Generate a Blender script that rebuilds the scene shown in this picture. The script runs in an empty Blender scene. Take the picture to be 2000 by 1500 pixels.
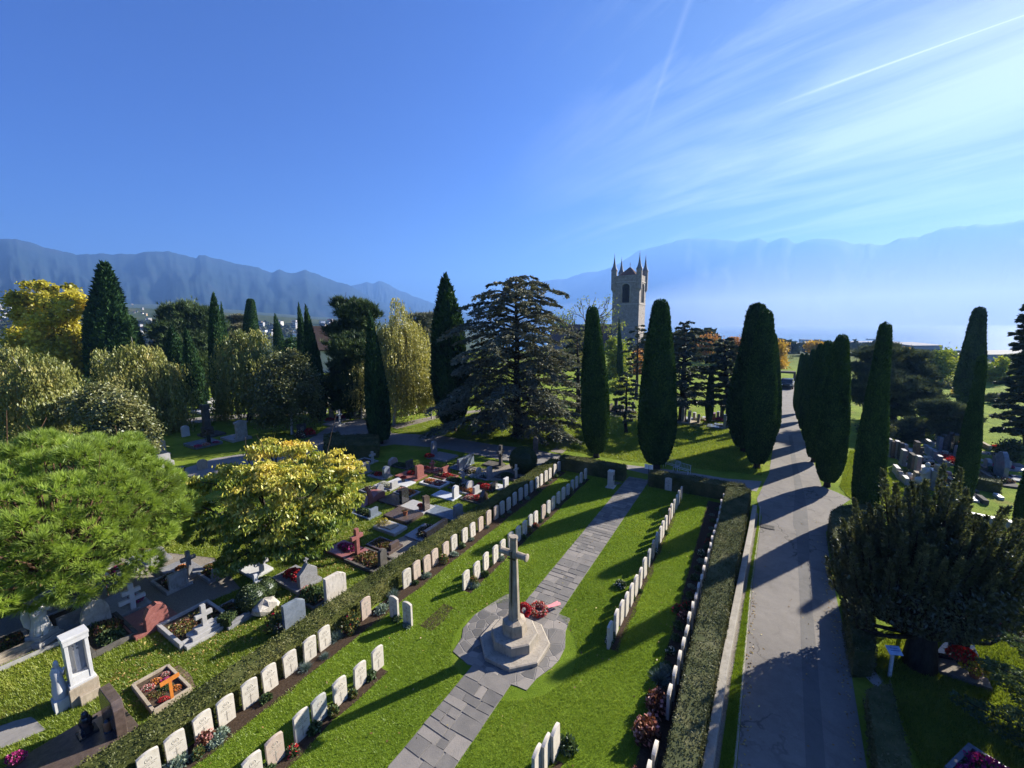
import bpy, bmesh, math, random
import numpy as np
from mathutils import Vector, Matrix

SC = bpy.context.scene
COL = SC.collection
rng = np.random.default_rng(7)
random.seed(7)
R = math.radians

# ------------------------------------------------------------------ camera
F = 800.0                       # focal length in the photograph's pixels (2000 wide)
EYE = np.array([0.0, 0.0, 10.0])
PITCH, ROLL = R(8.4), R(0.5)
_f = np.array([0, math.cos(PITCH), -math.sin(PITCH)])
_u0 = np.array([0, math.sin(PITCH), math.cos(PITCH)])
_r0 = np.array([1.0, 0, 0])
_r = _r0 * math.cos(ROLL) - _u0 * math.sin(ROLL)
_u = _u0 * math.cos(ROLL) + _r0 * math.sin(ROLL)

def ray(x, y):
    return _f + _r * ((x - 1000) / F) - _u * ((y - 750) / F)

def G(x, y, z=0.0):
    """the point of the level z that the photograph shows at (x, y)"""
    d = ray(x, y)
    t = (z - EYE[2]) / d[2]
    return EYE + d * t

def At(x, y, Y):
    d = ray(x, y)
    return EYE + d * (Y / d[1])

def px(p):
    """pixel of a world point"""
    v = np.asarray(p, float) - EYE
    w = v @ _f
    return 1000 + F * (v @ _r) / w, 750 - F * (v @ _u) / w

cam_d = bpy.data.cameras.new('camera')
cam = bpy.data.objects.new('camera', cam_d)
COL.objects.link(cam)
cam_d.sensor_width = 36.0
cam_d.lens = 36.0 * F / 2000.0
cam_d.clip_start = 0.05
cam_d.clip_end = 60000
M = Matrix(((_r[0], _u[0], -_f[0], EYE[0]), (_r[1], _u[1], -_f[1], EYE[1]), (_r[2], _u[2], -_f[2], EYE[2]), (0, 0, 0, 1)))
cam.matrix_world = M
SC.camera = cam

# ------------------------------------------------------------------ object helpers
def tag(o, label=None, cat=None, group=None, kind=None):
    if label: o['label'] = label
    if cat: o['category'] = cat
    if group: o['group'] = group
    if kind: o['kind'] = kind
    return o

def thing(name, label, cat, loc=(0, 0, 0), rz=0.0, group=None):
    o = bpy.data.objects.new(name, None)
    COL.objects.link(o)
    o.empty_display_size = 0.2
    o.location = [float(c) for c in loc]
    o.rotation_euler = (0, 0, rz)
    return tag(o, label, cat, group)

def link(name, me, parent=None):
    o = bpy.data.objects.new(name, me)
    COL.objects.link(o)
    if parent is not None: o.parent = parent
    return o

def copy_tree(o, parent=None):
    c = o.copy()
    COL.objects.link(c)
    if parent is not None: c.parent = parent
    for ch in list(o.children):
        copy_tree(ch, c)
    return c

class MB:
    """collects shapes and builds them as one mesh"""
    def __init__(s):
        s.v, s.f, s.m, s.sm = [], [], [], []
    def add(s, vs, fs, mi=0, smooth=False):
        b = len(s.v)
        s.v += [tuple(map(float, p)) for p in vs]
        for f in fs:
            s.f.append([b + i for i in f]); s.m.append(mi); s.sm.append(smooth)
        return s
    def box(s, c, d, rz=0.0, mi=0, top=None, tilt=None):
        """box with centre of base c, dimensions d, optional top scale"""
        tx, ty = top if top else (1, 1)
        hx, hy = d[0] / 2, d[1] / 2
        pts = [(-hx, -hy, 0), (hx, -hy, 0), (hx, hy, 0), (-hx, hy, 0),
               (-hx * tx, -hy * ty, d[2]), (hx * tx, -hy * ty, d[2]), (hx * tx, hy * ty, d[2]), (-hx * tx, hy * ty, d[2])]
        ca, sa = math.cos(rz), math.sin(rz)
        if tilt:   # tilt about local x axis
            ct, st = math.cos(tilt), math.sin(tilt)
            pts = [(x, y * ct - z * st, y * st + z * ct) for x, y, z in pts]
        pts = [(c[0] + x * ca - y * sa, c[1] + x * sa + y * ca, c[2] + z) for x, y, z in pts]
        return s.add(pts, [(3, 2, 1, 0), (4, 5, 6, 7), (0, 1, 5, 4), (1, 2, 6, 5), (2, 3, 7, 6), (3, 0, 4, 7)], mi)
    def prism(s, poly, z0, z1, mi=0):
        n = len(poly)
        vs = [(p[0], p[1], z0) for p in poly] + [(p[0], p[1], z1) for p in poly]
        fs = [tuple(range(n))[::-1], tuple(range(n, 2 * n))] + [(i, (i + 1) % n, n + (i + 1) % n, n + i) for i in range(n)]
        return s.add(vs, fs, mi)
    def plate(s, prof, thick, mi=0, off=(0, 0, 0), rz=0.0):
        """outline (x, z) standing upright, given a thickness along y"""
        n = len(prof)
        ca, sa = math.cos(rz), math.sin(rz)
        def T(x, y, z): return (off[0] + x * ca - y * sa, off[1] + x * sa + y * ca, off[2] + z)
        vs = [T(p[0], -thick / 2, p[1]) for p in prof] + [T(p[0], thick / 2, p[1]) for p in prof]
        fs = [tuple(range(n)), tuple(range(n, 2 * n))[::-1]] + [(i, n + i, n + (i + 1) % n, (i + 1) % n) for i in range(n)]
        return s.add(vs, fs, mi)
    def lathe(s, prof, n=16, c=(0, 0, 0), mi=0, smooth=True, ph=0.0):
        vs, fs = [], []
        for (r, z) in prof:
            for k in range(n):
                a = ph + 2 * math.pi * k / n
                vs.append((c[0] + r * math.cos(a), c[1] + r * math.sin(a), c[2] + z))
        L = len(prof)
        for j in range(L - 1):
            for k in range(n):
                fs.append((j * n + k, j * n + (k + 1) % n, (j + 1) * n + (k + 1) % n, (j + 1) * n + k))
        s.add(vs, fs, mi, smooth)
        s.add(vs[:n], [tuple(range(n))[::-1]], mi)
        s.add(vs[-n:], [tuple(range(n))], mi)
        return s
    def tube(s, pts, rad, n=6, mi=0):
        pts = [np.asarray(p, float) for p in pts]
        rs = rad if hasattr(rad, '__len__') else [rad] * len(pts)
        vs, fs = [], []
        for i, p in enumerate(pts):
            d = pts[min(i + 1, len(pts) - 1)] - pts[max(i - 1, 0)]
            d = d / (np.linalg.norm(d) + 1e-9)
            a = np.cross(d, (0, 0, 1.0) if abs(d[2]) < .9 else (1.0, 0, 0)); a /= np.linalg.norm(a) + 1e-9
            b = np.cross(d, a)
            for k in range(n):
                t = 2 * math.pi * k / n
                vs.append(p + rs[i] * (math.cos(t) * a + math.sin(t) * b))
        for i in range(len(pts) - 1):
            for k in range(n):
                fs.append((i * n + k, i * n + (k + 1) % n, (i + 1) * n + (k + 1) % n, (i + 1) * n + k))
        fs.append(tuple(range(n))); fs.append(tuple(range((len(pts) - 1) * n, len(pts) * n))[::-1])
        return s.add(vs, fs, mi, True)
    def ball(s, c, r, mi=0, n=10, jit=0.0, seed=0):
        rr = random.Random(seed)
        rx, ry, rz = r if hasattr(r, '__len__') else (r, r, r)
        vs, fs = [], []
        m = max(5, n // 2 + 1)
        for j in range(m + 1):
            th = math.pi * j / m
            for k in range(n):
                a = 2 * math.pi * k / n
                q = 1 + jit * (rr.random() - .5) * 2
                vs.append((c[0] + q * rx * math.sin(th) * math.cos(a), c[1] + q * ry * math.sin(th) * math.sin(a), c[2] + q * rz * math.cos(th)))
        for j in range(m):
            for k in range(n):
                fs.append((j * n + k, (j + 1) * n + k, (j + 1) * n + (k + 1) % n, j * n + (k + 1) % n))
        return s.add(vs, fs, mi, True)
    def mesh(s, name, mats):
        me = bpy.data.meshes.new(name)
        me.from_pydata(s.v, [], s.f)
        for m in (mats if isinstance(mats, (list, tuple)) else [mats]): me.materials.append(m)
        me.polygons.foreach_set('material_index', s.m)
        me.polygons.foreach_set('use_smooth', s.sm)
        bm = bmesh.new(); bm.from_mesh(me)
        bmesh.ops.recalc_face_normals(bm, faces=bm.faces)
        bm.to_mesh(me); bm.free()
        me.update()
        return me
    def build(s, name, mats, parent=None, bevel=0.0):
        me = s.mesh(name, mats)
        o = link(name, me, parent)
        if bevel:
            b = o.modifiers.new('bevel', 'BEVEL'); b.width = bevel; b.segments = 2; b.limit_method = 'ANGLE'; b.angle_limit = R(40)
        return o

def fast_mesh(name, V, nper, mats, rnd=None, mi=None, smooth=False):
    """V (N, nper, 3): N polygons of nper corners, none shared"""
    V = np.asarray(V, np.float32)
    N = len(V)
    me = bpy.data.meshes.new(name)
    me.vertices.add(N * nper); me.loops.add(N * nper); me.polygons.add(N)
    me.vertices.foreach_set('co', V.reshape(-1))
    me.loops.foreach_set('vertex_index', np.arange(N * nper, dtype=np.int32))
    me.polygons.foreach_set('loop_start', np.arange(0, N * nper, nper, dtype=np.int32))
    me.polygons.foreach_set('loop_total', np.full(N, nper, np.int32))
    for m in (mats if isinstance(mats, (list, tuple)) else [mats]): me.materials.append(m)
    if mi is not None: me.polygons.foreach_set('material_index', np.asarray(mi, np.int32))
    if smooth: me.polygons.foreach_set('use_smooth', np.ones(N, bool))
    if rnd is not None:
        a = me.attributes.new('tint', 'FLOAT', 'FACE')
        a.data.foreach_set('value', np.asarray(rnd, np.float32))
    me.update(calc_edges=True)
    return me

def unit(v):
    return v / (np.linalg.norm(v, axis=-1, keepdims=True) + 1e-9)

def rdir(n):
    return unit(rng.normal(size=(n, 3)))

def leaves(P, U, W):
    """diamond leaves: stalk P, long axis U (with length), half-width vector W"""
    return np.stack([P, P + U * .45 + W, P + U, P + U * .45 - W], 1)

def rleaves(P, L, asp=.5, up=0.0, droop=0.0, out=None, jit=1.0):
    n = len(P)
    d = rdir(n) * jit
    if out is not None: d = d + out
    d[:, 2] += up - droop
    d = unit(d)
    w = unit(np.cross(d, rdir(n)))
    L = np.broadcast_to(L, (n,))[:, None] * rng.uniform(.7, 1.3, (n, 1))
    return leaves(P - d * L * .5, d * L, w * L * asp * .5)

def needles(P, D, L, W, k, spread):
    """k thin needles from every point P about its axis D"""
    n = len(P)
    P = np.repeat(P, k, 0); D = np.repeat(D, k, 0)
    d = unit(D + rng.normal(size=(n * k, 3)) * spread)
    w = unit(np.cross(d, rdir(n * k)))
    ln = rng.uniform(.7, 1.15, (n * k, 1)) * L
    return np.stack([P - w * W * .5, P + w * W * .5, P + d * ln], 1)

# ------------------------------------------------------------------ materials
def nt(name):
    m = bpy.data.materials.new(name)
    m.use_nodes = True
    t = m.node_tree
    t.nodes.clear()
    out = t.nodes.new('ShaderNodeOutputMaterial')
    return m, t, out

def rgb(c): return (c[0], c[1], c[2], 1.0)

def noise(t, scale, detail=4, rough=.6, co=None, dist=0.0):
    n = t.nodes.new('ShaderNodeTexNoise')
    n.inputs['Scale'].default_value = scale; n.inputs['Detail'].default_value = detail
    n.inputs['Roughness'].default_value = rough; n.inputs['Distortion'].default_value = dist
    if co is not None: t.links.new(co, n.inputs['Vector'])
    return n.outputs['Fac']

def ramp(t, fac, stops):
    r = t.nodes.new('ShaderNodeValToRGB')
    e = r.color_ramp.elements
    while len(e) < len(stops): e.new(.5)
    for i, (p, c) in enumerate(stops):
        e[i].position = p; e[i].color = rgb(c)
    t.links.new(fac, r.inputs['Fac'])
    return r.outputs['Color']

def mix(t, fac, a, b, mode='MIX'):
    n = t.nodes.new('ShaderNodeMix'); n.data_type = 'RGBA'; n.blend_type = mode
    for s, v in ((0, fac), (6, a), (7, b)):
        if isinstance(v, (int, float)): n.inputs[s].default_value = v
        elif isinstance(v, tuple): n.inputs[s].default_value = rgb(v)
        else: t.links.new(v, n.inputs[s])
    return n.outputs[2]

def math_n(t, op, a, b=None, clamp=False):
    n = t.nodes.new('ShaderNodeMath'); n.operation = op; n.use_clamp = clamp
    for i, v in enumerate((a, b)):
        if v is None: continue
        if isinstance(v, (int, float)): n.inputs[i].default_value = v
        else: t.links.new(v, n.inputs[i])
    return n.outputs[0]

def geo_pos(t):
    return t.nodes.new('ShaderNodeNewGeometry').outputs['Position']

def obj_co(t):
    return t.nodes.new('ShaderNodeTexCoord').outputs['Object']

def bump(t, h, strength, dist):
    b = t.nodes.new('ShaderNodeBump')
    b.inputs['Strength'].default_value = strength; b.inputs['Distance'].default_value = dist
    t.links.new(h, b.inputs['Height'])
    return b.outputs['Normal']

def principled(t, out, col, rough=.8, spec=.3, normal=None, metal=0.0, coat=0.0):
    p = t.nodes.new('ShaderNodeBsdfPrincipled')
    if isinstance(col, tuple): p.inputs['Base Color'].default_value = rgb(col)
    else: t.links.new(col, p.inputs['Base Color'])
    if isinstance(rough, (int, float)): p.inputs['Roughness'].default_value = rough
    else: t.links.new(rough, p.inputs['Roughness'])
    p.inputs['Specular IOR Level'].default_value = spec
    p.inputs['Metallic'].default_value = metal
    p.inputs['Coat Weight'].default_value = coat
    if normal is not None: t.links.new(normal, p.inputs['Normal'])
    t.links.new(p.outputs[0], out.inputs['Surface'])
    return p

def stone(name, c1, c2, scale=6, rough=.75, b=.3, spec=.3, speck=None, coat=0.0, stain=None):
    """mottled stone: two colours, optional dark specks and rain stains"""
    m, t, out = nt(name)
    co = obj_co(t)
    n1 = noise(t, scale, 6, .65, co)
    col = ramp(t, n1, [(.3, c1), (.7, c2)])
    if speck:
        n2 = noise(t, scale * 14, 2, .5, co)
        col = mix(t, ramp(t, n2, [(.55, (0, 0, 0)), (.68, (1, 1, 1))]), col, speck)
    if stain:
        mp = t.nodes.new('ShaderNodeMapping'); mp.inputs['Scale'].default_value = (5, 5, .8)
        t.links.new(co, mp.inputs['Vector'])
        n3 = noise(t, 3, 5, .7, mp.outputs[0])
        col = mix(t, ramp(t, n3, [(.5, (0, 0, 0)), (.72, (.8, .8, .8))]), col, stain)
    nb = noise(t, scale * 8, 5, .7, co)
    principled(t, out, col, rough, spec, bump(t, nb, b, .01), coat=coat)
    return m

def leaf_mat(name, stops, trans=.35, gloss=.04, sc=1.1, amt=.5, k=1.0):
    stops = [(p_, tuple(min(.9, x * k) for x in c_)) for p_, c_ in stops]; gloss = gloss * .6
    """leaf: colour from each leaf's own tint and a clump noise; light passes through"""
    m, t, out = nt(name)
    a = t.nodes.new('ShaderNodeAttribute'); a.attribute_name = 'tint'
    n = noise(t, sc, 3, .6, obj_co(t))
    n = math_n(t, 'MULTIPLY_ADD', n, 1.8); n.node.inputs[2].default_value = -.4
    fac = math_n(t, 'ADD', math_n(t, 'MULTIPLY', a.outputs['Fac'], 1 - amt), math_n(t, 'MULTIPLY', n, amt), True)
    col = ramp(t, fac, stops)
    d = t.nodes.new('ShaderNodeBsdfDiffuse'); t.links.new(col, d.inputs[0])
    tr = t.nodes.new('ShaderNodeBsdfTranslucent'); t.links.new(mix(t, .6, col, (1.0, .95, .3), 'MULTIPLY'), tr.inputs[0])
    mx = t.nodes.new('ShaderNodeMixShader'); mx.inputs[0].default_value = trans
    t.links.new(d.outputs[0], mx.inputs[1]); t.links.new(tr.outputs[0], mx.inputs[2])
    g = t.nodes.new('ShaderNodeBsdfGlossy'); g.inputs['Roughness'].default_value = .45
    g.inputs[0].default_value = (.9, .95, 1, 1)
    m2 = t.nodes.new('ShaderNodeMixShader'); m2.inputs[0].default_value = gloss
    t.links.new(mx.outputs[0], m2.inputs[1]); t.links.new(g.outputs[0], m2.inputs[2])
    t.links.new(m2.outputs[0], out.inputs['Surface'])
    return m

def plain(name, c, rough=.6, spec=.3, metal=0.0, var=.25, sc=9):
    m, t, out = nt(name)
    n = noise(t, sc, 4, .6, obj_co(t))
    col = ramp(t, n, [(.3, tuple(x * (1 - var) for x in c)), (.7, tuple(min(1, x * (1 + var)) for x in c))])
    principled(t, out, col, rough, spec, None, metal)
    return m

def bark(name, c1, c2, sc=8):
    m, t, out = nt(name)
    mp = t.nodes.new('ShaderNodeMapping'); mp.inputs['Scale'].default_value = (1, 1, .25)
    t.links.new(obj_co(t), mp.inputs['Vector'])
    n = noise(t, sc, 6, .7, mp.outputs[0])
    principled(t, out, ramp(t, n, [(.35, c1), (.65, c2)]), .9, .1, bump(t, n, .6, .03))
    return m

ORD = ('first second third fourth fifth sixth seventh eighth ninth tenth eleventh twelfth thirteenth fourteenth fifteenth sixteenth seventeenth '
       'eighteenth nineteenth twentieth').split() + ['twenty-' + x for x in 'first second third fourth fifth sixth seventh eighth ninth'.split()] + \
      ['thirtieth'] + ['thirty-' + x for x in 'first second third fourth fifth sixth seventh eighth ninth'.split()] + ['fortieth']
# ================================================================== garden frame
O = G(1005, 1258)
AZ = R(30.7)
E1 = np.array([math.sin(AZ), math.cos(AZ)])
E2 = np.array([math.cos(AZ), -math.sin(AZ)])
RZ = -AZ                                   # z rotation that turns +y along the garden path

def GP(a, o, z=0.0):
    q = O[:2] + E1 * a + E2 * o
    return np.array([q[0], q[1], z])

def gpos(x, y, z=0.0):
    """pixel -> (along, off) of the garden frame"""
    q = (G(x, y, z) - O)[:2]
    return q @ E1, q @ E2

# ------------------------------------------------------------------ sun, sky, haze
SUN_AZ, SUN_EL = R(60.5), R(27.0)
sd = bpy.data.lights.new('sun', 'SUN')
sd.energy = 5.0; sd.angle = R(0.53); sd.color = (1.0, .93, .82)
so = bpy.data.objects.new('sun', sd); COL.objects.link(so)
sdir = Vector((math.sin(SUN_AZ) * math.cos(SUN_EL), math.cos(SUN_AZ) * math.cos(SUN_EL), math.sin(SUN_EL)))
so.rotation_euler = sdir.to_track_quat('Z', 'Y').to_euler()
so.location = (60, 40, 60)

W = bpy.data.worlds.new('World'); SC.world = W
W.use_nodes = True
wt = W.node_tree; wt.nodes.clear()
wo = wt.nodes.new('ShaderNodeOutputWorld')
bg = wt.nodes.new('ShaderNodeBackground'); bg.inputs['Strength'].default_value = SKY_STRENGTH = 0.063
sky = wt.nodes.new('ShaderNodeTexSky'); sky.sky_type = 'NISHITA'; sky.sun_disc = False
sky.sun_elevation = SUN_EL; sky.sun_rotation = SUN_AZ
sky.altitude = 400; sky.air_density = 1.0; sky.dust_density = 0.6; sky.ozone_density = 2.5
hs = wt.nodes.new('ShaderNodeHueSaturation'); hs.inputs['Saturation'].default_value = 1.5
hs.inputs['Hue'].default_value = .508
wt.links.new(sky.outputs[0], hs.inputs['Color'])
tc = wt.nodes.new('ShaderNodeTexCoord')
sx = wt.nodes.new('ShaderNodeSeparateXYZ'); wt.links.new(tc.outputs['Generated'], sx.inputs[0])
zz = math_n(wt, 'MAXIMUM', sx.outputs[2], 0.0)
zp = math_n(wt, 'ADD', zz, 0.10)
CA = R(-35)                                # cirrus streaks run along this azimuth
def plane_xy(d):
    k = 1 / (max(d[2], 0) + .10)
    x, y = d[0] * k, d[1] * k
    return x * math.cos(CA) - y * math.sin(CA), x * math.sin(CA) + y * math.cos(CA)   # across, along
pxn = math_n(wt, 'DIVIDE', sx.outputs[0], zp); pyn = math_n(wt, 'DIVIDE', sx.outputs[1], zp)
def lin(a, b, ca, cb):
    return math_n(wt, 'ADD', math_n(wt, 'MULTIPLY', a, ca), math_n(wt, 'MULTIPLY', b, cb))
across = lin(pxn, pyn, math.cos(CA), -math.sin(CA)); along = lin(pxn, pyn, math.sin(CA), math.cos(CA))
cx = wt.nodes.new('ShaderNodeCombineXYZ')
wt.links.new(math_n(wt, 'MULTIPLY', across, 1.0), cx.inputs[0]); wt.links.new(math_n(wt, 'MULTIPLY', along, .22), cx.inputs[1])
cx2 = wt.nodes.new('ShaderNodeCombineXYZ')
wt.links.new(math_n(wt, 'MULTIPLY', across, .55), cx2.inputs[0]); wt.links.new(math_n(wt, 'MULTIPLY', along, .30), cx2.inputs[1])
n1 = noise(wt, 2.5, 7, .60, cx.outputs[0], .8)
n2 = noise(wt, 1.3, 4, .55, cx2.outputs[0], .3)
# the cirrus lies towards the sun's side of the sky
dp = wt.nodes.new('ShaderNodeVectorMath'); dp.operation = 'DOT_PRODUCT'
wt.links.new(tc.outputs['Generated'], dp.inputs[0]); dp.inputs[1].default_value = (math.sin(R(58)) * .97, math.cos(R(58)) * .97, .24)
mr = wt.nodes.new('ShaderNodeMapRange'); mr.interpolation_type = 'SMOOTHSTEP'
mr.inputs['From Min'].default_value = .50; mr.inputs['From Max'].default_value = 1.0
wt.links.new(dp.outputs['Value'], mr.inputs['Value'])
cl = math_n(wt, 'ADD', math_n(wt, 'MULTIPLY', n1, .6), math_n(wt, 'MULTIPLY', n2, .5))
cl = ramp(wt, cl, [(.50, (0, 0, 0)), (.68, (1, 1, 1))])
cloud = math_n(wt, 'MULTIPLY', cl, mr.outputs[0])
base_veil = math_n(wt, 'MULTIPLY', mr.outputs[0], .06)
cloud = math_n(wt, 'ADD', math_n(wt, 'MULTIPLY', cloud, .55), base_veil)
def contrail(pa, pb, w0, w1, strength):
    """a straight trail from pixel pa (faint end) to pixel pb, in the plane of the clouds"""
    a = np.array(plane_xy(unit(ray(*pa)))); b = np.array(plane_xy(unit(ray(*pb))))
    d = (b - a); L = np.linalg.norm(d); d = d / L
    s = math_n(wt, 'DIVIDE', math_n(wt, 'SUBTRACT', lin(across, along, d[0], d[1]), float(a @ d)), float(L))
    q = math_n(wt, 'ABSOLUTE', math_n(wt, 'SUBTRACT', lin(across, along, d[1], -d[0]), float(a[0] * d[1] - a[1] * d[0])))
    m = wt.nodes.new('ShaderNodeMapRange'); m.interpolation_type = 'SMOOTHSTEP'
    m.inputs['From Min'].default_value = 0; m.inputs['From Max'].default_value = 1
    m.inputs['To Min'].default_value = w0; m.inputs['To Max'].default_value = w1
    wt.links.new(s, m.inputs['Value'])
    core = math_n(wt, 'SUBTRACT', 1.0, math_n(wt, 'DIVIDE', q, m.outputs[0]), True)
    core = math_n(wt, 'POWER', core, 1.3)
    m2 = wt.nodes.new('ShaderNodeMapRange'); m2.inputs['From Min'].default_value = -.03; m2.inputs['From Max'].default_value = .5
    wt.links.new(s, m2.inputs['Value'])
    m3 = wt.nodes.new('ShaderNodeMapRange'); m3.inputs['From Min'].default_value = 1.6; m3.inputs['From Max'].default_value = 1.3
    wt.links.new(s, m3.inputs['Value'])
    return math_n(wt, 'MULTIPLY', math_n(wt, 'MULTIPLY', core, math_n(wt, 'MULTIPLY', m2.outputs[0], m3.outputs[0])), strength)
cloud = math_n(wt, 'ADD', cloud, contrail((1510, 208), (2000, 30), .016, .0048, .55))
cloud = math_n(wt, 'ADD', cloud, contrail((1252, 270), (1345, 5), .010, .016, .10), True)
skyc = mix(wt, cloud, mix(wt, 1.0, hs.outputs['Color'], mix(wt, math_n(wt, 'POWER', math_n(wt, 'SUBTRACT', 1.0, zz, True), 9.0), mix(wt, mr.outputs[0], (.045, .225, .52), (.29, .235, .255)), (.34, .31, .32)), 'MULTIPLY'), (4.9, 5.2, 5.6))
wt.links.new(skyc, bg.inputs['Color'])
wt.links.new(bg.outputs[0], wo.inputs['Surface'])

SC.view_settings.view_transform = 'Standard'; SC.view_settings.look = 'None'
SC.view_settings.gamma = 1.0; SC.view_settings.use_curve_mapping = False
SC.view_settings.exposure = EXPOSURE = 2.0
SC.cycles.max_bounces = 6; SC.cycles.diffuse_bounces = 4; SC.cycles.glossy_bounces = 2
SC.cycles.transmission_bounces = 3; SC.cycles.transparent_max_bounces = 4; SC.cycles.volume_bounces = 1
SC.cycles.use_denoising = True
SC.cycles.caustics_reflective = False; SC.cycles.caustics_refractive = False

# ------------------------------------------------------------------ ground, lake, mountains
LAKE = -34.0
def sstep(x, a, b):
    t = np.clip((np.asarray(x, float) - a) / (b - a), 0, 1)
    return t * t * (3 - 2 * t)

def terrain(x, y):
    d = np.hypot(x, y); az = np.degrees(np.arctan2(x, y))
    d2 = 820 + 520 * sstep(az, 24, 34) * (1 - sstep(az, 40, 52)) - 80 * sstep(az, 40, 52)
    fall = -44.0 * np.clip((d - 150) / (d2 - 150), 0, 1) ** .8
    left = sstep(-az, 2, 45)
    rise = left * (60 * sstep(d, 200, 1300) + 120 * sstep(d, 1200, 4000)) + sstep(-az, -3, 12) * 36 * sstep(d, 350, 1100)
    back = np.where(y < 0, 0, 1)
    return (fall + rise) * back - .002

def ground_hit(x, y):
    """where the sight line through a pixel meets the terrain"""
    d = ray(x, y); t = 60.0
    p = EYE + d * t
    while t < 6000:
        p = EYE + d * t
        if p[2] <= terrain(p[0], p[1]): break
        t *= 1.012
    return p

def add_tint_sheet(name, pts2d, z, mat):
    b = MB(); b.add([(p[0], p[1], z) for p in pts2d], [tuple(range(len(pts2d)))])
    return tag(b.build(name, mat), kind='structure')

def grass_mat(name, stops, far=(.10, .14, .02)):
    m, t, out = nt(name)
    pos = geo_pos(t)
    a = noise(t, .55, 5, .6, pos); b = noise(t, 5, 4, .7, pos); c = noise(t, 42, 3, .7, pos)
    f = math_n(t, 'ADD', math_n(t, 'MULTIPLY', a, .5), math_n(t, 'ADD', math_n(t, 'MULTIPLY', b, .25), math_n(t, 'MULTIPLY', c, .25)))
    col = ramp(t, f, stops)
    # worn and dry patches
    d = noise(t, .9, 5, .7, pos, .5)
    col = mix(t, ramp(t, d, [(.60, (0, 0, 0)), (.74, (.75, .75, .75))]), col, far)
    h = math_n(t, 'ADD', math_n(t, 'MULTIPLY', b, .6), c)
    principled(t, out, col, .95, .05, bump(t, h, .9, .05))
    return m

MAT_GROUND = grass_mat('meadow_grass', [(.32, (.020, .038, .006)), (.5, (.045, .082, .010)), (.68, (.085, .12, .018))], (.105, .095, .028))
MAT_LAWN = grass_mat('fine_lawn', [(.32, (.065, .115, .010)), (.5, (.12, .185, .016)), (.68, (.17, .24, .026))], (.19, .20, .045))

# one sheet, fine near the camera and coarse to the horizon
rad = np.concatenate([np.linspace(0.5, 150, 40), np.geomspace(160, 9000, 46)])
azs = np.radians(np.linspace(-180, 180, 145))
rr, aa = np.meshgrid(rad, azs, indexing='ij')
gx, gy = rr * np.sin(aa), rr * np.cos(aa)
gz = terrain(gx, gy)
gz = np.where((gz < LAKE + 2) & (np.degrees(aa) > 4), LAKE - 6, gz)
vs = np.stack([gx, gy, gz], -1).reshape(-1, 3)
nA = len(azs)
fs = [(i * nA + j, i * nA + j + 1, (i + 1) * nA + j + 1, (i + 1) * nA + j) for i in range(len(rad) - 1) for j in range(nA - 1)]
me = bpy.data.meshes.new('ground'); me.from_pydata(vs.tolist(), [], fs)
b0 = bmesh.new(); b0.from_mesh(me); b0.faces.ensure_lookup_table()
bmesh.ops.contextual_create(b0, geom=[]) if False else None
bmesh.ops.recalc_face_normals(b0, faces=b0.faces)
if b0.faces[0].normal.z < 0: bmesh.ops.reverse_faces(b0, faces=b0.faces)
b0.to_mesh(me); b0.free()
# far ground: woods, fields and gardens of the town
m, t, out = nt('terrain_cover')
pos = geo_pos(t)
v = noise(t, .012, 6, .7, pos); w2 = noise(t, .08, 4, .7, pos)
farc = ramp(t, math_n(t, 'ADD', math_n(t, 'MULTIPLY', v, .55), math_n(t, 'MULTIPLY', w2, .45)),
            [(.38, (.020, .032, .014)), (.5, (.045, .060, .022)), (.6, (.085, .080, .035)), (.72, (.12, .11, .06))])
a_ = noise(t, .55, 5, .6, pos); b_ = noise(t, 5, 4, .7, pos); c_ = noise(t, 42, 3, .7, pos)
f_ = math_n(t, 'ADD', math_n(t, 'MULTIPLY', a_, .5), math_n(t, 'ADD', math_n(t, 'MULTIPLY', b_, .25), math_n(t, 'MULTIPLY', c_, .25)))
nearc = ramp(t, f_, [(.32, (.06, .10, .012)), (.5, (.15, .21, .024)), (.68, (.27, .31, .045))])
d_ = noise(t, .35, 5, .7, pos, .5)
nearc = mix(t, ramp(t, d_, [(.55, (0, 0, 0)), (.70, (.7, .7, .7))]), nearc, (.20, .165, .055))
ln = t.nodes.new('ShaderNodeVectorMath'); ln.operation = 'LENGTH'; t.links.new(pos, ln.inputs[0])
mrg = t.nodes.new('ShaderNodeMapRange'); mrg.inputs['From Min'].default_value = 90; mrg.inputs['From Max'].default_value = 170
t.links.new(ln.outputs['Value'], mrg.inputs['Value'])
principled(t, out, mix(t, mrg.outputs[0], nearc, farc), .95, .05,
           bump(t, math_n(t, 'ADD', math_n(t, 'MULTIPLY', b_, .6), c_), .8, .05))
me.materials.append(m)
gro = tag(link('ground', me), kind='structure')

m, t, out = nt('lake_water')
pos = geo_pos(t)
mp = t.nodes.new('ShaderNodeMapping'); mp.inputs['Scale'].default_value = (.02, .06, 1); t.links.new(pos, mp.inputs['Vector'])
principled(t, out, (.03, .10, .19), .22, .5, bump(t, noise(t, 1.0, 5, .6, mp.outputs[0]), .25, .5))
lb = MB(); lb.add([(-300, 300, LAKE), (9000, -2000, LAKE), (9000, 9400, LAKE), (-2500, 9400, LAKE), (-2500, 2500, LAKE)], [(0, 1, 2, 3, 4)])
tag(lb.build('lake', m), kind='structure')

def mountain_mat(name, rock, wood, snow=.0):
    m, t, out = nt(name)
    pos = geo_pos(t)
    n = noise(t, .006, 8, .7, pos)
    col = ramp(t, n, [(.35, wood), (.52, tuple(x * 1.6 for x in wood)), (.62, rock), (.75, tuple(min(1, x * 1.5) for x in rock))])
    principled(t, out, col, .95, .05, bump(t, noise(t, .02, 8, .7, pos), .2, 20))
    return m

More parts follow.
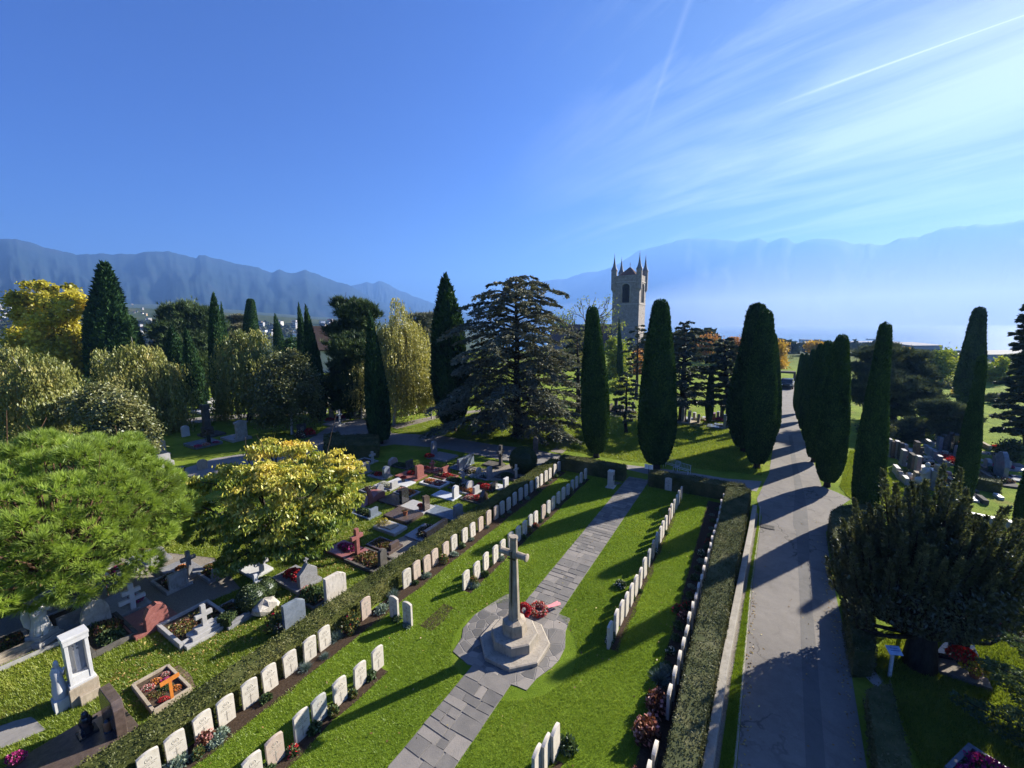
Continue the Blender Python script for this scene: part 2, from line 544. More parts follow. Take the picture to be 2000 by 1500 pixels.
def fnoise(x, seed, octv=5, f0=1.0):
    r = np.random.default_rng(seed); y = np.zeros_like(x); a = 1.0; f = f0
    for _ in range(octv):
        k = r.uniform(0, 100); xs = x * f + k
        i = np.floor(xs).astype(int); u = xs - i; u = u * u * (3 - 2 * u)
        tab = np.random.default_rng(seed + 77 + _).uniform(-1, 1, 4096)
        y += a * (tab[i % 4096] * (1 - u) + tab[(i + 1) % 4096] * u); a *= .5; f *= 2.03
    return y

def fnoise2(x, y, seed, octv=4):
    tab = np.random.default_rng(seed).uniform(-1, 1, (128, 128)); out = np.zeros_like(x); a = 1.0; f = 1.0
    for _ in range(octv):
        X, Y_ = x * f + 11 * _, y * f + 5 * _
        i, j = np.floor(X).astype(int), np.floor(Y_).astype(int); u, v = X - i, Y_ - j; u = u * u * (3 - 2 * u); v = v * v * (3 - 2 * v)
        t_ = lambda p_, q_: tab[p_ % 128, q_ % 128]
        out += a * ((t_(i, j) * (1 - u) + t_(i + 1, j) * u) * (1 - v) + (t_(i, j + 1) * (1 - u) + t_(i + 1, j + 1) * u) * v); a *= .5; f *= 2.0
    return out

def range_mesh(name, prof, dist, depth, foot, mat, seed, rough=1.0):
    """a mountain range whose crest the photograph shows along prof (pixels); it stands dist away and is depth thick"""
    xs = np.linspace(prof[0][0], prof[-1][0], 420)
    ys = np.interp(xs, [p[0] for p in prof], [p[1] for p in prof])
    ys = ys + fnoise(xs / 22, seed, 6) * 1.9 * rough
    crest = np.array([(lambda d: EYE + d * (dist / math.hypot(d[0], d[1])))(ray(x, y)) for x, y in zip(xs, ys)])
    out_dir = unit(crest[:, :2])
    rows = []
    ks = np.concatenate([np.linspace(0, 1, 26), np.linspace(1.06, 2, 10)])
    s = np.linspace(0, 40, len(xs))
    for j, k in enumerate(ks):
        if k <= 1:
            r_off = -(1 - k) * depth
            q1 = fnoise2(s * .45 + seed, np.full(len(s), k * 2.2), seed); q2 = fnoise2(s * 1.6 + seed, np.full(len(s), k * 6.0), seed + 2)
            h = k ** 1.2 * (1 + .12 * q1 * (1 - k) * 2) + .05 * q2 * k * (1 - k) * 2
        else:
            r_off = (k - 1) * depth * .9
            h = np.full(len(xs), 1 - (k - 1) ** 1.1) + .05 * fnoise(s * 2 + k * 5, seed + 11, 4) * (k - 1) * (2 - k)
        z = foot + (crest[:, 2] - foot) * h
        xy = crest[:, :2] + out_dir * r_off
        rows.append(np.column_stack([xy, z]))
    V = np.concatenate(rows); n = len(xs)
    F_ = [(j * n + i, j * n + i + 1, (j + 1) * n + i + 1, (j + 1) * n + i) for j in range(len(ks) - 1) for i in range(n - 1)]
    me = bpy.data.meshes.new(name); me.from_pydata(V.tolist(), [], F_); me.materials.append(mat)
    me.polygons.foreach_set('use_smooth', [True] * len(F_)); me.update()
    return tag(link(name, me), kind='structure')

MT1 = mountain_mat('wooded_mountain', (.022, .028, .034), (.010, .018, .020))
MT2 = mountain_mat('rocky_mountain', (.030, .034, .040), (.014, .022, .026))
left_prof = [(-400, 520), (-250, 490), (-120, 470), (0, 466), (30, 467), (75, 478), (110, 490), (150, 496), (190, 497), (250, 496), (290, 492), (306, 490), (325, 492), (350, 497), (383, 504), (388, 497), (400, 497), (410, 503), (430, 506), (460, 515), (470, 516), (500, 523), (530, 531), (545, 527), (560, 530), (580, 532), (595, 527), (605, 533), (635, 540), (660, 550), (680, 557), (700, 567), (730, 582), (760, 600), (800, 622), (850, 650)]
RW = range_mesh('mountain_range_west', left_prof, 4600, 2600, -20, MT1, 21)
range_mesh('mountain_range_middle', [(560, 640), (620, 590), (660, 563), (690, 558), (715, 553), (728, 554), (740, 549), (748, 552), (756, 556), (775, 566), (800, 573), (830, 588), (870, 596), (900, 606), (960, 628), (1020, 650)], 6200, 2600, -30, MT2, 33)
right_prof = [(880, 640), (960, 590), (1000, 572), (1040, 556), (1067, 548), (1100, 547), (1150, 531), (1180, 527), (1200, 519), (1250, 490), (1300, 475), (1345, 466), (1362, 464), (1380, 466), (1400, 466), (1440, 470), (1462, 468), (1480, 465), (1490, 470), (1500, 474), (1512, 470), (1527, 465), (1540, 467), (1548, 475), (1570, 472), (1600, 466), (1625, 468), (1640, 470), (1665, 476), (1700, 475), (1725, 476), (1740, 472), (1758, 464), (1765, 465), (1788, 462), (1795, 463), (1812, 454), (1840, 447), (1870, 441), (1905, 437), (1930, 438), (1960, 436), (2000, 430), (2050, 430), (2120, 445), (2300, 480), (2600, 540)]
RE = range_mesh('mountain_range_east', right_prof, 7000, 2200, LAKE - 2, MT2, 55)

m, t, out = nt('haze_air')
pv = t.nodes.new('ShaderNodeVolumePrincipled')
pv.inputs['Color'].default_value = (.172, .355, .75, 1); pv.inputs['Density'].default_value = HAZE = 2.0e-4
pv.inputs['Anisotropy'].default_value = .25
t.links.new(pv.outputs[0], out.inputs['Volume'])
TOPZ = max(v.co.z for o in (RW, RE) for v in o.data.vertices) + 8
print('TOPZ', TOPZ)
hb = MB(); hb.box((0, 4600, LAKE - 8), (23000, 13600, TOPZ - LAKE + 8))
hz = hb.build('haze', m); tag(hz, kind='stuff')

# the pale mist that lies over the lake at the foot of the far range
m, t, out = nt('lake_mist_air')
pv = t.nodes.new('ShaderNodeVolumePrincipled')
pv.inputs['Color'].default_value = (.66, .76, .88, 1); pv.inputs['Density'].default_value = 2.0e-4; pv.inputs['Anisotropy'].default_value = .2
t.links.new(pv.outputs[0], out.inputs['Volume'])
mb = MB(); pol = lambda a_, r_: (r_ * math.sin(R(a_)), r_ * math.cos(R(a_)))
mb.prism([pol(2, 6480), pol(16, 3600), pol(30, 1650), pol(62, 1300), pol(62, 6500), pol(45, 6700), pol(30, 6700), pol(16, 6600), pol(2, 6500)], LAKE + 1, 250)
tag(mb.build('lake_mist', m), kind='stuff')

# ------------------------------------------------------------------ roads and paths
def asphalt(name, c1, c2, crack=True):
    m, t, out = nt(name)
    pos = geo_pos(t)
    a = noise(t, .35, 5, .65, pos); b = noise(t, 60, 2, .6, pos); c = noise(t, 3, 5, .7, pos)
    f = math_n(t, 'ADD', math_n(t, 'MULTIPLY', a, .5), math_n(t, 'ADD', math_n(t, 'MULTIPLY', c, .3), math_n(t, 'MULTIPLY', b, .2)))
    col = ramp(t, f, [(.35, c1), (.65, c2)])
    if crack:
        v = t.nodes.new('ShaderNodeTexVoronoi'); v.feature = 'DISTANCE_TO_EDGE'; v.inputs['Scale'].default_value = .42
        wv = t.nodes.new('ShaderNodeVectorMath'); wv.operation = 'ADD'
        nn = t.nodes.new('ShaderNodeTexNoise'); nn.inputs['Scale'].default_value = 1.6; nn.inputs['Detail'].default_value = 6
        t.links.new(pos, nn.inputs['Vector']); t.links.new(pos, wv.inputs[0]); t.links.new(nn.outputs['Color'], wv.inputs[1])
        t.links.new(wv.outputs[0], v.inputs['Vector'])
        cr = ramp(t, v.outputs['Distance'], [(.0, (1, 1, 1)), (.016, (0, 0, 0))])
        gate = ramp(t, noise(t, .25, 2, .5, pos), [(.50, (0, 0, 0)), (.58, (.85, .85, .85))])
        col = mix(t, mix(t, 1.0, cr, gate, 'MULTIPLY'), col, tuple(x * .35 for x in c1))
    st = noise(t, .9, 6, .75, pos, 1.2)
    col = mix(t, ramp(t, st, [(.52, (0, 0, 0)), (.70, (.45, .45, .45))]), col, tuple(x * .55 for x in c1))
    sp = noise(t, 9, 3, .8, pos)
    col = mix(t, ramp(t, sp, [(.62, (0, 0, 0)), (.72, (.35, .35, .35))]), col, tuple(min(1, x * 1.35) for x in c2))
    principled(t, out, col, .9, .2, bump(t, b, .35, .01))
    return m

MAT_ROAD = asphalt('old_asphalt', (.135, .124, .110), (.215, .198, .176))
MAT_PATCH = asphalt('asphalt_patch', (.105, .101, .094), (.150, .144, .134), False)
MAT_PATH = asphalt('path_asphalt', (.17, .16, .148), (.25, .236, .218), False)
MAT_GRAVEL = stone('pea_gravel', (.16, .14, .115), (.30, .27, .23), 30, .95, 1.0, .05, speck=(.08, .07, .06))
MAT_SOIL = stone('bed_soil', (.030, .020, .013), (.075, .052, .036), 18, .95, 1.0, .05)

def strip_from_px(name, left, right, z, mat):
    a = [G(*p) for p in left]; b = [G(*p) for p in right]
    return add_tint_sheet(name, [p[:2] for p in a] + [p[:2] for p in b[::-1]], z, mat)

road_left = [(1425, 1720), (1440, 1495), (1455, 1300), (1470, 1140), (1488, 1010), (1478, 975), (1492, 945), (1502, 925), (1512, 860), (1519, 810), (1525, 770), (1528, 757), (1528, 748)]
road_right = [(1730, 1720), (1692, 1495), (1650, 1240), (1625, 1130), (1613, 1040), (1640, 990), (1662, 975), (1635, 962), (1605, 950), (1590, 905), (1566, 850), (1555, 810), (1550, 775), (1549, 757), (1549, 748)]
strip_from_px('road', road_left, road_right, .010, MAT_ROAD)
strip_from_px('road_patch', [(1572, 1700), (1574, 1495), (1566, 1300), (1561, 1140), (1555, 1040), (1549, 1025), (1549, 1005), (1553, 960), (1546, 905), (1540, 850)],
              [(1622, 1700), (1612, 1495), (1597, 1300), (1582, 1140), (1580, 1040), (1578, 1020), (1577, 1000), (1570, 960), (1556, 905), (1547, 850)], .014, MAT_PATCH)
strip_from_px('forecourt', [(1490, 765), (1505, 752), (1515, 744)], [(1575, 768), (1575, 752), (1572, 744)], .006, MAT_ROAD)

# the grey path that comes from among the graves and runs behind the far hedge to the road
add_tint_sheet('path', [G(*p)[:2] for p in [(330, 925), (420, 895), (520, 880), (600, 860), (640, 835), (700, 818), (755, 826), (765, 846), (860, 851), (960, 868), (1040, 877), (1100, 890), (1216, 907), (1330, 920), (1420, 935), (1488, 940), (1478, 960), (1380, 943), (1268, 927), (1215, 915), (1110, 904), (1075, 905), (1040, 912), (1000, 902), (930, 888), (850, 874), (770, 868), (742, 872), (690, 868), (640, 878), (560, 900), (430, 925), (330, 955)]], .008, MAT_PATH)
add_tint_sheet('garden_path_bend', [G(*p)[:2] for p in [(1075, 882), (1092, 868), (1100, 855), (1098, 848), (1108, 846), (1120, 852), (1124, 862), (1112, 874), (1098, 886)]], .012, MAT_GRAVEL)
add_tint_sheet('footpath', [G(*p)[:2] for p in [(1180, 806), (1250, 810), (1320, 820), (1400, 828), (1470, 833), (1480, 842), (1400, 838), (1310, 828), (1240, 818), (1180, 812)]], .008, MAT_PATH)
add_tint_sheet('footpath', [G(*p)[:2] for p in [(760, 832), (820, 818), (880, 806), (940, 800), (940, 806), (885, 813), (830, 824), (775, 838)]], .012, MAT_GRAVEL)
add_tint_sheet('footpath', [G(*p)[:2] for p in [(340, 820), (420, 812), (520, 806), (640, 800), (640, 806), (520, 813), (420, 822), (340, 832)]], .008, MAT_PATH)
add_tint_sheet('footpath', [G(*p)[:2] for p in [(1690, 872), (1830, 876), (1960, 884), (2080, 892), (2080, 899), (1960, 890), (1830, 881), (1690, 877)]], .008, MAT_PATH)
add_tint_sheet('footpath', [G(*p)[:2] for p in [(-40, 1432), (30, 1408), (62, 1400), (90, 1425), (30, 1452), (-40, 1478)]], .008, MAT_PATH)
add_tint_sheet('gravel_ground', [G(*p)[:2] for p in [(60, 1170), (130, 1130), (240, 1090), (330, 1080), (420, 1090), (470, 1150), (350, 1200), (240, 1220), (180, 1240), (60, 1275), (-60, 1330), (-60, 1250)]], .006, MAT_GRAVEL)
add_tint_sheet('gravel_ground', [G(*p)[:2] for p in [(690, 1100), (742, 1068), (800, 1042), (850, 1062), (795, 1092), (770, 1108), (735, 1110)]], .007, MAT_GRAVEL)
add_tint_sheet('gravel_ground', [G(*p)[:2] for p in [(890, 905), (960, 918), (1000, 905), (1050, 915), (1020, 935), (960, 940), (900, 925)]], .007, MAT_GRAVEL)

# the lawn of the war graves plot and the flower beds along its rows
lawn_poly = [GP(-13, -5.05), GP(14.9, -5.05), GP(14.9, 4.95), GP(-13, 4.75)]
add_tint_sheet('lawn', [p[:2] for p in lawn_poly], .004, MAT_LAWN)
def wavy_bed(a0, a1, o, w, seed):
    s = np.arange(a0, a1 + .01, .25)
    n = fnoise(s * 1.1, seed, 3) * .07
    up = [GP(a, o - w * .5)[:2] for a in s]; dn = [GP(a, o + w * .5 + k)[:2] for a, k in zip(s, n)]
    return add_tint_sheet('soil_bed', up + dn[::-1], .010, MAT_SOIL)
wavy_bed(-13, 14.8, -4.85, .62, 1)
wavy_bed(-13, -2.6, -2.86, .38, 2); wavy_bed(1.3, 14.4, -2.88, .38, 3)
wavy_bed(-.9, .5, -2.9, .5, 8)
wavy_bed(-13, -2.3, 2.62, .25, 4); wavy_bed(1.3, 14.2, 2.78, .22, 5)
wavy_bed(-13, 14.6, 4.55, .75, 6)

# paved walk: every slab a stone of the one walk
def slab_mat(name):
    m, t, out = nt(name)
    a = t.nodes.new('ShaderNodeAttribute'); a.attribute_name = 'tint'
    pos = geo_pos(t)
    n = noise(t, 2.2, 6, .7, pos, .4); n2 = noise(t, 30, 4, .7, pos)
    f = math_n(t, 'ADD', math_n(t, 'MULTIPLY', a.outputs['Fac'], .34), math_n(t, 'ADD', math_n(t, 'MULTIPLY', n, .44), math_n(t, 'MULTIPLY', n2, .26)))
    col = ramp(t, f, [(.25, (.085, .082, .078)), (.45, (.140, .131, .119)), (.62, (.20, .182, .160)), (.8, (.27, .24, .205))])
    principled(t, out, col, .8, .3, bump(t, math_n(t, 'ADD', n2, n), .5, .012))
    return m
MAT_SLAB = slab_mat('flagstone')
MAT_JOINT = stone('mortar_joint', (.15, .14, .125), (.25, .235, .21), 20, .95, .6, .1)
def slab_field(name, a0, a1, o0, o1, seed):
    r = random.Random(seed)
    P, tint = [], []
    a = a0
    while a < a1:
        h = r.choice([.26, .32, .4, .5])
        o = o0
        while o < o1 - .05:
            w = r.choice([.24, .32, .42, .5, .62])
            if o1 - (o + w) < .22: w = o1 - o
            nsub = 2 if (h > .45 and r.random() < .35) else 1
            for k in range(nsub):
                aa0, aa1 = a + h * k / nsub, a + h * (k + 1) / nsub
                g = .013; z = .026 + r.uniform(0, .008)
                j = lambda: r.uniform(-.02, .02)
                q = [GP(aa0 + g + j(), o + g + j(), z), GP(aa0 + g + j(), o + w - g + j(), z), GP(aa1 - g + j(), o + w - g + j(), z), GP(aa1 - g + j(), o + g + j(), z)]
                lo = [p - np.array([0, 0, .03]) for p in q]
                tv = r.random()
                P.append(q[::-1]); tint.append(tv)
                for i in range(4):
                    P.append([q[i], q[(i + 1) % 4], lo[(i + 1) % 4], lo[i]]); tint.append(tv)
            o += w
        a += h
    me = fast_mesh(name, np.array(P), 4, MAT_SLAB, tint)
    return tag(link(name, me), kind='structure')
slab_field('stone_walk', -13, -1.62, -.66, .66, 3)
slab_field('stone_walk', 1.5, 15.6, -.66, .66, 4)
add_tint_sheet('walk_bedding', [GP(-13, -.66)[:2], GP(15.6, -.66)[:2], GP(15.6, .66)[:2], GP(-13, .66)[:2]], .016, MAT_JOINT)

def crazy_mat():
    m, t, out = nt('crazy_paving')
    pos = geo_pos(t)
    v = t.nodes.new('ShaderNodeTexVoronoi'); v.feature = 'DISTANCE_TO_EDGE'; v.inputs['Scale'].default_value = 2.6
    v2 = t.nodes.new('ShaderNodeTexVoronoi'); v2.inputs['Scale'].default_value = 2.6
    t.links.new(pos, v.inputs['Vector']); t.links.new(pos, v2.inputs['Vector'])
    hs_ = t.nodes.new('ShaderNodeSeparateColor'); t.links.new(v2.outputs['Color'], hs_.inputs[0])
    n = noise(t, 2.2, 6, .7, pos, .4); n2 = noise(t, 30, 4, .7, pos)
    f = math_n(t, 'ADD', math_n(t, 'MULTIPLY', hs_.outputs[0], .55), math_n(t, 'ADD', math_n(t, 'MULTIPLY', n, .3), math_n(t, 'MULTIPLY', n2, .15)))
    col = ramp(t, f, [(.25, (.085, .082, .078)), (.45, (.140, .131, .119)), (.62, (.20, .182, .160)), (.8, (.27, .24, .205))])
    jt = ramp(t, v.outputs['Distance'], [(.012, (1, 1, 1)), (.028, (0, 0, 0))])
    col = mix(t, jt, col, (.19, .175, .155))
    h = math_n(t, 'ADD', math_n(t, 'MULTIPLY', ramp(t, v.outputs['Distance'], [(.01, (0, 0, 0)), (.04, (1, 1, 1))]), 1.0), math_n(t, 'MULTIPLY', n2, .4))
    principled(t, out, col, .8, .3, bump(t, h, .6, .015))
    return m
c3 = lambda x, y: (850 + x / 3.75, 1100 + y / 3.75)
ring = [(870, 360), (990, 408), (955, 500), (952, 620), (905, 715), (850, 770), (740, 850), (668, 935), (600, 905), (500, 875), (290, 755), (240, 745), (130, 650), (195, 550), (205, 480), (290, 380), (410, 300), (520, 232), (565, 230), (640, 330)]
b = MB(); b.prism([G(*c3(*p))[:2] for p in ring], -.05, .022)
tag(b.build('cross_pavement', crazy_mat()), kind='structure')
# ================================================================== trees
BARK_GREY = bark('grey_bark', (.055, .048, .042), (.13, .115, .10))
BARK_DARK = bark('dark_bark', (.022, .018, .015), (.060, .050, .042))
BARK_BIRCH = bark('birch_bark', (.16, .15, .14), (.62, .60, .56), 5)
BARK_RED = bark('pine_bark', (.06, .036, .024), (.15, .085, .055))

YEW_CLIP = leaf_mat('clipped_needles', [(.1, (.006, .016, .006)), (.5, (.016, .040, .011)), (.9, (.036, .068, .016))], .12, .02, 1.5, .35, k=2.0)
CYP = leaf_mat('cypress_sprays', [(.1, (.007, .018, .008)), (.5, (.018, .044, .016)), (.9, (.042, .080, .026))], .12, .02, .8, .4, k=1.5)
CYP_BRIGHT = leaf_mat('bright_cypress_sprays', [(.1, (.02, .05, .008)), (.5, (.045, .11, .014)), (.9, (.09, .18, .025))], .2, .02, .8, .4)
CEDAR = leaf_mat('cedar_needles', [(.1, (.034, .042, .030)), (.5, (.082, .088, .060)), (.9, (.17, .150, .090))], .12, .03, .5, .4, k=1.9)
CEDAR_DARK = leaf_mat('dark_cedar_needles', [(.1, (.014, .022, .016)), (.5, (.034, .046, .032)), (.9, (.080, .080, .048))], .12, .03, .5, .4, k=2.2)
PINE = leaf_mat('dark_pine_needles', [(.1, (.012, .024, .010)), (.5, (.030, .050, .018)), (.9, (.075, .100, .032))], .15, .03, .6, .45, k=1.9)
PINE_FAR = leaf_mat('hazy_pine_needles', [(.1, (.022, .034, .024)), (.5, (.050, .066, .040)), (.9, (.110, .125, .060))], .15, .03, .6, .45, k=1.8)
STONE_PINE = leaf_mat('fresh_pine_needles', [(.05, (.050, .065, .018)), (.4, (.105, .150, .026)), (.7, (.175, .235, .042)), (.95, (.27, .31, .075))], .38, .04, .45, .40, k=2.15)
MAPLE = leaf_mat('yellow_maple_leaves', [(.05, (.085, .105, .014)), (.35, (.24, .22, .020)), (.65, (.40, .36, .045)), (.95, (.48, .34, .035))], .5, .04, .45, .45, k=1.5)
WEEP = leaf_mat('weeping_willow_leaves', [(.05, (.056, .072, .020)), (.4, (.128, .142, .038)), (.7, (.205, .195, .058)), (.95, (.33, .22, .055))], .3, .04, .5, .45, k=1.6)
OLIVE = leaf_mat('olive_green_leaves', [(.05, (.035, .045, .015)), (.5, (.085, .095, .030)), (.85, (.20, .19, .080))], .25, .06, .6, .4, k=1.6)
BIRCH = leaf_mat('birch_leaves', [(.05, (.10, .108, .030)), (.45, (.21, .208, .062)), (.75, (.32, .295, .095)), (.95, (.43, .36, .13))], .35, .05, .6, .4, k=1.4)
DOGWOOD = leaf_mat('dogwood_leaves', [(.02, (.045, .085, .012)), (.35, (.14, .20, .024)), (.6, (.34, .34, .055)), (.85, (.60, .50, .10)), (.98, (.70, .46, .12))], .36, .06, .5, .35, k=1.25)
YEW = leaf_mat('yew_sprays', [(.1, (.012, .018, .008)), (.5, (.036, .044, .018)), (.9, (.115, .115, .050))], .3, .10, 2.0, .35, k=2.2)
SPRUCE = leaf_mat('silver_fir_needles', [(.1, (.035, .055, .025)), (.5, (.075, .110, .040)), (.9, (.16, .20, .08))], .2, .04, 1.0, .4, k=1.4)
LIME = leaf_mat('lime_green_leaves', [(.05, (.05, .085, .012)), (.5, (.15, .20, .028)), (.9, (.34, .33, .06))], .38, .04, .6, .4, k=1.4)
RUST = leaf_mat('rust_orange_leaves', [(.05, (.10, .055, .018)), (.5, (.28, .13, .035)), (.9, (.46, .24, .06))], .35, .04, .6, .4, k=1.4)
GOLD = leaf_mat('golden_leaves', [(.05, (.13, .10, .018)), (.5, (.36, .23, .030)), (.9, (.56, .34, .045))], .35, .04, .6, .4, k=1.4)
BOX = leaf_mat('box_leaves', [(.05, (.012, .022, .007)), (.5, (.034, .052, .014)), (.9, (.085, .100, .030))], .15, .05, 1.3, .4, k=1.4)

def clumpy(n, k):
    return rng.integers(0, k, n)

def lumps(t, a, seed, amp, kz=9, ka=5):
    r = np.random.default_rng(seed); y = np.zeros_like(t)
    for _ in range(7):
        y += np.sin(t * r.uniform(2, kz * 2) + a * r.integers(1, ka + 1) * (1 if r.random() < .5 else -1) + r.uniform(0, 6.3)) * r.uniform(.3, 1)
    return amp * y / 2.2

def column_mesh(name, prof, H, Rm, n, leaf, amp, seed, mat, asp=.45, up=1.0, spread=.5, plume=0.0, z0=0.0):
    """a column of foliage: closed inner body and many small sprays over its surface"""
    pt, pr = np.array([p[0] for p in prof]), np.array([p[1] for p in prof])
    def rad_(t, a):
        r = np.interp(t, pt, pr) * Rm
        return r * (1 + lumps(t, a, seed, amp) + plume * np.abs(np.sin(a * 4 + lumps(t, a, seed + 1, 1.2))) * .5)
    nt_, na_ = 44, 28
    T = np.linspace(0, 1, nt_); A = np.linspace(0, 2 * np.pi, na_, endpoint=False)
    tt, aa = np.meshgrid(T, A, indexing='ij')
    r = rad_(tt, aa) * .94
    S = np.stack([r * np.cos(aa), r * np.sin(aa), z0 + tt * (H - z0) * .995], -1)
    Q = np.stack([S[:-1], np.roll(S[:-1], -1, 1), np.roll(S[1:], -1, 1), S[1:]], 2).reshape(-1, 4, 3)
    w = np.interp(np.linspace(0, 1, 400), pt, pr) + .03
    t = rng.choice(np.linspace(0, 1, 400), n, p=w / w.sum()) + rng.uniform(-.002, .002, n)
    t = np.clip(t, 0, 1)
    a = rng.uniform(0, 2 * np.pi, n)
    r = rad_(t, a) * rng.uniform(.93, 1.02, n)
    P = np.column_stack([r * np.cos(a), r * np.sin(a), z0 + t * (H - z0)])
    o = np.column_stack([np.cos(a), np.sin(a), np.zeros(n)])
    d = unit(o * spread + np.array([0, 0, up]) + rng.normal(size=(n, 3)) * .38)
    L = leaf * rng.uniform(.6, 1.35, (n, 1))
    wv = unit(np.cross(d, o + rng.normal(size=(n, 3)) * .6)) * L * asp * .5
    Lf = leaves(P - d * L * .4, d * L, wv)
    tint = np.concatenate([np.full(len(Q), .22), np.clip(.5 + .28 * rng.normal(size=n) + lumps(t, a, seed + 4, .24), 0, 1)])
    return fast_mesh(name, np.concatenate([Q, Lf]), 4, mat, tint)

def trunk_mesh(name, H, r0, r1, mat, n=8):
    b = MB(); b.lathe([(r0 * 1.25, -.1), (r0, .15), ((r0 + r1) / 2, H * .5), (r1, H)], n)
    return b.mesh(name, mat)

def depth_of(p): return float((np.asarray(p) - EYE) @ _f)

def stand(o, base, top, scale, spin=0.0):
    """put a tree built along +z at base, leaning towards top"""
    v = Vector([float(c) for c in (np.asarray(top) - np.asarray(base))])
    q = v.to_track_quat('Z', 'Y') if v.length else None
    q0 = Vector((0, 0, 1)).rotation_difference(v)
    o.rotation_euler = (q0.to_matrix() @ Matrix.Rotation(spin, 3, 'Z')).to_euler()
    o.location = [float(c) for c in base]
    o.scale = scale

CLIP_PROF = [(0, .48), (.03, .64), (.08, .80), (.15, .93), (.24, 1.0), (.36, .99), (.48, .92), (.6, .82), (.72, .69), (.83, .56), (.91, .47), (.955, .41), (.98, .33), (.993, .2), (1, .02)]
TAPER_PROF = [(0, .55), (.04, .78), (.12, .95), (.22, 1.0), (.36, .96), (.5, .84), (.62, .70), (.74, .58), (.86, .48), (.95, .42), (.985, .33), (1, .04)]
CYP_PROF = [(0, .35), (.04, .62), (.12, .86), (.25, 1.0), (.4, .98), (.55, .88), (.68, .74), (.8, .55), (.9, .34), (.96, .18), (1, .02)]
SPIRE_PROF = [(0, .7), (.05, .85), (.15, 1.0), (.3, .97), (.45, .86), (.6, .68), (.75, .46), (.88, .24), (.96, .10), (1, .01)]
BROAD_PROF = [(0, .75), (.1, .95), (.25, 1.0), (.42, .92), (.58, .74), (.72, .52), (.85, .33), (.94, .18), (1, .02)]

PROTO = {}
def column(kind, name, label, cat, base_px, top_px, width_px, group=None, spin=None, trunk_z=.06):
    """a columnar tree standing on the ground where the photograph shows its foot"""
    base = G(*base_px)
    top = At(top_px[0], top_px[1], base[1])
    H = np.linalg.norm(top - base)
    az = math.atan2(base[0], base[1])
    Rr = width_px / 2 * depth_of((base + top) / 2) / F * math.cos(az)
    if kind not in PROTO:
        spec = dict(
            clip=(CLIP_PROF, 20000, .14, .05, YEW_CLIP, .5, 1.0, .5, 0),
            taper=(TAPER_PROF, 18000, .14, .06, YEW_CLIP, .5, 1.0, .5, 0),
            rough=(CLIP_PROF, 15000, .24, .08, CYP, .42, 1.0, .5, .10),
            cyp=(CYP_PROF, 10000, .36, .11, CYP, .38, 1.0, .42, .2),
            spire=(SPIRE_PROF, 9000, .42, .10, CYP, .30, 1.2, .38, .18),
            bright=(SPIRE_PROF, 6000, .40, .10, CYP_BRIGHT, .35, 1.0, .5, .1),
            broad=(BROAD_PROF, 13000, .50, .13, CYP, .40, 1.0, .6, .22))[kind]
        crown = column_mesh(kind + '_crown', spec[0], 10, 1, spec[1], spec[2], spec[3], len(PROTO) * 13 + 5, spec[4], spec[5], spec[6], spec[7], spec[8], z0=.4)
        PROTO[kind] = (crown, trunk_mesh(kind + '_trunk', 2.0, .22, .16, BARK_DARK))
    o = thing(name, label, cat, group=group)
    link('crown', PROTO[kind][0], o)
    link('trunk', PROTO[kind][1], o)
    stand(o, base, top, (Rr, Rr, H / 10), rng.uniform(0, 6) if spin is None else spin)
    return o

AV = 'clipped columnar yews lining the avenue'
AL = 'tall clipped dark yew column '
column('clip', 'clipped_yew', 'slim clipped yew column on a bare trunk behind the far hedge', 'tree', (1165, 893), (1157, 598), 56, AV)
column('clip', 'clipped_yew', 'broad clipped yew column beside the white bench', 'tree', (1281, 915), (1290, 584), 76, AV)
column('clip', 'clipped_yew', 'smooth clipped yew column at the road corner, nearest of the far kerb side', 'tree', (1478, 914), (1497, 604), 66, AV)
column('rough', 'clipped_yew', 'shaggy wide yew column half hidden behind the smooth corner one', 'tree', (1453, 882), (1480, 593), 74, AV)
column('clip', 'clipped_yew', 'yew column showing as a thin lit edge beside the road behind the corner pair', 'tree', (1504, 862), (1510, 650), 42, AV)
column('clip', 'clipped_yew', 'farthest yew column on the bench side of the road, behind the thin lit edge', 'tree', (1514, 830), (1514, 668), 20, AV)
RTR = [((1615, 950), (1646, 653), 66, 'big pointed clipped yew column where the avenue meets the forecourt'),
       ((1588, 902), (1619, 665), 46, 'clipped yew column second along the right-hand row of the avenue'),
       ((1577, 868), (1604, 671), 36, 'clipped yew column third along the right-hand row of the avenue'),
       ((1568, 844), (1589, 682), 28, 'clipped yew column fourth along the right-hand row of the avenue'),
       ((1561, 824), (1576, 690), 24, 'clipped yew column fifth along the right-hand row of the avenue'),
       ((1556, 808), (1567, 690), 20, 'flat-topped yew column at the far end of the right-hand avenue row')]
for bp, tp, w, lb_ in RTR:
    column('clip', 'clipped_yew', lb_, 'tree', bp, tp, w, AV)
TP = 'tapering yews by the lower graves'
column('taper', 'tapering_yew', 'tall tapering yew with a bushy tip rising behind the dark plumed yew', 'tree', (1686, 1010), (1730, 630), 66, TP)
column('taper', 'tapering_yew', 'narrow flat-topped yew standing on the shaded lawn beyond the white kerb', 'tree', (1878, 992), (1919, 694), 50, TP)
column('taper', 'tapering_yew', 'dark yew column cut by the right border of the view', 'tree', (2003, 1082), (2066, 760), 84, TP)
column('rough', 'shaggy_yew', 'tall shaggy yew with a torn tip standing far beyond the lower graves', 'tree', (1885, 800), (1914, 600), 56)
column('clip', 'thin_yew', 'thin young yew pillar in front of the dark cedars by the footpath', 'tree', (1384, 828), (1390, 714), 17)
CY = 'Italian cypresses among the left graves'.replace('Italian', 'slender')
column('spire', 'cypress', 'dark slender cypress standing alone in front of the yellow birch', 'tree', (744, 866), (722, 612), 44, CY)
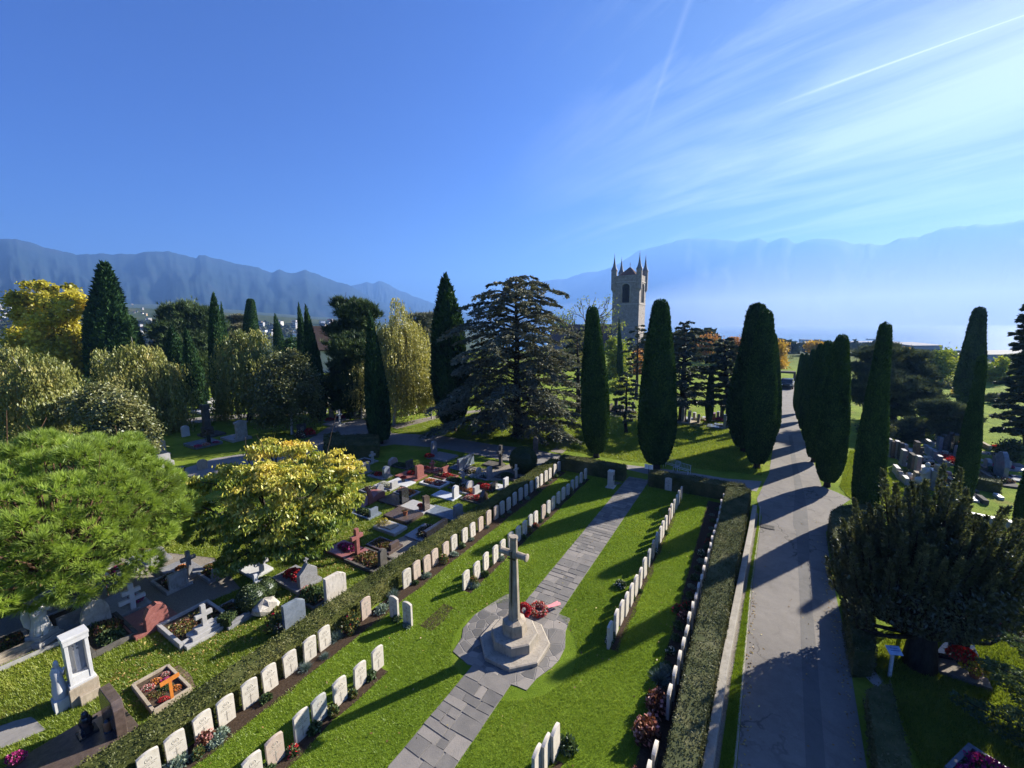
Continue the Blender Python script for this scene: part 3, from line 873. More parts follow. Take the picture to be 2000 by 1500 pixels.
column('cyp', 'cypress', 'black cypress with a narrow tip beside the great cedar', 'tree', (886, 842), (869, 538), 66, CY)
column('spire', 'cypress', 'left one of the pair of thin cypress spires against the far town', 'tree', (603, 792), (583, 594), 26, CY)
column('spire', 'cypress', 'right one of the pair of thin cypress spires against the far town', 'tree', (624, 822), (597, 597), 36, CY)
column('bright', 'cypress', 'bright green narrow cypress hugging the thin dark spire', 'tree', (630, 810), (617, 668), 22, CY)
column('spire', 'cypress', 'short cypress spire rising alone left of the thin pair', 'tree', (556, 742), (537, 614), 28, CY)
column('clip', 'cypress', 'blunt bullet-shaped cypress behind the weeping willow', 'tree', (492, 735), (489, 583), 40, CY)
column('cyp', 'cypress', 'tall dark cypress column right of the dark round pine', 'tree', (432, 800), (417, 574), 34, CY)
column('spire', 'cypress', 'thinner cypress leaning against the tall dark column', 'tree', (446, 770), (432, 592), 20, CY)
column('cyp', 'cypress', 'leafy mid-green cypress next to the weeping willow crown', 'tree', (362, 792), (334, 638), 42, CY)
column('spire', 'cypress', 'slim green cypress with a needle tip in front of the dark round pine', 'tree', (390, 798), (363, 642), 42, CY)
column('broad', 'broad_cypress', 'broad double-tipped cypress right of the yellow maple', 'tree', (226, 772), (203, 514), 92)
column('cyp', 'broad_cypress', 'left tip stem of the broad double-tipped cypress', 'tree', (210, 770), (197, 522), 40)
column('broad', 'broad_cypress', 'low side stem of the broad double-tipped cypress', 'tree', (268, 765), (256, 618), 56)
column('spire', 'cypress', 'small dark cypress at the foot of the church tower', 'tree', (1212, 748), (1209, 622), 11, CY)

# ------------------------------------------------------------------ crowns from lobes
def frame_at(C):
    v = C - EYE; h = np.array([v[0], v[1], 0.0]); h /= np.linalg.norm(h)
    return np.array([h[1], -h[0], 0.0]), h

def lobe_points(lobes, Y, ncl, inner=.45):
    """cluster centres and outward directions for lobes given in pixels (x, y, rx, ry, depth offset)"""
    C_, D_, S_ = [], [], []
    tot = sum(l[2] * l[3] for l in lobes)
    for l in lobes:
        x, y, rx, ry = l[:4]; dz = l[4] if len(l) > 4 else 0
        c = At(x, y, Y + dz)
        s = depth_of(c) / F; ca = math.cos(math.atan2(c[0], c[1]))
        rt, fw = frame_at(c)
        ax, az_ = rx * s * ca, ry * s; ay = (ax + az_) * .5
        k = max(4, int(ncl * l[2] * l[3] / tot))
        d = rdir(k); u = (inner ** 3 + rng.uniform(0, 1, k) * (1 - inner ** 3)) ** (1 / 3)
        p = c + (d[:, :1] * rt * ax + d[:, 1:2] * fw * ay + d[:, 2:] * np.array([0, 0, az_])) * u[:, None]
        o = unit(d[:, :1] * rt / ax + d[:, 1:2] * fw / ay + d[:, 2:] * np.array([0, 0, 1 / az_]))
        C_.append(p); D_.append(o); S_.append(np.full(k, (ax + az_) * .5))
    return np.concatenate(C_), np.concatenate(D_), np.concatenate(S_)

def limbs(base, lobes, Y, r0, mat, name='trunk', fork=.35, n=7, extra=0, wig=.25):
    """a tapered trunk with limbs reaching into every lobe"""
    b = MB()
    cs = [At(l[0], l[1], Y + (l[4] if len(l) > 4 else 0)) for l in lobes]
    mean = np.mean(cs, 0)
    fk = base + (mean - base) * fork; fk[:2] = base[:2] + (mean - base)[:2] * fork * .6
    b.tube([base - np.array([0, 0, .2]), base + (fk - base) * .12, base + (fk - base) * .55 + rng.normal(size=3) * r0 * .2, fk], [r0 * 1.35, r0, r0 * .85, r0 * .7], 9)
    def limb(p0, p1, ra, rb):
        m1 = p0 + (p1 - p0) * .35 + np.array([0, 0, .06]) * np.linalg.norm(p1 - p0) + rng.normal(size=3) * wig * .3
        m2 = p0 + (p1 - p0) * .7 + np.array([0, 0, .03]) * np.linalg.norm(p1 - p0) + rng.normal(size=3) * wig * .3
        b.tube([p0, m1, m2, p1], [ra, ra * .7, ra * .45, rb], 6)
        return m2
    for c in cs:
        m2 = limb(fk, c, r0 * .5, r0 * .1)
        for _ in range(extra):
            e = c + rng.normal(size=3) * min(.16 * np.linalg.norm(c - fk), 1.1)
            limb(m2, e, r0 * .2, r0 * .04)
    return b.mesh(name, mat)

def lobed_tree(name, label, cat, base_px, lobes, mat, leaf, n, ncl=60, asp=.6, bark_m=None, r0=.25, crad=.24, droop=.25, style='leaf',
               group=None, fork=.35, inner=.45, tint0=.5, topbias=0.0, flat=.65, extra=1, Y=None, strand=1.2, tvar=.2, base_z=0.0):
    base = G(*base_px, base_z)
    if Y is None: Y = base[1]
    elif base_z == 0:
        base = At(base_px[0], base_px[1], Y); base[2] = 0.0
    C_, D_, S_ = lobe_points(lobes, Y, ncl, inner)
    k = len(C_)
    ct = rng.normal(size=k) * tvar
    z0, z1 = C_[:, 2].min(), C_[:, 2].max()
    if style == 'weep':
        m = max(6, int(n / k / 14)); steps = 14
        q = np.repeat(np.arange(k), m)
        st = C_[q] + rng.normal(size=(len(q), 3)) * (S_[q] * crad)[:, None] * np.array([1, 1, .5])
        ln = strand * rng.uniform(.4, 1.15, len(q))
        od = D_[q] * np.array([1, 1, 0]) * .5 + rng.normal(size=(len(q), 3)) * .12
        j = np.tile(np.arange(steps), len(q)); qq = np.repeat(np.arange(len(q)), steps)
        s = (j + rng.uniform(0, 1, len(j))) / steps
        P = st[qq] + od[qq] * (np.sqrt(s) * ln[qq] * .45)[:, None] + np.array([0, 0, -1.0]) * (s ** 1.3 * ln[qq])[:, None] + rng.normal(size=(len(qq), 3)) * leaf * .25
        V = rleaves(P, leaf, asp, droop=1.2, jit=.6)
        t = tint0 + ct[q][qq] + rng.normal(size=len(qq)) * .16
        idx = q[qq]
    else:
        m = max(3, n // k)
        idx = np.repeat(np.arange(k), m)
        P = C_[idx] + rng.normal(size=(len(idx), 3)) * (S_[idx] * crad)[:, None] * np.array([1, 1, flat])
        if style == 'needle':
            ax = unit(D_[idx] * .5 + rng.normal(size=(len(idx), 3)) * .35 + np.array([0, 0, .7]))
            kk = 9
            V = needles(P, ax, leaf, leaf * asp, kk, .42)
            t = np.repeat(tint0 + ct[idx] + rng.normal(size=len(idx)) * .14, kk)
            idx = np.repeat(idx, kk)
        else:
            V = rleaves(P, leaf, asp, droop=droop, out=D_[idx] * .5, jit=.9)
            t = tint0 + ct[idx] + rng.normal(size=len(idx)) * .16
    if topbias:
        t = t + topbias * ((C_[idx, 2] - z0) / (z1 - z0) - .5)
    o = thing(name, label, cat, base, group=group)
    me = fast_mesh('crown', V, V.shape[1], mat, np.clip(t, 0, 1))
    c = link('crown', me, o); c.location = [-float(x) for x in base]
    tr = link('trunk', limbs(base, lobes, Y, r0, bark_m or BARK_GREY, fork=fork, extra=extra), o); tr.location = [-float(x) for x in base]
    return o

lobed_tree('maple_tree', 'big yellow autumn maple rising before the far hillside', 'tree', (110, 800),
           [(72, 590, 52, 36, 2), (108, 575, 40, 28), (40, 600, 32, 26), (135, 610, 42, 38, -2), (60, 650, 48, 46), (108, 660, 56, 52, -3), (150, 668, 38, 44), (95, 712, 62, 42, -2), (40, 690, 26, 36, 2), (100, 745, 50, 34, -3), (60, 735, 40, 34, -2), (152, 712, 34, 38), (85, 562, 26, 16)],
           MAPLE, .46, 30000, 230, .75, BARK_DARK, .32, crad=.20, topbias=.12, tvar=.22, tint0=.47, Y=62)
lobed_tree('weeping_birch', 'drooping brown-green birch with white limbs at the left border', 'tree', (40, 880),
           [(20, 720, 44, 40), (70, 720, 46, 34, -2), (105, 755, 34, 44), (30, 780, 52, 44, -2), (85, 800, 46, 34, -3), (-20, 750, 40, 60)],
           WEEP, .26, 34000, 120, .38, BARK_BIRCH, .22, .30, style='weep', strand=2.0, tint0=.42, extra=3, Y=34)
lobed_tree('weeping_birch', 'tall drooping birch with ochre tips left of the green cypress pair', 'tree', (285, 862),
           [(265, 695, 44, 34), (225, 715, 36, 40, 2), (310, 735, 38, 46), (270, 770, 50, 50, -2), (330, 790, 34, 50, -1), (320, 830, 30, 30)],
           WEEP, .28, 36000, 130, .38, BARK_BIRCH, .24, .30, style='weep', strand=2.4, tint0=.5, extra=3, topbias=-.25, Y=40)
lobed_tree('olive_green_tree', 'small-leaved olive green tree behind the bright round pine', 'tree', (235, 905),
           [(200, 790, 46, 36), (240, 815, 54, 44, -1), (270, 850, 40, 40, -1), (170, 800, 36, 34, 1), (215, 860, 44, 36), (140, 800, 30, 26, 2)],
           OLIVE, .22, 26000, 200, .55, r0=.2, crad=.24, Y=29)
lobed_tree('dark_shrub_tree', 'dark green bushy tree under the yellow maple', 'tree', (130, 838), [(120, 770, 44, 30), (165, 770, 34, 28)], PINE, .30, 7000, 80, .5, r0=.15, Y=44)
lobed_tree('round_pine', 'dark spreading pine behind the slim cypresses on the left', 'tree', (380, 815),
           [(340, 625, 34, 22), (372, 622, 40, 28), (400, 640, 26, 30), (350, 655, 46, 28, -2), (395, 680, 30, 40), (405, 730, 22, 40), (330, 690, 26, 24), (365, 690, 40, 34, -3), (350, 735, 36, 30, -2)],
           PINE, .8, 17000, 200, .12, BARK_DARK, .3, .32, style='needle', flat=.5, Y=70)
lobed_tree('willow_tree', 'round weeping willow of dull olive gold left of the olive birch', 'tree', (490, 838),
           [(485, 672, 38, 30), (460, 705, 34, 36), (505, 715, 44, 40, -2), (470, 755, 44, 44), (520, 760, 40, 44), (445, 790, 22, 30)],
           WEEP, .28, 30000, 120, .40, BARK_DARK, .3, .30, style='weep', strand=2.2, tint0=.36, Y=43)
lobed_tree('leafy_birch', 'dark leafy birch on a pale stem in front of the willow', 'tree', (571, 848),
           [(560, 720, 42, 32), (590, 745, 34, 34), (545, 760, 46, 42, -1), (590, 790, 36, 40), (540, 800, 44, 36), (575, 700, 22, 16)],
           OLIVE, .22, 24000, 220, .55, BARK_BIRCH, .14, .25, tint0=.30)
lobed_tree('umbrella_cedar', 'small umbrella-topped conifer showing over the willow', 'tree', (466, 790), [(462, 622, 20, 9), (470, 638, 22, 12), (458, 655, 18, 12)], CEDAR, .6, 1500, 40, .2, BARK_DARK, .3, .3, style='needle', flat=.3, Y=85)
lobed_tree('dark_conifer', 'tall irregular black-green pine left of the yellow birch', 'tree', (692, 828),
           [(690, 608, 34, 18), (672, 600, 14, 20), (715, 625, 26, 26), (680, 650, 34, 26), (705, 680, 38, 26, -2), (690, 725, 42, 30), (665, 760, 40, 24, -2), (718, 740, 26, 36), (690, 690, 36, 30, -2.5), (700, 755, 40, 30, -2.5), (684, 792, 36, 22, -2)],
           PINE, .62, 20000, 240, .13, BARK_DARK, .3, .30, style='needle', flat=.45, Y=46)
lobed_tree('yellow_birch', 'pale yellow weeping birch on a white stem between two dark cypresses', 'tree', (770, 830),
           [(779, 604, 9, 26), (772, 650, 28, 34), (802, 665, 32, 38, 1), (770, 705, 42, 46), (815, 715, 34, 48), (785, 757, 48, 36), (836, 735, 20, 44, 1), (750, 675, 16, 34)],
           BIRCH, .19, 54000, 230, .5, BARK_BIRCH, .15, .28, style='weep', strand=2.2, tint0=.55, fork=.5, tvar=.12, Y=40.5)
lobed_tree('young_birch', 'slim young birch squeezed between the dark pine and the lone cypress', 'tree', (706, 815), [(706, 710, 16, 26), (706, 750, 20, 34)], BIRCH, .21, 9000, 40, .5, BARK_BIRCH, .09, .3, style='weep', strand=1.5, tint0=.42, Y=43)
for q_, (bx, by, tx, ty, lb_) in enumerate([(797, 812, 797, 760, 'thin pale-stemmed birch right of the yellow birch trunk'), (843, 818, 842, 748, 'thin white-stemmed birch at the bend of the footpath'),
                                            (858, 800, 856, 745, 'thin white-stemmed birch touching the black cypress')]):
    lobed_tree('young_birch', lb_, 'tree', (bx, by), [(tx, ty, 11, 22), (tx + 3, ty + 14, 12, 18)], BIRCH, .2, 4500, 26, .5, BARK_BIRCH, .07, .3, style='weep', strand=1.2, tint0=.45, group='young birches by the footpath')
lobed_tree('far_cedar', 'hazy flat-topped cedar between the yellow birch and the black cypress', 'tree', (825, 790), [(820, 622, 30, 10), (832, 640, 24, 14), (812, 648, 26, 14), (828, 672, 26, 18)], CEDAR, .6, 2600, 60, .2, BARK_DARK, .3, .3, style='needle', flat=.3, Y=75)
lobed_tree('round_shrub_tree', 'dark oval evergreen left of the thin cypress pair', 'tree', (572, 770), [(572, 690, 14, 28), (570, 718, 16, 26)], CYP, .45, 3500, 50, .4, BARK_DARK, .15, .3, Y=58)

# ------------------------------------------------------------------ the great cedar and its kin
def cedar(name, label, base_px, top_px, prof, n_br, cards, seed, mat, leaf=.34, r0=.45, asp=.45, group=None, droop=.35, lift=.22, gap=.25, width=.30):
    """tiers of flat boughs; prof gives (pixel row, half-width left, half-width right)"""
    r = np.random.default_rng(seed)
    base = G(*base_px); top = At(top_px[0], top_px[1], base[1])
    rows = np.array(prof, float)
    b = MB()
    H = top[2] - base[2]
    ax = lambda z: base + (top - base) * np.clip((z - base[2]) / H, 0, 1)
    b.tube([base - np.array([0, 0, .2])] + [ax(base[2] + H * k) + r.normal(size=3) * .04 for k in (.04, .2, .4, .6, .8, .97)], [r0 * 1.4, r0, r0 * .9, r0 * .7, r0 * .5, r0 * .28, r0 * .08], 10)
    rt, fw = frame_at(base)
    s = depth_of(base) / F * math.cos(math.atan2(base[0], base[1]))
    PP, DD, TT = [], [], []
    y0, y1 = rows[0, 0], rows[-1, 0]
    for i in range(n_br):
        yp = y0 + (y1 - y0) * ((i + r.uniform(-.3, .3)) / n_br)
        yp = np.clip(yp, y0, y1)
        zc = At(top_px[0], yp, base[1])[2]
        ang = i * 2.399 + r.uniform(-.4, .4)
        side = math.cos(ang)
        Lw = np.interp(yp, rows[:, 0], rows[:, 2] if side > 0 else rows[:, 1]) * s * (.66 + .44 * r.random())
        L = Lw * (1.0 if abs(side) > .5 else .9)
        h = rt * math.cos(ang) + fw * math.sin(ang)
        p0 = ax(zc - L * lift * .55)
        fp = lambda q: p0 + h * (L * q) + np.array([0, 0, 1.0]) * (L * (lift * 2.2 * q - (lift * 1.1 + droop * .5) * q * q))
        b.tube([fp(q) for q in (0, .2, .45, .7, .95)], [r0 * .26, r0 * .2, r0 * .13, r0 * .07, .01], 5)
        n = int(cards * (L / (rows[:, 1].max() * s)) ** 1.5) + 10
        # sub-boughs carry the flat pads
        nb = max(4, int(7 * L / 3))
        for k in range(nb):
            q0 = gap + (1 - gap) * (k + r.random()) / nb
            sa = r.choice([-1, 1]) * r.uniform(.25, 1.1)
            hd = unit(h * math.cos(sa) + np.cross([0, 0, 1.0], h) * math.sin(sa))
            sl = L * width * (1.1 - .6 * q0) * r.uniform(.6, 1.2)
            c0 = fp(q0)
            if r.random() < .5: b.tube([c0, c0 + hd * sl * .8 - np.array([0, 0, sl * .06])], [r0 * .06, .008], 4)
            m = max(4, n // nb)
            u = r.uniform(0, 1, m)
            lat = r.normal(size=m) * .22 * sl * (1.1 - .5 * u)
            sd_ = np.cross([0, 0, 1.0], hd)
            P = c0 + hd * (u * sl)[:, None] + sd_ * lat[:, None] + np.array([0, 0, 1.0]) * (.05 * sl - .28 * sl * u * u * (droop / .35) - np.abs(lat) * .25 + r.normal(size=m) * .05)[:, None]
            d = unit(hd + sd_ * (lat / (sl + .01) * 2.0)[:, None] + r.normal(size=(m, 3)) * .35 + np.array([0, 0, -.18]))
            PP.append(P); DD.append(d)
            TT.append(.45 + .12 * r.normal() + .16 * r.normal(size=m) + .25 * (1 - (yp - y0) / (y1 - y0) - .5))  # light on the upper boughs is put into their tint, browner towards the top
    P = np.concatenate(PP); d = np.concatenate(DD); t = np.concatenate(TT); n = len(P)
    L_ = leaf * rng.uniform(.6, 1.3, (n, 1))
    w = unit(np.cross(d, np.array([0, 0, 1.0]) + rng.normal(size=(n, 3)) * .55))
    w = unit(np.cross(d, unit(np.cross(w, d)) + rng.normal(size=(n, 3)) * .35))
    V = leaves(P - d * L_ * .4, d * L_, w * L_ * asp * .5)
    o = thing(name, label, 'tree', base, group=group)
    c = link('crown', fast_mesh('crown', V, 4, mat, np.clip(t, 0, 1)), o); c.location = [-float(x) for x in base]
    c = link('trunk', b.mesh('trunk', BARK_DARK), o); c.location = [-float(x) for x in base]
    return o

cedar('great_cedar', 'huge grey-green cedar with flat tiers in the middle of the lawn', (1010, 852), (1008, 540),
      [(540, 84, 40), (550, 78, 88), (566, 84, 100), (590, 102, 94), (612, 112, 104), (640, 126, 118), (668, 122, 104), (695, 136, 128), (725, 166, 122), (755, 150, 134), (785, 156, 130), (810, 146, 134), (830, 110, 116)],
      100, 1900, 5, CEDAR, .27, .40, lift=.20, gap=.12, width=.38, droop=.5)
CD = 'dark cedars beyond the lawn'
cedar('dark_cedar', 'tall spreading dark cedar just right of the broad yew column', (1333, 822), (1338, 628),
      [(630, 12, 14), (645, 30, 40), (665, 34, 58), (690, 30, 66), (720, 60, 70), (745, 70, 66), (770, 100, 62), (790, 60, 66)], 64, 800, 8, CEDAR_DARK, .34, .38, group=CD, gap=.15, width=.4)
cedar('dark_cedar', 'low dark cedar between the thin yew pillar and the shaggy corner yew', (1425, 832), (1415, 660),
      [(662, 14, 20), (690, 30, 40), (715, 46, 46), (740, 46, 40), (765, 50, 40), (795, 44, 36)], 50, 700, 9, CEDAR_DARK, .36, .3, group=CD, gap=.15, width=.4)
cedar('dark_cedar', 'thin layered cedar with bare gaps in front of the church tower', (1243, 775), (1247, 634),
      [(636, 4, 14), (650, 18, 22), (665, 24, 24), (685, 28, 26), (705, 28, 26), (725, 26, 22)], 30, 170, 10, CEDAR_DARK, .42, .22, group=CD, gap=.45)
cedar('dark_cedar', 'dark cedar hidden behind the right half of the great cedar', (1130, 806), (1128, 640),
      [(645, 20, 20), (680, 34, 34), (710, 44, 40), (745, 46, 40), (775, 40, 36)], 36, 260, 12, CEDAR_DARK, .42, .3, group=CD)
cedar('dark_cedar', 'grey low-branched fir peeping out left of the broad yew column', (1222, 845), (1226, 720),
      [(725, 6, 8), (745, 22, 20), (770, 28, 24), (800, 26, 20), (825, 20, 18)], 30, 200, 14, CEDAR, .3, .16, group=CD)

# ------------------------------------------------------------------ bare tree and the trees round the church
def bare_tree(name, label, base, top, spread, seed, mat, leaf_m=None, nleaf=0, depth=5):
    r = np.random.default_rng(seed); b = MB(); ends = []
    def grow(p, d, L, rad_, lev):
        q = p + d * L * .5 + r.normal(size=3) * L * .05; e = p + d * L + r.normal(size=3) * L * .06
        b.tube([p, q, e], [rad_, rad_ * .85, rad_ * .62], 5 if lev < 2 else 3)
        if lev >= depth: ends.append(e); return
        for _ in range(3 if lev < 3 else 2):
            nd = unit(d + r.normal(size=3) * spread + np.array([0, 0, .22]))
            grow(p + d * L * r.uniform(.6, 1.0), nd, L * r.uniform(.62, .80), rad_ * .63, lev + 1)
            if lev > 2: ends.append(e)
    H = np.linalg.norm(top - base)
    grow(np.asarray(base, float), unit(top - base), H * .30, H * .020, 0)
    o = thing(name, label, 'tree', base)
    c = link('trunk', b.mesh('trunk', mat), o); c.location = [-float(x) for x in base]
    if nleaf:
        E = np.array(ends); P = E[r.integers(0, len(E), nleaf)] + r.normal(size=(nleaf, 3)) * H * .03
        V = rleaves(P, H * .022, .6)
        c = link('crown', fast_mesh('crown', V, 4, leaf_m, np.clip(.6 + .2 * r.normal(size=nleaf), 0, 1)), o); c.location = [-float(x) for x in base]
    return o
Yb = 92
bare_tree('bare_tree', 'tall leafless tree with fine twigs left of the church tower', np.append(At(1138, 735, Yb)[:2], -.3), At(1140, 540, Yb), .34, 3, BARK_GREY, LIME, 500)
bare_tree('bare_tree', 'thin almost leafless tree touching the left side of the church tower', np.append(At(1172, 735, Yb)[:2], -.3), At(1174, 575, Yb), .36, 11, BARK_GREY, LIME, 700)
BK = 'trees around the church'
def far_tree(label, x, y, rx, ry, mat, Y=95, n=3500, leaf=.55, name='far_tree', group=BK, style='leaf', asp=.6, seedl=5):
    r = random.Random(int(x * 7 + y))
    lobes = [(x, y, rx * .7, ry * .75, 0)] + [(x + r.uniform(-.5, .5) * rx, y + r.uniform(-.5, .55) * ry, rx * r.uniform(.4, .6), ry * r.uniform(.38, .55), r.uniform(-2, 2)) for _ in range(seedl)]
    base = At(x, y + ry, Y); base[2] = float(terrain(base[0], base[1])) - .1
    bx, by = px(base)
    return lobed_tree(name, label, 'tree', (bx, by), lobes, mat, leaf, n, 60, asp, BARK_DARK, .2, .26, group=group, style=style, Y=Y, base_z=base[2], flat=.45 if style == 'needle' else .65)
far_tree('lime green leafy tree in front of the church wall', 1208, 700, 28, 52, LIME, 75, 6000, .42)
far_tree('bushy lime green tree below the orange one by the broad yew column', 1214, 770, 30, 40, LIME, 60, 5500, .34)
far_tree('rust orange tree squeezed between the tower foot and the broad yew column', 1246, 712, 22, 30, RUST, 80, 3500, .42)
far_tree('olive tree behind the slim clipped yew column', 1190, 740, 20, 50, OLIVE, 85, 4000, .5)
far_tree('brown-leaved tree filling the gap beneath the leafless tree', 1130, 690, 40, 46, WEEP, 100, 5000, .5)
far_tree('olive brown tree behind the right side of the great cedar', 1085, 730, 50, 60, WEEP, 90, 6000, .5)
far_tree('golden tree glowing through the gaps left of the great cedar trunk', 935, 740, 50, 50, LIME, 90, 6000, .5)
far_tree('ochre tree right of the dark spreading cedar top', 1385, 672, 36, 24, RUST, 105, 3600, .5)
far_tree('mossy green tree left of the shaggy corner yew', 1412, 690, 26, 32, OLIVE, 98, 3000, .5)
far_tree('rust tipped tree behind the mossy green one', 1437, 672, 20, 22, RUST, 112, 2500, .5)
far_tree('orange-gold tree behind the corner pair of yews beside the road', 1524, 700, 13, 46, GOLD, 88, 4000, .42)
far_tree('golden bush tree showing over the flat-topped avenue yews', 1590, 676, 26, 12, GOLD, 120, 2600, .5)
far_tree('thin leafless-looking brown tree above the end of the road', 1545, 712, 16, 22, OLIVE, 110, 1400, .5)
far_tree('green tree closing the end of the road', 1556, 735, 18, 18, OLIVE, 100, 2000, .42)
RB = 'trees beyond the lower graves'
lobed_tree('spreading_pine', 'wide dark pine with layered pads right of the avenue', 'tree', (1742, 842),
           [(1720, 690, 46, 16), (1765, 700, 40, 18, 1), (1700, 720, 40, 20), (1780, 730, 38, 20), (1735, 750, 50, 22, -2), (1690, 765, 34, 22), (1790, 775, 40, 24, -1), (1745, 795, 44, 22), (1812, 742, 18, 22)],
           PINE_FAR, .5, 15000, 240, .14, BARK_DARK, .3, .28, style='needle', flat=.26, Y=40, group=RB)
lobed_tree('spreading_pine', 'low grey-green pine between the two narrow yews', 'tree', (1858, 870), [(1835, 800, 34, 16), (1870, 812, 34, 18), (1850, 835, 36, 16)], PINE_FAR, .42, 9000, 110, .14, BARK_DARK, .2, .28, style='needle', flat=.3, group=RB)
far_tree('tall open yellow-green tree left of the torn-tipped yew', 1838, 715, 34, 44, LIME, 70, 4500, .42, group=RB)
far_tree('dull green tree under the tall open yellow-green one', 1850, 770, 40, 34, OLIVE, 60, 4500, .4, group=RB)
far_tree('bright yellow sapling in front of the torn-tipped yew', 1882, 772, 26, 24, GOLD, 54, 2600, .34, group=RB)
far_tree('yellow-green tree right of the torn-tipped yew', 1948, 735, 30, 44, LIME, 66, 4500, .42, group=RB)
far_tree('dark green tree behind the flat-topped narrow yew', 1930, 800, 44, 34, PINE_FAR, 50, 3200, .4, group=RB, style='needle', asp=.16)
far_tree('dark low tree casting shade over the lower graves', 1795, 822, 24, 16, PINE, 48, 2200, .35, group=RB)
far_tree('far green tree left of the grey industrial hall', 1690, 690, 24, 18, PINE_FAR, 130, 2200, .6, group=RB)
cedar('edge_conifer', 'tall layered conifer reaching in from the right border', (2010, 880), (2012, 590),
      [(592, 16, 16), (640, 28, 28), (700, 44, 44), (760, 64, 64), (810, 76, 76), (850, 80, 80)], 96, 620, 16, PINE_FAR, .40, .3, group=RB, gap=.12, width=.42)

for bx, by, lo, mt, sty, n_, lf_, lb_ in [
(1700, 862, [(1700, 842, 22, 16)], BOX, 'leaf', 3000, .16, 'round green shrub by the footpath behind the tapering yew'),
    (1728, 866, [(1728, 846, 20, 18)], OLIVE, 'leaf', 3000, .16, 'olive shrub second from the tapering yew along the footpath'),
    (1768, 862, [(1768, 838, 24, 22)], PINE_FAR, 'needle', 3000, .3, 'dark fluffy shrub near the sunny grass wedge'),
    (1800, 852, [(1800, 834, 22, 16)], LIME, 'leaf', 2600, .18, 'light green shrub beyond the wide blue-grey slab'),
    (1822, 846, [(1822, 818, 20, 24)], PINE, 'needle', 3200, .3, 'dark upright shrub beyond the flat white tomb'),
    (1975, 905, [(1972, 880, 26, 20)], BOX, 'leaf', 3000, .16, 'dark bush behind the pale small stone on the right')]:
    lobed_tree('shrub_tree', lb_, 'shrub', (bx, by), lo, mt, lf_, n_, 60, .14 if sty == 'needle' else .6, BARK_DARK, .08, .28, style=sty, flat=.35 if sty == 'needle' else .65, group=RB)

# ------------------------------------------------------------------ the bright round pine in front
def stone_pine():
    base = G(140, 1165)
    C0 = At(92, 1035, base[1] - .9)
    Rx, Rz = 3.42, 2.95
    r = np.random.default_rng(17)
    # bumps over a dome
    k = 150
    i = np.arange(k); zc = 1 - 1.5 * (i + .5) / k; ph = i * 2.39996
    d = np.column_stack([np.sqrt(1 - zc ** 2) * np.cos(ph), np.sqrt(1 - zc ** 2) * np.sin(ph), zc])
    c = C0 + d * np.array([Rx, Rx, Rz]) * r.uniform(.80, 1.06, (k, 1))
    P_, A_, T_ = [], [], []
    for q in range(k):
        m = 40
        dd = unit(r.normal(size=(m, 3)) + d[q] * .9)
        rad_ = r.uniform(.34, .56)
        p = c[q] + dd * np.array([1, 1, .72]) * rad_
        P_.append(p); A_.append(unit(dd * .8 + d[q] * .3 + np.array([0, 0, .75]))); T_.append(np.clip(.45 + .12 * r.normal() + .14 * r.normal(size=m), 0, 1))
    P, A, T = np.concatenate(P_), np.concatenate(A_), np.concatenate(T_)
    kk = 34
    V = needles(P, A, .29, .022, kk, .40)
    o = thing('stone_pine', 'bright green round-crowned pine in front of the left graves', 'tree', base)
    cr = link('crown', fast_mesh('crown', V, 3, STONE_PINE, np.repeat(T, kk)), o); cr.location = [-float(x) for x in base]
    b = MB()
    fk = base + (C0 - base) * .4
    b.tube([base - np.array([0, 0, .2]), base + (fk - base) * .5, fk], [.34, .27, .24], 10)
    for q in range(0, k, 2):
        m1 = fk + (c[q] - fk) * .5 + np.array([0, 0, -.15]); 
        b.tube([fk, m1, c[q]], [.085, .05, .012], 5)
        for _ in range(3):
            b.tube([c[q] + (m1 - c[q]) * r.uniform(.1, .5), c[q] + r.normal(size=3) * .5], [.02, .006], 4)
    t = link('trunk', b.mesh('trunk', BARK_RED), o); t.location = [-float(x) for x in base]
stone_pine()

# ------------------------------------------------------------------ the yellow-green dogwood
lobed_tree('dogwood_tree', 'spreading tree with drooping yellow and green leaves among the graves', 'tree', (545, 1090),
           [(470, 905, 46, 22, 1.6), (540, 872, 60, 24, 2.2), (600, 890, 50, 24, 1.6), (655, 905, 46, 22, .8), (690, 925, 26, 18, .4), (420, 935, 50, 24, 1.0), (500, 935, 66, 32, 0), (580, 940, 70, 34, -.4),
            (655, 960, 52, 30, -.2), (390, 985, 46, 26, .3), (460, 1000, 62, 34, -.9), (550, 1010, 72, 38, -1.2), (640, 1010, 54, 36, -.7), (690, 985, 26, 26, 0), (410, 1040, 40, 30, -.6), (480, 1070, 50, 34, -1.6),
            (560, 1060, 50, 28, -1.6), (630, 1055, 36, 26, -1.0), (440, 1105, 30, 26, -1.7), (372, 1010, 24, 20, .2)],
           DOGWOOD, .17, 46000, 330, .42, BARK_DARK, .17, .20, droop=1.15, topbias=.75, tint0=.46, flat=.28, inner=.5, extra=2, tvar=.16, fork=.3)

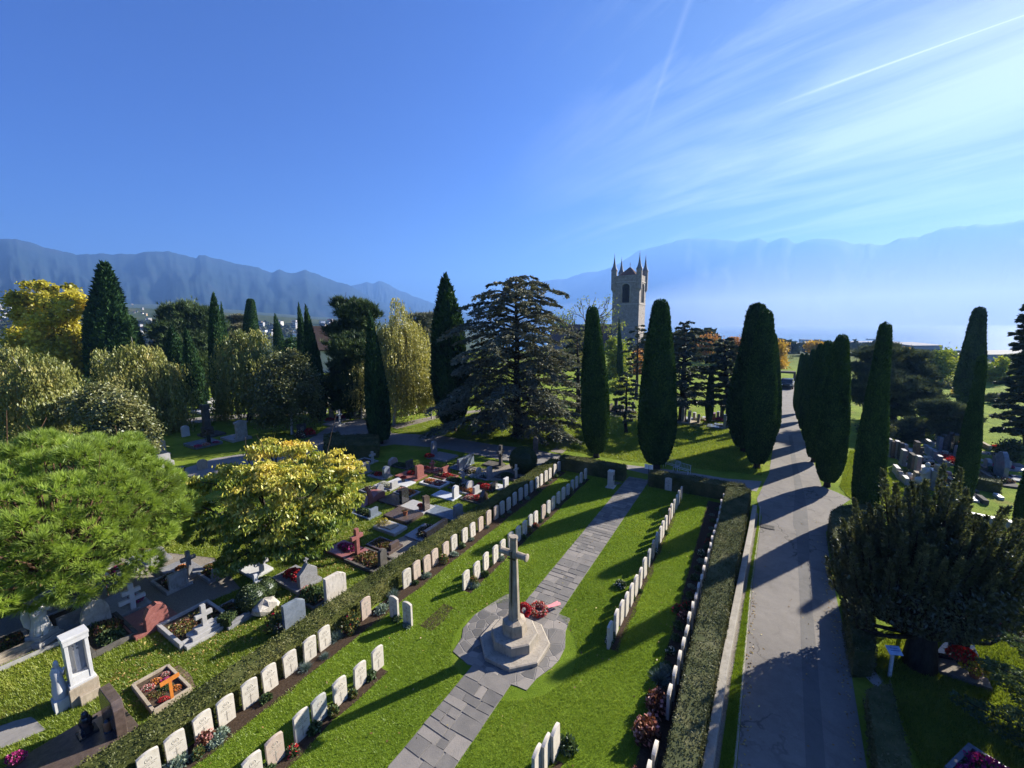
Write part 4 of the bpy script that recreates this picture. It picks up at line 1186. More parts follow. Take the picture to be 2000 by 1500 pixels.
# ------------------------------------------------------------------ the dark plumed yew on the right
def plumed_yew():
    base = G(1795, 1300)
    r = np.random.default_rng(23)
    b = MB(); V_, T_ = [], []
    s0 = depth_of(base) / F
    n = 150
    for i in range(n):
        u = math.sqrt((i + .5) / n); a = i * 2.39996
        x, y = u * math.cos(a), u * math.sin(a)
        tip = base + np.array([x * (2.55 if x < 0 else 3.3) + .35, (y * 2.05 if y > 0 else y * 1.45) + .5, 5.0 - 2.35 * u ** 2.0 + r.normal() * .5 + (.3 if y < -.2 else 0)])
        L = r.uniform(1.2, 2.3) * (1.05 - .2 * u)
        lean = np.array([x * .30, y * .30, 1.0]); lean /= np.linalg.norm(lean)
        foot = tip - lean * L
        root = base + np.array([x * .12, y * .12, .95 + .5 * (1 - u)])
        b.tube([root, root + (foot - root) * .5 + np.array([x, y, -.1]) * .35, foot, foot + lean * L * .7], [.07, .05, .03, .01], 5)
        m = int(380 * L)
        s = r.uniform(0, 1, m)
        ang = r.uniform(0, 2 * np.pi, m)
        pr = .20 * (1.03 - s) ** .7 * (.35 + s * 1.0) ** .4 * r.uniform(.55, 1.0, m)
        side = unit(np.cross(lean, [1, .3, 0])); sd2 = np.cross(lean, side)
        od = side * np.cos(ang)[:, None] + sd2 * np.sin(ang)[:, None]
        P = foot + lean * (s * L)[:, None] + od * pr[:, None]
        d = unit(lean * 1.0 + od * .65 + r.normal(size=(m, 3)) * .4)
        Lf = .10 * r.uniform(.6, 1.4, (m, 1))
        w = unit(np.cross(d, r.normal(size=(m, 3)))) * Lf * .20
        V_.append(leaves(P - d * Lf * .3, d * Lf, w))
        T_.append(np.clip(.38 + .1 * r.normal() + .18 * r.normal(size=m) + .22 * (s - .5), 0, 1))  # lit plume tops are painted in: the tint brightens towards each tip
    # loose inner sprays fill the skirt
    m = 14000
    d3 = rdir(m); u = rng.uniform(.55, 1, m) ** .5
    P = base + np.array([.5, .5, 2.15]) + d3 * np.array([2.3, 1.7, 1.25]) * u[:, None]
    V_.append(rleaves(P, .12, .35, up=.9)); T_.append(np.clip(.28 + .12 * r.normal(size=m), 0, 1))
    o = thing('plumed_yew', 'huge dark yew of upright plumes beside the road', 'tree', base)
    c = link('crown', fast_mesh('crown', np.concatenate(V_), 4, YEW, np.concatenate(T_)), o); c.location = [-float(x) for x in base]
    b.tube([base - np.array([0, 0, .2]), base + np.array([0, 0, .6]), base + np.array([0, 0, 1.2])], [.42, .34, .25], 10)
    c = link('trunk', b.mesh('trunk', BARK_DARK), o); c.location = [-float(x) for x in base]
plumed_yew()

# ------------------------------------------------------------------ the fir whose boughs reach in at the lower right
def near_fir():
    base = G(2240, 1560)
    r = np.random.default_rng(31); b = MB(); V_, T_ = [], []
    b.tube([base - np.array([0, 0, .2]), base + np.array([0, 0, 2.5]), base + np.array([0, 0, 6.5])], [.20, .14, .02], 8)
    for i in range(60):
        h = .35 + 5.8 * (i / 60.0); L = 3.0 * (1 - h / 6.9) ** .85 * r.uniform(.8, 1.1)
        a = i * 2.399 + r.uniform(-.3, .3)
        hd = np.array([math.cos(a), math.sin(a), 0]); sd_ = np.array([-hd[1], hd[0], 0])
        p0 = base + np.array([0, 0, h])
        fp = lambda q: p0 + hd * L * q + np.array([0, 0, 1.0]) * L * (-.18 * q + .14 * q * q)
        b.tube([fp(0), fp(.5), fp(1)], [.03, .018, .005], 5)
        for k in range(int(9 * L)):
            q = .15 + .85 * (k + r.random()) / (9 * L)
            for sgn in (-1, 1):
                sl = L * .42 * (1.05 - q) + .12
                e = unit(hd * .75 + sd_ * sgn + np.array([0, 0, -.10]))
                c0 = fp(q)
                m = int(26 * sl / .3) + 8
                s = r.uniform(0, 1, m)
                P = c0 + e * (s * sl)[:, None]
                d = unit(e * .7 + r.normal(size=(m, 3)) * .55 + np.array([0, 0, .15]))
                Lf = .085 * r.uniform(.7, 1.3, (m, 1)); w = unit(np.cross(d, r.normal(size=(m, 3)))) * Lf * .20
                V_.append(leaves(P, d * Lf, w)); T_.append(np.clip(.5 + .1 * r.normal() + .15 * r.normal(size=m), 0, 1))
    o = thing('silver_fir', 'light green fir whose feathery boughs reach in at the lower right corner', 'tree', base)
    c = link('crown', fast_mesh('crown', np.concatenate(V_), 4, SPRUCE, np.concatenate(T_)), o); c.location = [-float(x) for x in base]
    c = link('trunk', b.mesh('trunk', BARK_DARK), o); c.location = [-float(x) for x in base]
near_fir()
# ================================================================== hedges
HEDGE = leaf_mat('hedge_leaves', [(.05, (.026, .032, .014)), (.35, (.068, .078, .030)), (.6, (.12, .118, .055)), (.8, (.17, .150, .085)), (.98, (.24, .195, .13))], .12, .02, 1.1, .6, k=1.1)
HEDGE_Y = leaf_mat('hedge_leaves_olive', [(.05, (.026, .032, .011)), (.35, (.070, .082, .022)), (.6, (.13, .130, .042)), (.8, (.175, .155, .068)), (.98, (.24, .19, .12))], .15, .02, .9, .6, k=1.1)

def hedge_quads(poly, h, leaf, per_m2, seed, round_=.10, amp=.035):
    """a clipped hedge over the outline poly: an inner body and leaves over its sides and top"""
    r = np.random.default_rng(seed)
    poly = np.array(poly, float); n = len(poly)
    area2 = 0.5 * sum(poly[i][0] * poly[(i + 1) % n][1] - poly[(i + 1) % n][0] * poly[i][1] for i in range(n))
    if area2 < 0: poly = poly[::-1]
    P_, N_ = [], []
    for i in range(n):
        a, b = poly[i], poly[(i + 1) % n]; L = np.linalg.norm(b - a)
        m = int(L * h * per_m2) + 1
        u, z = r.uniform(0, 1, m), r.uniform(0, 1, m)
        d = (b - a) / L; nn = np.array([d[1], -d[0], 0])
        p = np.column_stack([a + (b - a) * u[:, None], z * h])
        P_.append(p - nn * (round_ * np.clip(z - .85, 0, 1) / .15)[:, None] * .5); N_.append(np.tile(nn, (m, 1)))
    mn, mx = poly.min(0), poly.max(0)
    m = int(abs(area2) * per_m2 * 1.25 * ((mx - mn).prod() / abs(area2))) + 1
    q = r.uniform(mn, mx, (m, 2))
    ins = np.zeros(m, bool); j = n - 1
    for i in range(n):
        c = ((poly[i][1] > q[:, 1]) != (poly[j][1] > q[:, 1])) & (q[:, 0] < (poly[j][0] - poly[i][0]) * (q[:, 1] - poly[i][1]) / (poly[j][1] - poly[i][1] + 1e-12) + poly[i][0])
        ins ^= c; j = i
    q = q[ins]
    P_.append(np.column_stack([q, np.full(len(q), h)])); N_.append(np.tile([0, 0, 1.0], (len(q), 1)))
    P, N = np.concatenate(P_), np.concatenate(N_)
    wob = (np.sin(P[:, 0] * 3.1 + seed) + np.sin(P[:, 1] * 2.7 + P[:, 0] * 1.3) + np.sin(P[:, 0] * 9 + P[:, 1] * 8 + P[:, 2] * 9)) * amp * .5
    P = P + N * (wob + r.normal(size=len(P)) * leaf * .35)[:, None]
    d = unit(N * .55 + r.normal(size=P.shape) * .75 + np.array([0, 0, .3]))
    Lf = leaf * r.uniform(.6, 1.4, (len(P), 1))
    w = unit(np.cross(d, N + r.normal(size=P.shape) * .6)) * Lf * .24
    V = leaves(P - d * Lf * .4, d * Lf, w)
    t = np.clip(.42 + .2 * r.normal(size=len(P)), 0, 1)
    # body
    cen = poly.mean(0)
    inner = []
    for i in range(n):
        pr, nx, cu = poly[i - 1], poly[(i + 1) % n], poly[i]
        d1 = (cu - pr) / np.linalg.norm(cu - pr); d2 = (nx - cu) / np.linalg.norm(nx - cu)
        nn = np.array([d1[1] + d2[1], -d1[0] - d2[0]]); nn /= np.linalg.norm(nn) + 1e-9
        inner.append(cu - nn * .035)
    Q = []
    for i in range(n):
        a, b = inner[i], inner[(i + 1) % n]
        Q.append([(a[0], a[1], -.05), (b[0], b[1], -.05), (b[0], b[1], h - .03), (a[0], a[1], h - .03)])
    for i in range(1, n - 1):
        a, b, c = inner[0], inner[i], inner[i + 1]
        Q.append([(a[0], a[1], h - .03), (b[0], b[1], h - .03), (c[0], c[1], h - .03), (c[0], c[1], h - .03)])
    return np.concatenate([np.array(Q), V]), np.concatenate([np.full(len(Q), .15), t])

def hedge(label, poly, h, leaf=.06, per_m2=650, seed=1, mat=None, name='hedge', group='clipped hedges'):
    V, t = hedge_quads(poly, h, leaf, per_m2, seed)
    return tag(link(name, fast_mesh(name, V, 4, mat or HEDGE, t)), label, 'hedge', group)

# the last body faces of each hedge are triangles closed by a doubled corner
def strip(a0, a1, o0, o1, da=None):
    s = np.linspace(a0, a1, 12)
    f0 = o0 if callable(o0) else (lambda a: o0); f1 = o1 if callable(o1) else (lambda a: o1)
    return [GP(a, f1(a))[:2] for a in s] + [GP(a, f0(a))[:2] for a in s[::-1]]

hedge('long clipped hedge behind the left headstone row, from corner to near border', strip(-13.5, 15.1, lambda a: -6.05 + .012 * max(a, 0), lambda a: -5.24), .70, .055, 620, 3, HEDGE_Y)
hedge('dark clipped hedge closing the far end of the plot, left of the walk', [GP(14.95, -5.2)[:2], GP(14.95, -.75)[:2], GP(15.75, -.75)[:2], GP(15.75, -5.2)[:2]], .9, .065, 480, 4)
hedge('dark clipped hedge closing the far end of the plot, right of the walk', [GP(14.95, .8)[:2], GP(14.95, 5.0)[:2], GP(15.85, 5.95)[:2], GP(15.7, .8)[:2]], .88, .065, 480, 5)
hedge('wide clipped hedge between the right headstone row and the pale wall', strip(-13, 15.3, lambda a: 4.84 + .012 * a, lambda a: 5.55 + .045 * a), .86, .05, 700, 6)

# low wall, verge and kerb beside the road
CONC = stone('pale_concrete', (.25, .23, .19), (.36, .33, .28), 3, .9, .4, .2, stain=(.20, .18, .15))
wl, wr = [], []
for p in [(1342, 1640), (1367, 1495), (1402, 1300), (1437, 1130), (1458, 1030), (1466, 985)]:
    q = G(p[0] + 4, p[1], .45); wl.append(q[:2])
wl = np.array(wl); dirs = np.gradient(wl, axis=0); dirs = unit(dirs); nrm = np.column_stack([dirs[:, 1], -dirs[:, 0]])
b = MB(); b.prism([tuple(p) for p in wl] + [tuple(p) for p in (wl + nrm * .20)[::-1]], -.1, .45)
ob = b.build('low_wall', CONC, None, .015)
tag(ob, 'long low concrete wall between the wide hedge and the green verge', 'wall')
vl = [tuple(p) for p in wl[:] + nrm * .30]; vr = [tuple(G(x, y)[:2]) for x, y in [(1412, 1720), (1434, 1495), (1452, 1300), (1467, 1140), (1483, 1030), (1481, 985)]]
add_tint_sheet('verge', vl + vr[::-1], .022, MAT_LAWN)
add_tint_sheet('verge_gravel', [tuple(p) for p in wl + nrm * .19] + [tuple(p) for p in (wl + nrm * .36)[::-1]], .016, MAT_GRAVEL)
b = MB()
kp = [G(x, y)[:2] for x, y in [(1410, 1720), (1433, 1495), (1451, 1300), (1466, 1140), (1482, 1030), (1484, 990)]]
kp = np.array(kp); kd = unit(np.gradient(kp, axis=0)); kn = np.column_stack([kd[:, 1], -kd[:, 0]])
b.prism([tuple(p) for p in kp] + [tuple(p) for p in (kp + kn * .05)[::-1]], -.02, .03)
tag(b.build('kerb', CONC), kind='structure')

# hedges right of the road
cc = G(1645, 1010); 
def px_poly(pts, z): return [G(x, y, z)[:2] for x, y in pts]
hedge('round-ended clipped hedge wrapping the foot of the tapering yew', px_poly([(1620, 1020), (1622, 1000), (1640, 990), (1670, 986), (1700, 988), (1720, 1010), (1690, 1030), (1664, 1040), (1668, 1090), (1640, 1110), (1628, 1060)], .85), .95, .055, 500, 7)
hedge('short clipped hedge block along the right road edge under the plumed yew', px_poly([(1646, 1140), (1690, 1130), (1712, 1215), (1712, 1275), (1668, 1275), (1655, 1215)], .8), .85, .055, 500, 8)
hedge('shaded clipped hedge at the lower right road edge', px_poly([(1690, 1345), (1740, 1335), (1790, 1520), (1820, 1680), (1740, 1690), (1712, 1500)], .55), .6, .055, 420, 9)
hedge('dark cut hedge block beside the lone slender cypress', px_poly([(632, 850), (662, 845), (664, 852), (740, 848), (738, 872), (664, 872), (634, 872)], .9), 1.0, .09, 220, 10)

# ================================================================== war graves
PORT = stone('portland_stone', (.42, .38, .32), (.56, .52, .445), 5, .8, .25, .25, stain=(.40, .36, .29))
PORT_PINK = stone('pinkish_portland_stone', (.36, .28, .22), (.47, .385, .315), 5, .8, .25, .25, stain=(.36, .28, .22))
PORT_GREY = stone('grey_portland_stone', (.30, .30, .275), (.42, .415, .38), 5, .8, .25, .25, stain=(.28, .28, .25))
ENGRAVE = plain('cut_lettering', (.31, .28, .235), .9, .1)
def headstone_profile(w=.38, h=.81, rise=.05, n=8):
    pts = [(-w / 2, -.05), (w / 2, -.05)]
    for i in range(n + 1):
        x = w / 2 - w * i / n
        pts.append((x, h - rise + rise * (1 - (2 * x / w) ** 2)))
    return pts
hb_ = MB(); hb_.plate(headstone_profile(), .076)
HS = {}
for k, mt in (('white', PORT), ('pink', PORT_PINK), ('grey', PORT_GREY)):
    HS[k] = hb_.mesh('headstone_' + k, mt)
# the carving: a ring badge, two lines of letters and a long cross
cv = MB()
ring_pts = [(.065 * math.cos(a), -.0395, .615 + .065 * math.sin(a)) for a in np.linspace(0, 2 * math.pi, 17)]
cv.tube(ring_pts, .0045, 4)
cv.box((0, -.0395, .585), (.05, .004, .06))
for z, ws in ((.50, (.05, .07, .03, .06)), (.455, (.08, .04, .06))):
    x = -.12
    for w in ws:
        cv.box((x + w / 2, -.0393, z), (w, .003, .022)); x += w + .018
cv.box((0, -.0395, .10), (.022, .004, .31)); cv.box((0, -.0395, .32), (.11, .004, .022))
CARVE = cv.mesh('carving', ENGRAVE)

def war_stone(label, pos, face, k, group, carve, lean=0.0):
    o = link('headstone', HS[k]); tag(o, label, 'headstone', group)
    o.location = [float(c) for c in pos]
    o.rotation_euler = (rng.normal() * .012 + lean, rng.normal() * .012, face)
    o.scale = (1, 1, rng.uniform(.96, 1.03))
    if carve: link('carving', CARVE, o)
    return o

FACE_R = RZ + math.pi / 2          # carved face turned towards the walk from the left rows (azimuth 120)
rows = {
 1: [(287, 1512), (344, 1480), (402, 1443), (445, 1412), (491, 1377), (532, 1348), (571, 1317), (608, 1289), (635, 1265), (717, 1207), (793, 1145), (814, 1129), (832, 1116), (849, 1103), (870, 1088), (889, 1075), (909, 1060), (923, 1048), (939, 1036), (954, 1024), (968, 1013), (981, 1004), (992, 995), (1005, 986), (1017, 977), (1027, 969), (1037, 961), (1048, 953), (1056, 947), (1065, 940), (1073, 934), (1081, 927), (1089, 920)],
 2: [(489, 1522), (539, 1489), (591, 1441), (625, 1407), (668, 1375), (704, 1340), (740, 1308), (912, 1149), (931, 1131), (949, 1113), (965, 1097), (981, 1084), (996, 1068), (1010, 1056), (1023, 1045), (1036, 1033), (1046, 1024), (1060, 1012), (1069, 1003), (1079, 994), (1089, 984), (1099, 975), (1107, 967), (1116, 959), (1124, 952), (1132, 943), (1139, 935)],
 3: [(1049, 1520), (1067, 1497), (1085, 1476), (1191, 1261), (1203, 1236), (1213, 1216), (1223, 1199), (1233, 1180), (1241, 1163), (1250, 1147), (1259, 1126), (1267, 1106), (1275, 1089), (1282, 1073), (1289, 1060), (1294, 1049), (1300, 1036), (1306, 1023), (1311, 1012), (1316, 1002), (1321, 993), (1325, 985), (1330, 976)],
 4: [(1255, 1530), (1267, 1497), (1278, 1457), (1309, 1341), (1319, 1308), (1327, 1277), (1335, 1250), (1342, 1225), (1348, 1199), (1354, 1180), (1360, 1160), (1365, 1141), (1371, 1123), (1375, 1107), (1380, 1091), (1385, 1073), (1388, 1061), (1392, 1047), (1395, 1036), (1398, 1024), (1402, 1013), (1405, 999), (1407, 987), (1410, 976), (1415, 964)]}
look = {1: 'cream', 2: 'cream', 3: 'pale', 4: 'white-edged'}
place = {1: 'along the long left hedge', 2: 'in the inner row left of the walk', 3: 'in the row right of the walk', 4: 'along the wide right hedge'}
grp = {1: 'headstones along the left hedge', 2: 'headstones in the inner left row', 3: 'headstones in the inner right row', 4: 'headstones along the right hedge'}
off_fix = {1: -5.05, 2: -2.98}
pink = {(1, 9), (1, 11), (1, 12), (1, 14), (1, 18), (1, 13), (2, 1), (2, 17), (3, 12), (3, 17), (1, 19), (1, 20)}
grey = {(1, 21), (1, 23), (1, 24), (1, 25), (1, 26), (1, 27), (2, 3), (2, 15), (2, 18), (2, 22), (2, 23), (2, 24), (3, 11), (3, 13), (1, 12)}
STONES = {}
for r_, pts in rows.items():
    for i, p in enumerate(pts):
        z = .81 if r_ == 4 else 0.0
        q = G(p[0], p[1], z); q[2] = 0
        a, o_ = gpos(p[0], p[1], z)
        if r_ in off_fix: q = GP(a, off_fix[r_] + rng.normal() * .015)
        k = 'pink' if (r_, i) in pink else ('grey' if (r_, i) in grey else 'white')
        adj = {'white': look[r_], 'pink': 'pinkish', 'grey': 'greyish'}[k]
        lb_ = f'{adj} headstone, {ORD[i]} from the near end {place[r_]}'
        STONES[(r_, i)] = q
        o_s = war_stone(lb_, q, FACE_R + (math.pi if r_ in (3, 4) else 0) + rng.normal() * .03, k, grp[r_], True)
        o_s.scale[2] *= {1: .89, 2: .89, 3: .97, 4: 1.0}[r_]
for j, (p, nm) in enumerate([((771, 1207), 'pale headstone turned sideways beside the inner left row gap, farther from the walk'), ((797, 1219), 'pale headstone turned sideways beside the inner left row gap, nearer to the walk')]):
    war_stone(nm, G(*p), RZ, 'white', 'headstones turned sideways', True)
war_stone('single shaded headstone standing alone by the right far hedge', G(1305, 958), RZ, 'white', None, True)

# register pillar
b = MB(); p = G(1193, 951)
b.box((0, 0, 0), (.52, .62, .05)); b.box((0, 0, .05), (.34, .34, .95)); b.box((0, 0, 1.0), (.38, .38, .06), top=(.9, .9))
o = thing('stone_pillar', 'squat square stone pillar with a bronze register door near the walk', 'pillar', p, RZ)
b.build('shaft', PORT, o, .01)
BRONZE = plain('dark_bronze', (.045, .040, .034), .45, .5, .6)
b = MB(); b.box((.172, 0, .45), (.012, .22, .34)); b.build('register_door', BRONZE, o)
b = MB(); b.prism([GP(14.05, -.72 - .35)[:2], GP(14.6, -1.35)[:2], GP(14.8, -1.0)[:2], GP(14.6, -.68)[:2]], 0, .02); tag(b.build('paving_step', MAT_SLAB), kind='structure')

# ================================================================== the tall stone cross
CROSS = stone('cross_limestone', (.24, .20, .15), (.40, .34, .26), 3.5, .85, .35, .2, stain=(.13, .105, .08))
STEP = stone('step_limestone', (.25, .22, .175), (.38, .335, .27), 2.2, .85, .5, .2, stain=(.15, .13, .11))
xc = thing('stone_cross', 'tall stone memorial cross with a bronze sword on an octagonal plinth', 'monument', G(1005, 1257), RZ)
xc.scale = (1, 1, .893)
def octo(b, r0, r1, z0, z1, n=8): b.lathe([(r0, z0), (r1, z1)], n, ph=math.pi / 8, smooth=False)
b = MB(); octo(b, 1.12, 1.12, .0, .14); octo(b, 1.12, 1.08, .14, .165); b.build('lower_step', STEP, xc, .012)
b = MB(); octo(b, .74, .74, .166, .50); octo(b, .74, .70, .50, .53); b.build('upper_step', STEP, xc, .012)
b = MB(); octo(b, .40, .37, .531, .95); octo(b, .37, .22, .95, 1.02); b.build('pedestal', CROSS, xc, .012)
b = MB(); octo(b, .20, .20, 1.02, 1.10); octo(b, .185, .125, 1.10, 3.30); octo(b, .125, .115, 3.30, 3.95); octo(b, .115, .14, 3.95, 4.0); octo(b, .14, .135, 4.0, 4.06)
b.build('shaft', CROSS, xc, .008)
b = MB()
for s in (-1, 1):
    pts = [(s * x, 0, 3.42) for x in (.10, .40, .43, .47)]
    b.tube(pts, [.118, .108, .135, .132], 8)
b.build('cross_arm', CROSS, xc, .008)
for sy in (-1, 1):
    b = MB(); y = sy * .150
    b.add([(-.028, y - sy * .002, 3.30), (.028, y - sy * .002, 3.30), (.022, y + sy * .028, 1.75), (0, y + sy * .034, 1.45), (-.022, y + sy * .028, 1.75), (0, y + sy * .024, 3.30), (0, y + sy * .048, 1.75)], [(0, 5, 6, 4), (5, 1, 2, 6), (4, 6, 3), (6, 2, 3), (0, 4, 3, 2, 1)])
    b.box((0, y, 3.30), (.26, .03, .035)); b.box((0, y, 3.335), (.036, .03, .20)); b.ball((0, y, 3.56), .03)
    b.build('bronze_sword', BRONZE, xc)

# ------------------------------------------------------------------ flowers and small plants
RED = leaf_mat('red_petals', [(.1, (.22, .008, .012)), (.5, (.50, .020, .030)), (.9, (.70, .10, .10))], .3, .04, 6, .3)
MAGENTA = leaf_mat('magenta_petals', [(.1, (.16, .008, .07)), (.5, (.42, .025, .19)), (.9, (.62, .13, .36))], .3, .04, 6, .3)
PINKP = leaf_mat('pink_petals', [(.1, (.40, .10, .12)), (.5, (.62, .28, .26)), (.9, (.80, .60, .50))], .3, .04, 6, .3)
WHITEP = leaf_mat('white_petals', [(.1, (.45, .45, .40)), (.5, (.70, .70, .66)), (.9, (.85, .85, .80))], .3, .04, 6, .3)
ORANGEP = leaf_mat('orange_petals', [(.1, (.35, .08, .01)), (.5, (.60, .20, .02)), (.9, (.78, .40, .06))], .3, .04, 6, .3)
YELLOWP = leaf_mat('yellow_petals', [(.1, (.38, .30, .01)), (.5, (.62, .52, .03)), (.9, (.80, .72, .20))], .3, .04, 6, .3)
LEAFG = leaf_mat('garden_leaves', [(.1, (.022, .045, .014)), (.5, (.060, .105, .035)), (.9, (.14, .18, .08))], .25, .05, 5, .3)
LEAFS = leaf_mat('silvery_leaves', [(.1, (.09, .13, .09)), (.5, (.20, .26, .20)), (.9, (.36, .42, .34))], .2, .05, 5, .3)
LEAFB = leaf_mat('blue_grey_fescue', [(.1, (.045, .075, .065)), (.5, (.10, .15, .14)), (.9, (.20, .26, .25))], .2, .05, 5, .3)
LEAFR = leaf_mat('bronze_red_leaves', [(.1, (.05, .018, .012)), (.5, (.16, .060, .035)), (.9, (.34, .16, .09))], .25, .05, 5, .3)
LEAFY = leaf_mat('yellowing_leaves', [(.1, (.06, .06, .012)), (.5, (.18, .16, .03)), (.9, (.36, .28, .07))], .25, .05, 5, .3)

def bush_mesh(name, rx, ry, rz, n, leaf, mats, frac=(1.0,), asp=.5, seed=0, dome=True, up=.3):
    """a low leafy plant; frac gives the share of its faces that each material has, blossoms outside"""
    r = np.random.default_rng(seed)
    d = unit(r.normal(size=(n, 3)));
    if dome: d[:, 2] = np.abs(d[:, 2])
    u = r.uniform(.25, 1, n) ** .6 * (1 + .18 * np.sin(d[:, 0] * 5 + seed) * np.cos(d[:, 1] * 6))
    mi = np.searchsorted(np.cumsum(frac), r.uniform(0, sum(frac), n))
    u = np.where(mi > 0, r.uniform(.88, 1.06, n), u)
    P = d * u[:, None] * np.array([rx, ry, rz]) + np.array([0, 0, .02])
    dd = unit(d * .6 + r.normal(size=(n, 3)) * .7 + np.array([0, 0, up]))
    L = leaf * r.uniform(.6, 1.4, (n, 1)) * np.where(mi > 0, .8, 1.0)[:, None]
    w = unit(np.cross(dd, r.normal(size=(n, 3)))) * L * (np.where(mi > 0, .9, asp)[:, None]) * .5
    return fast_mesh(name, leaves(P - dd * L * .3, dd * L, w), 4, mats, np.clip(.5 + .22 * r.normal(size=n), 0, 1), mi)

def fescue_mesh(name, R_, n, mat, seed):
    r = np.random.default_rng(seed)
    d = unit(np.column_stack([r.normal(size=n), r.normal(size=n), np.abs(r.normal(size=n)) * .9 + .25]))
    w = unit(np.cross(d, r.normal(size=(n, 3)))) * .007
    L = R_ * r.uniform(.7, 1.1, (n, 1))
    P = np.zeros((n, 3)) + r.normal(size=(n, 3)) * [.03, .03, 0]
    return fast_mesh(name, np.stack([P - w, P + w, P + d * L], 1), 3, mat, np.clip(.5 + .2 * r.normal(size=n), 0, 1))

PL = {
 'leafy': (bush_mesh('leafy_plant', .20, .16, .20, 420, .085, [LEAFG], seed=1), 'low green leafy plant'),
 'silver': (bush_mesh('silver_plant', .22, .18, .14, 520, .07, [LEAFS], seed=2), 'silvery leaved plant'),
 'fescue': (fescue_mesh('fescue', .27, 420, LEAFB, 3), 'blue-grey tuft of fescue'),
 'red': (bush_mesh('red_plant', .17, .15, .22, 420, .08, [LEAFG, RED], (.9, .10), seed=4), 'green plant with red blossoms'),
 'bronze': (bush_mesh('bronze_plant', .24, .20, .30, 700, .075, [LEAFR, PINKP], (.88, .12), seed=5), 'bronze-red sedum plant'),
 'yellow': (bush_mesh('yellow_plant', .19, .16, .24, 420, .085, [LEAFY, LEAFG], (.55, .45), seed=6), 'yellowing leafy plant'),
 'white': (bush_mesh('white_plant', .19, .15, .22, 460, .085, [LEAFG, WHITEP], (.90, .10), seed=7), 'green plant with white blossoms'),
 'rose': (bush_mesh('rose_plant', .22, .18, .42, 520, .07, [LEAFG, LEAFY, RED], (.62, .34, .04), seed=8), 'thin rose bush'),
}
ROWPL = {1: 'the left hedge row', 2: 'the inner left row', 3: 'the inner right row', 4: 'the right hedge row'}
def plant(kind, label, pos, s=1.0, group=None, rz=None, name='garden_plant'):
    o = link(name, PL[kind][0]); tag(o, label, 'plant', group)
    o.location = [float(c) for c in pos]; o.rotation_euler = (0, 0, rng.uniform(0, 6.3) if rz is None else rz)
    o.scale = (s, s, s * rng.uniform(.85, 1.15))
    return o
kinds1 = ['silver', 'yellow', 'silver', 'yellow', 'leafy', 'silver', 'fescue', 'fescue', 'rose', 'silver', 'leafy', 'silver', 'fescue', 'rose', 'silver', 'leafy', 'silver', 'leafy', 'fescue', 'yellow', 'leafy', 'silver', 'leafy', 'leafy', 'silver', 'leafy', 'leafy', 'silver', 'leafy', 'silver', 'leafy', 'leafy']
def row_plants(r_, kinds, doff, skip=()):
    n = len(rows[r_])
    for i in range(n - 1):
        if i in skip: continue
        a, b_ = STONES[(r_, i)], STONES[(r_, i + 1)]
        if np.linalg.norm(a - b_) > 2.2: continue
        k = kinds[i % len(kinds)]
        q = (a + b_) / 2 + np.append(E2 * (doff + rng.normal() * .05), 0)
        plant(k, f'{PL[k][1]} between the {ORD[i]} and {ORD[i + 1]} stones of {ROWPL[r_]}', q, rng.uniform(.6, .95), 'plants in the beds of ' + ROWPL[r_])
row_plants(1, kinds1, .22, (3, 5, 12, 17, 19, 22, 25, 27))
row_plants(2, ['leafy', 'red', 'leafy', 'yellow', 'yellow', 'leafy', 'silver', 'rose', 'leafy', 'leafy', 'silver', 'leafy', 'red', 'leafy', 'rose', 'red', 'leafy', 'leafy', 'silver', 'leafy', 'silver', 'leafy', 'rose', 'leafy', 'leafy', 'leafy'], .10, (18, 20, 23))
row_plants(3, ['leafy', 'leafy', 'leafy', 'leafy', 'silver', 'leafy', 'white', 'leafy', 'leafy', 'leafy', 'rose', 'leafy', 'white', 'leafy', 'leafy', 'leafy', 'silver', 'leafy', 'leafy', 'leafy', 'leafy', 'yellow'], -.05, (4, 5, 9, 14, 17, 19))
row_plants(4, ['bronze', 'bronze', 'bronze', 'silver', 'fescue', 'leafy', 'white', 'leafy', 'leafy', 'bronze', 'red', 'leafy', 'silver', 'leafy', 'leafy', 'silver', 'white', 'leafy', 'red', 'leafy', 'silver', 'leafy', 'silver', 'leafy'], -.32)
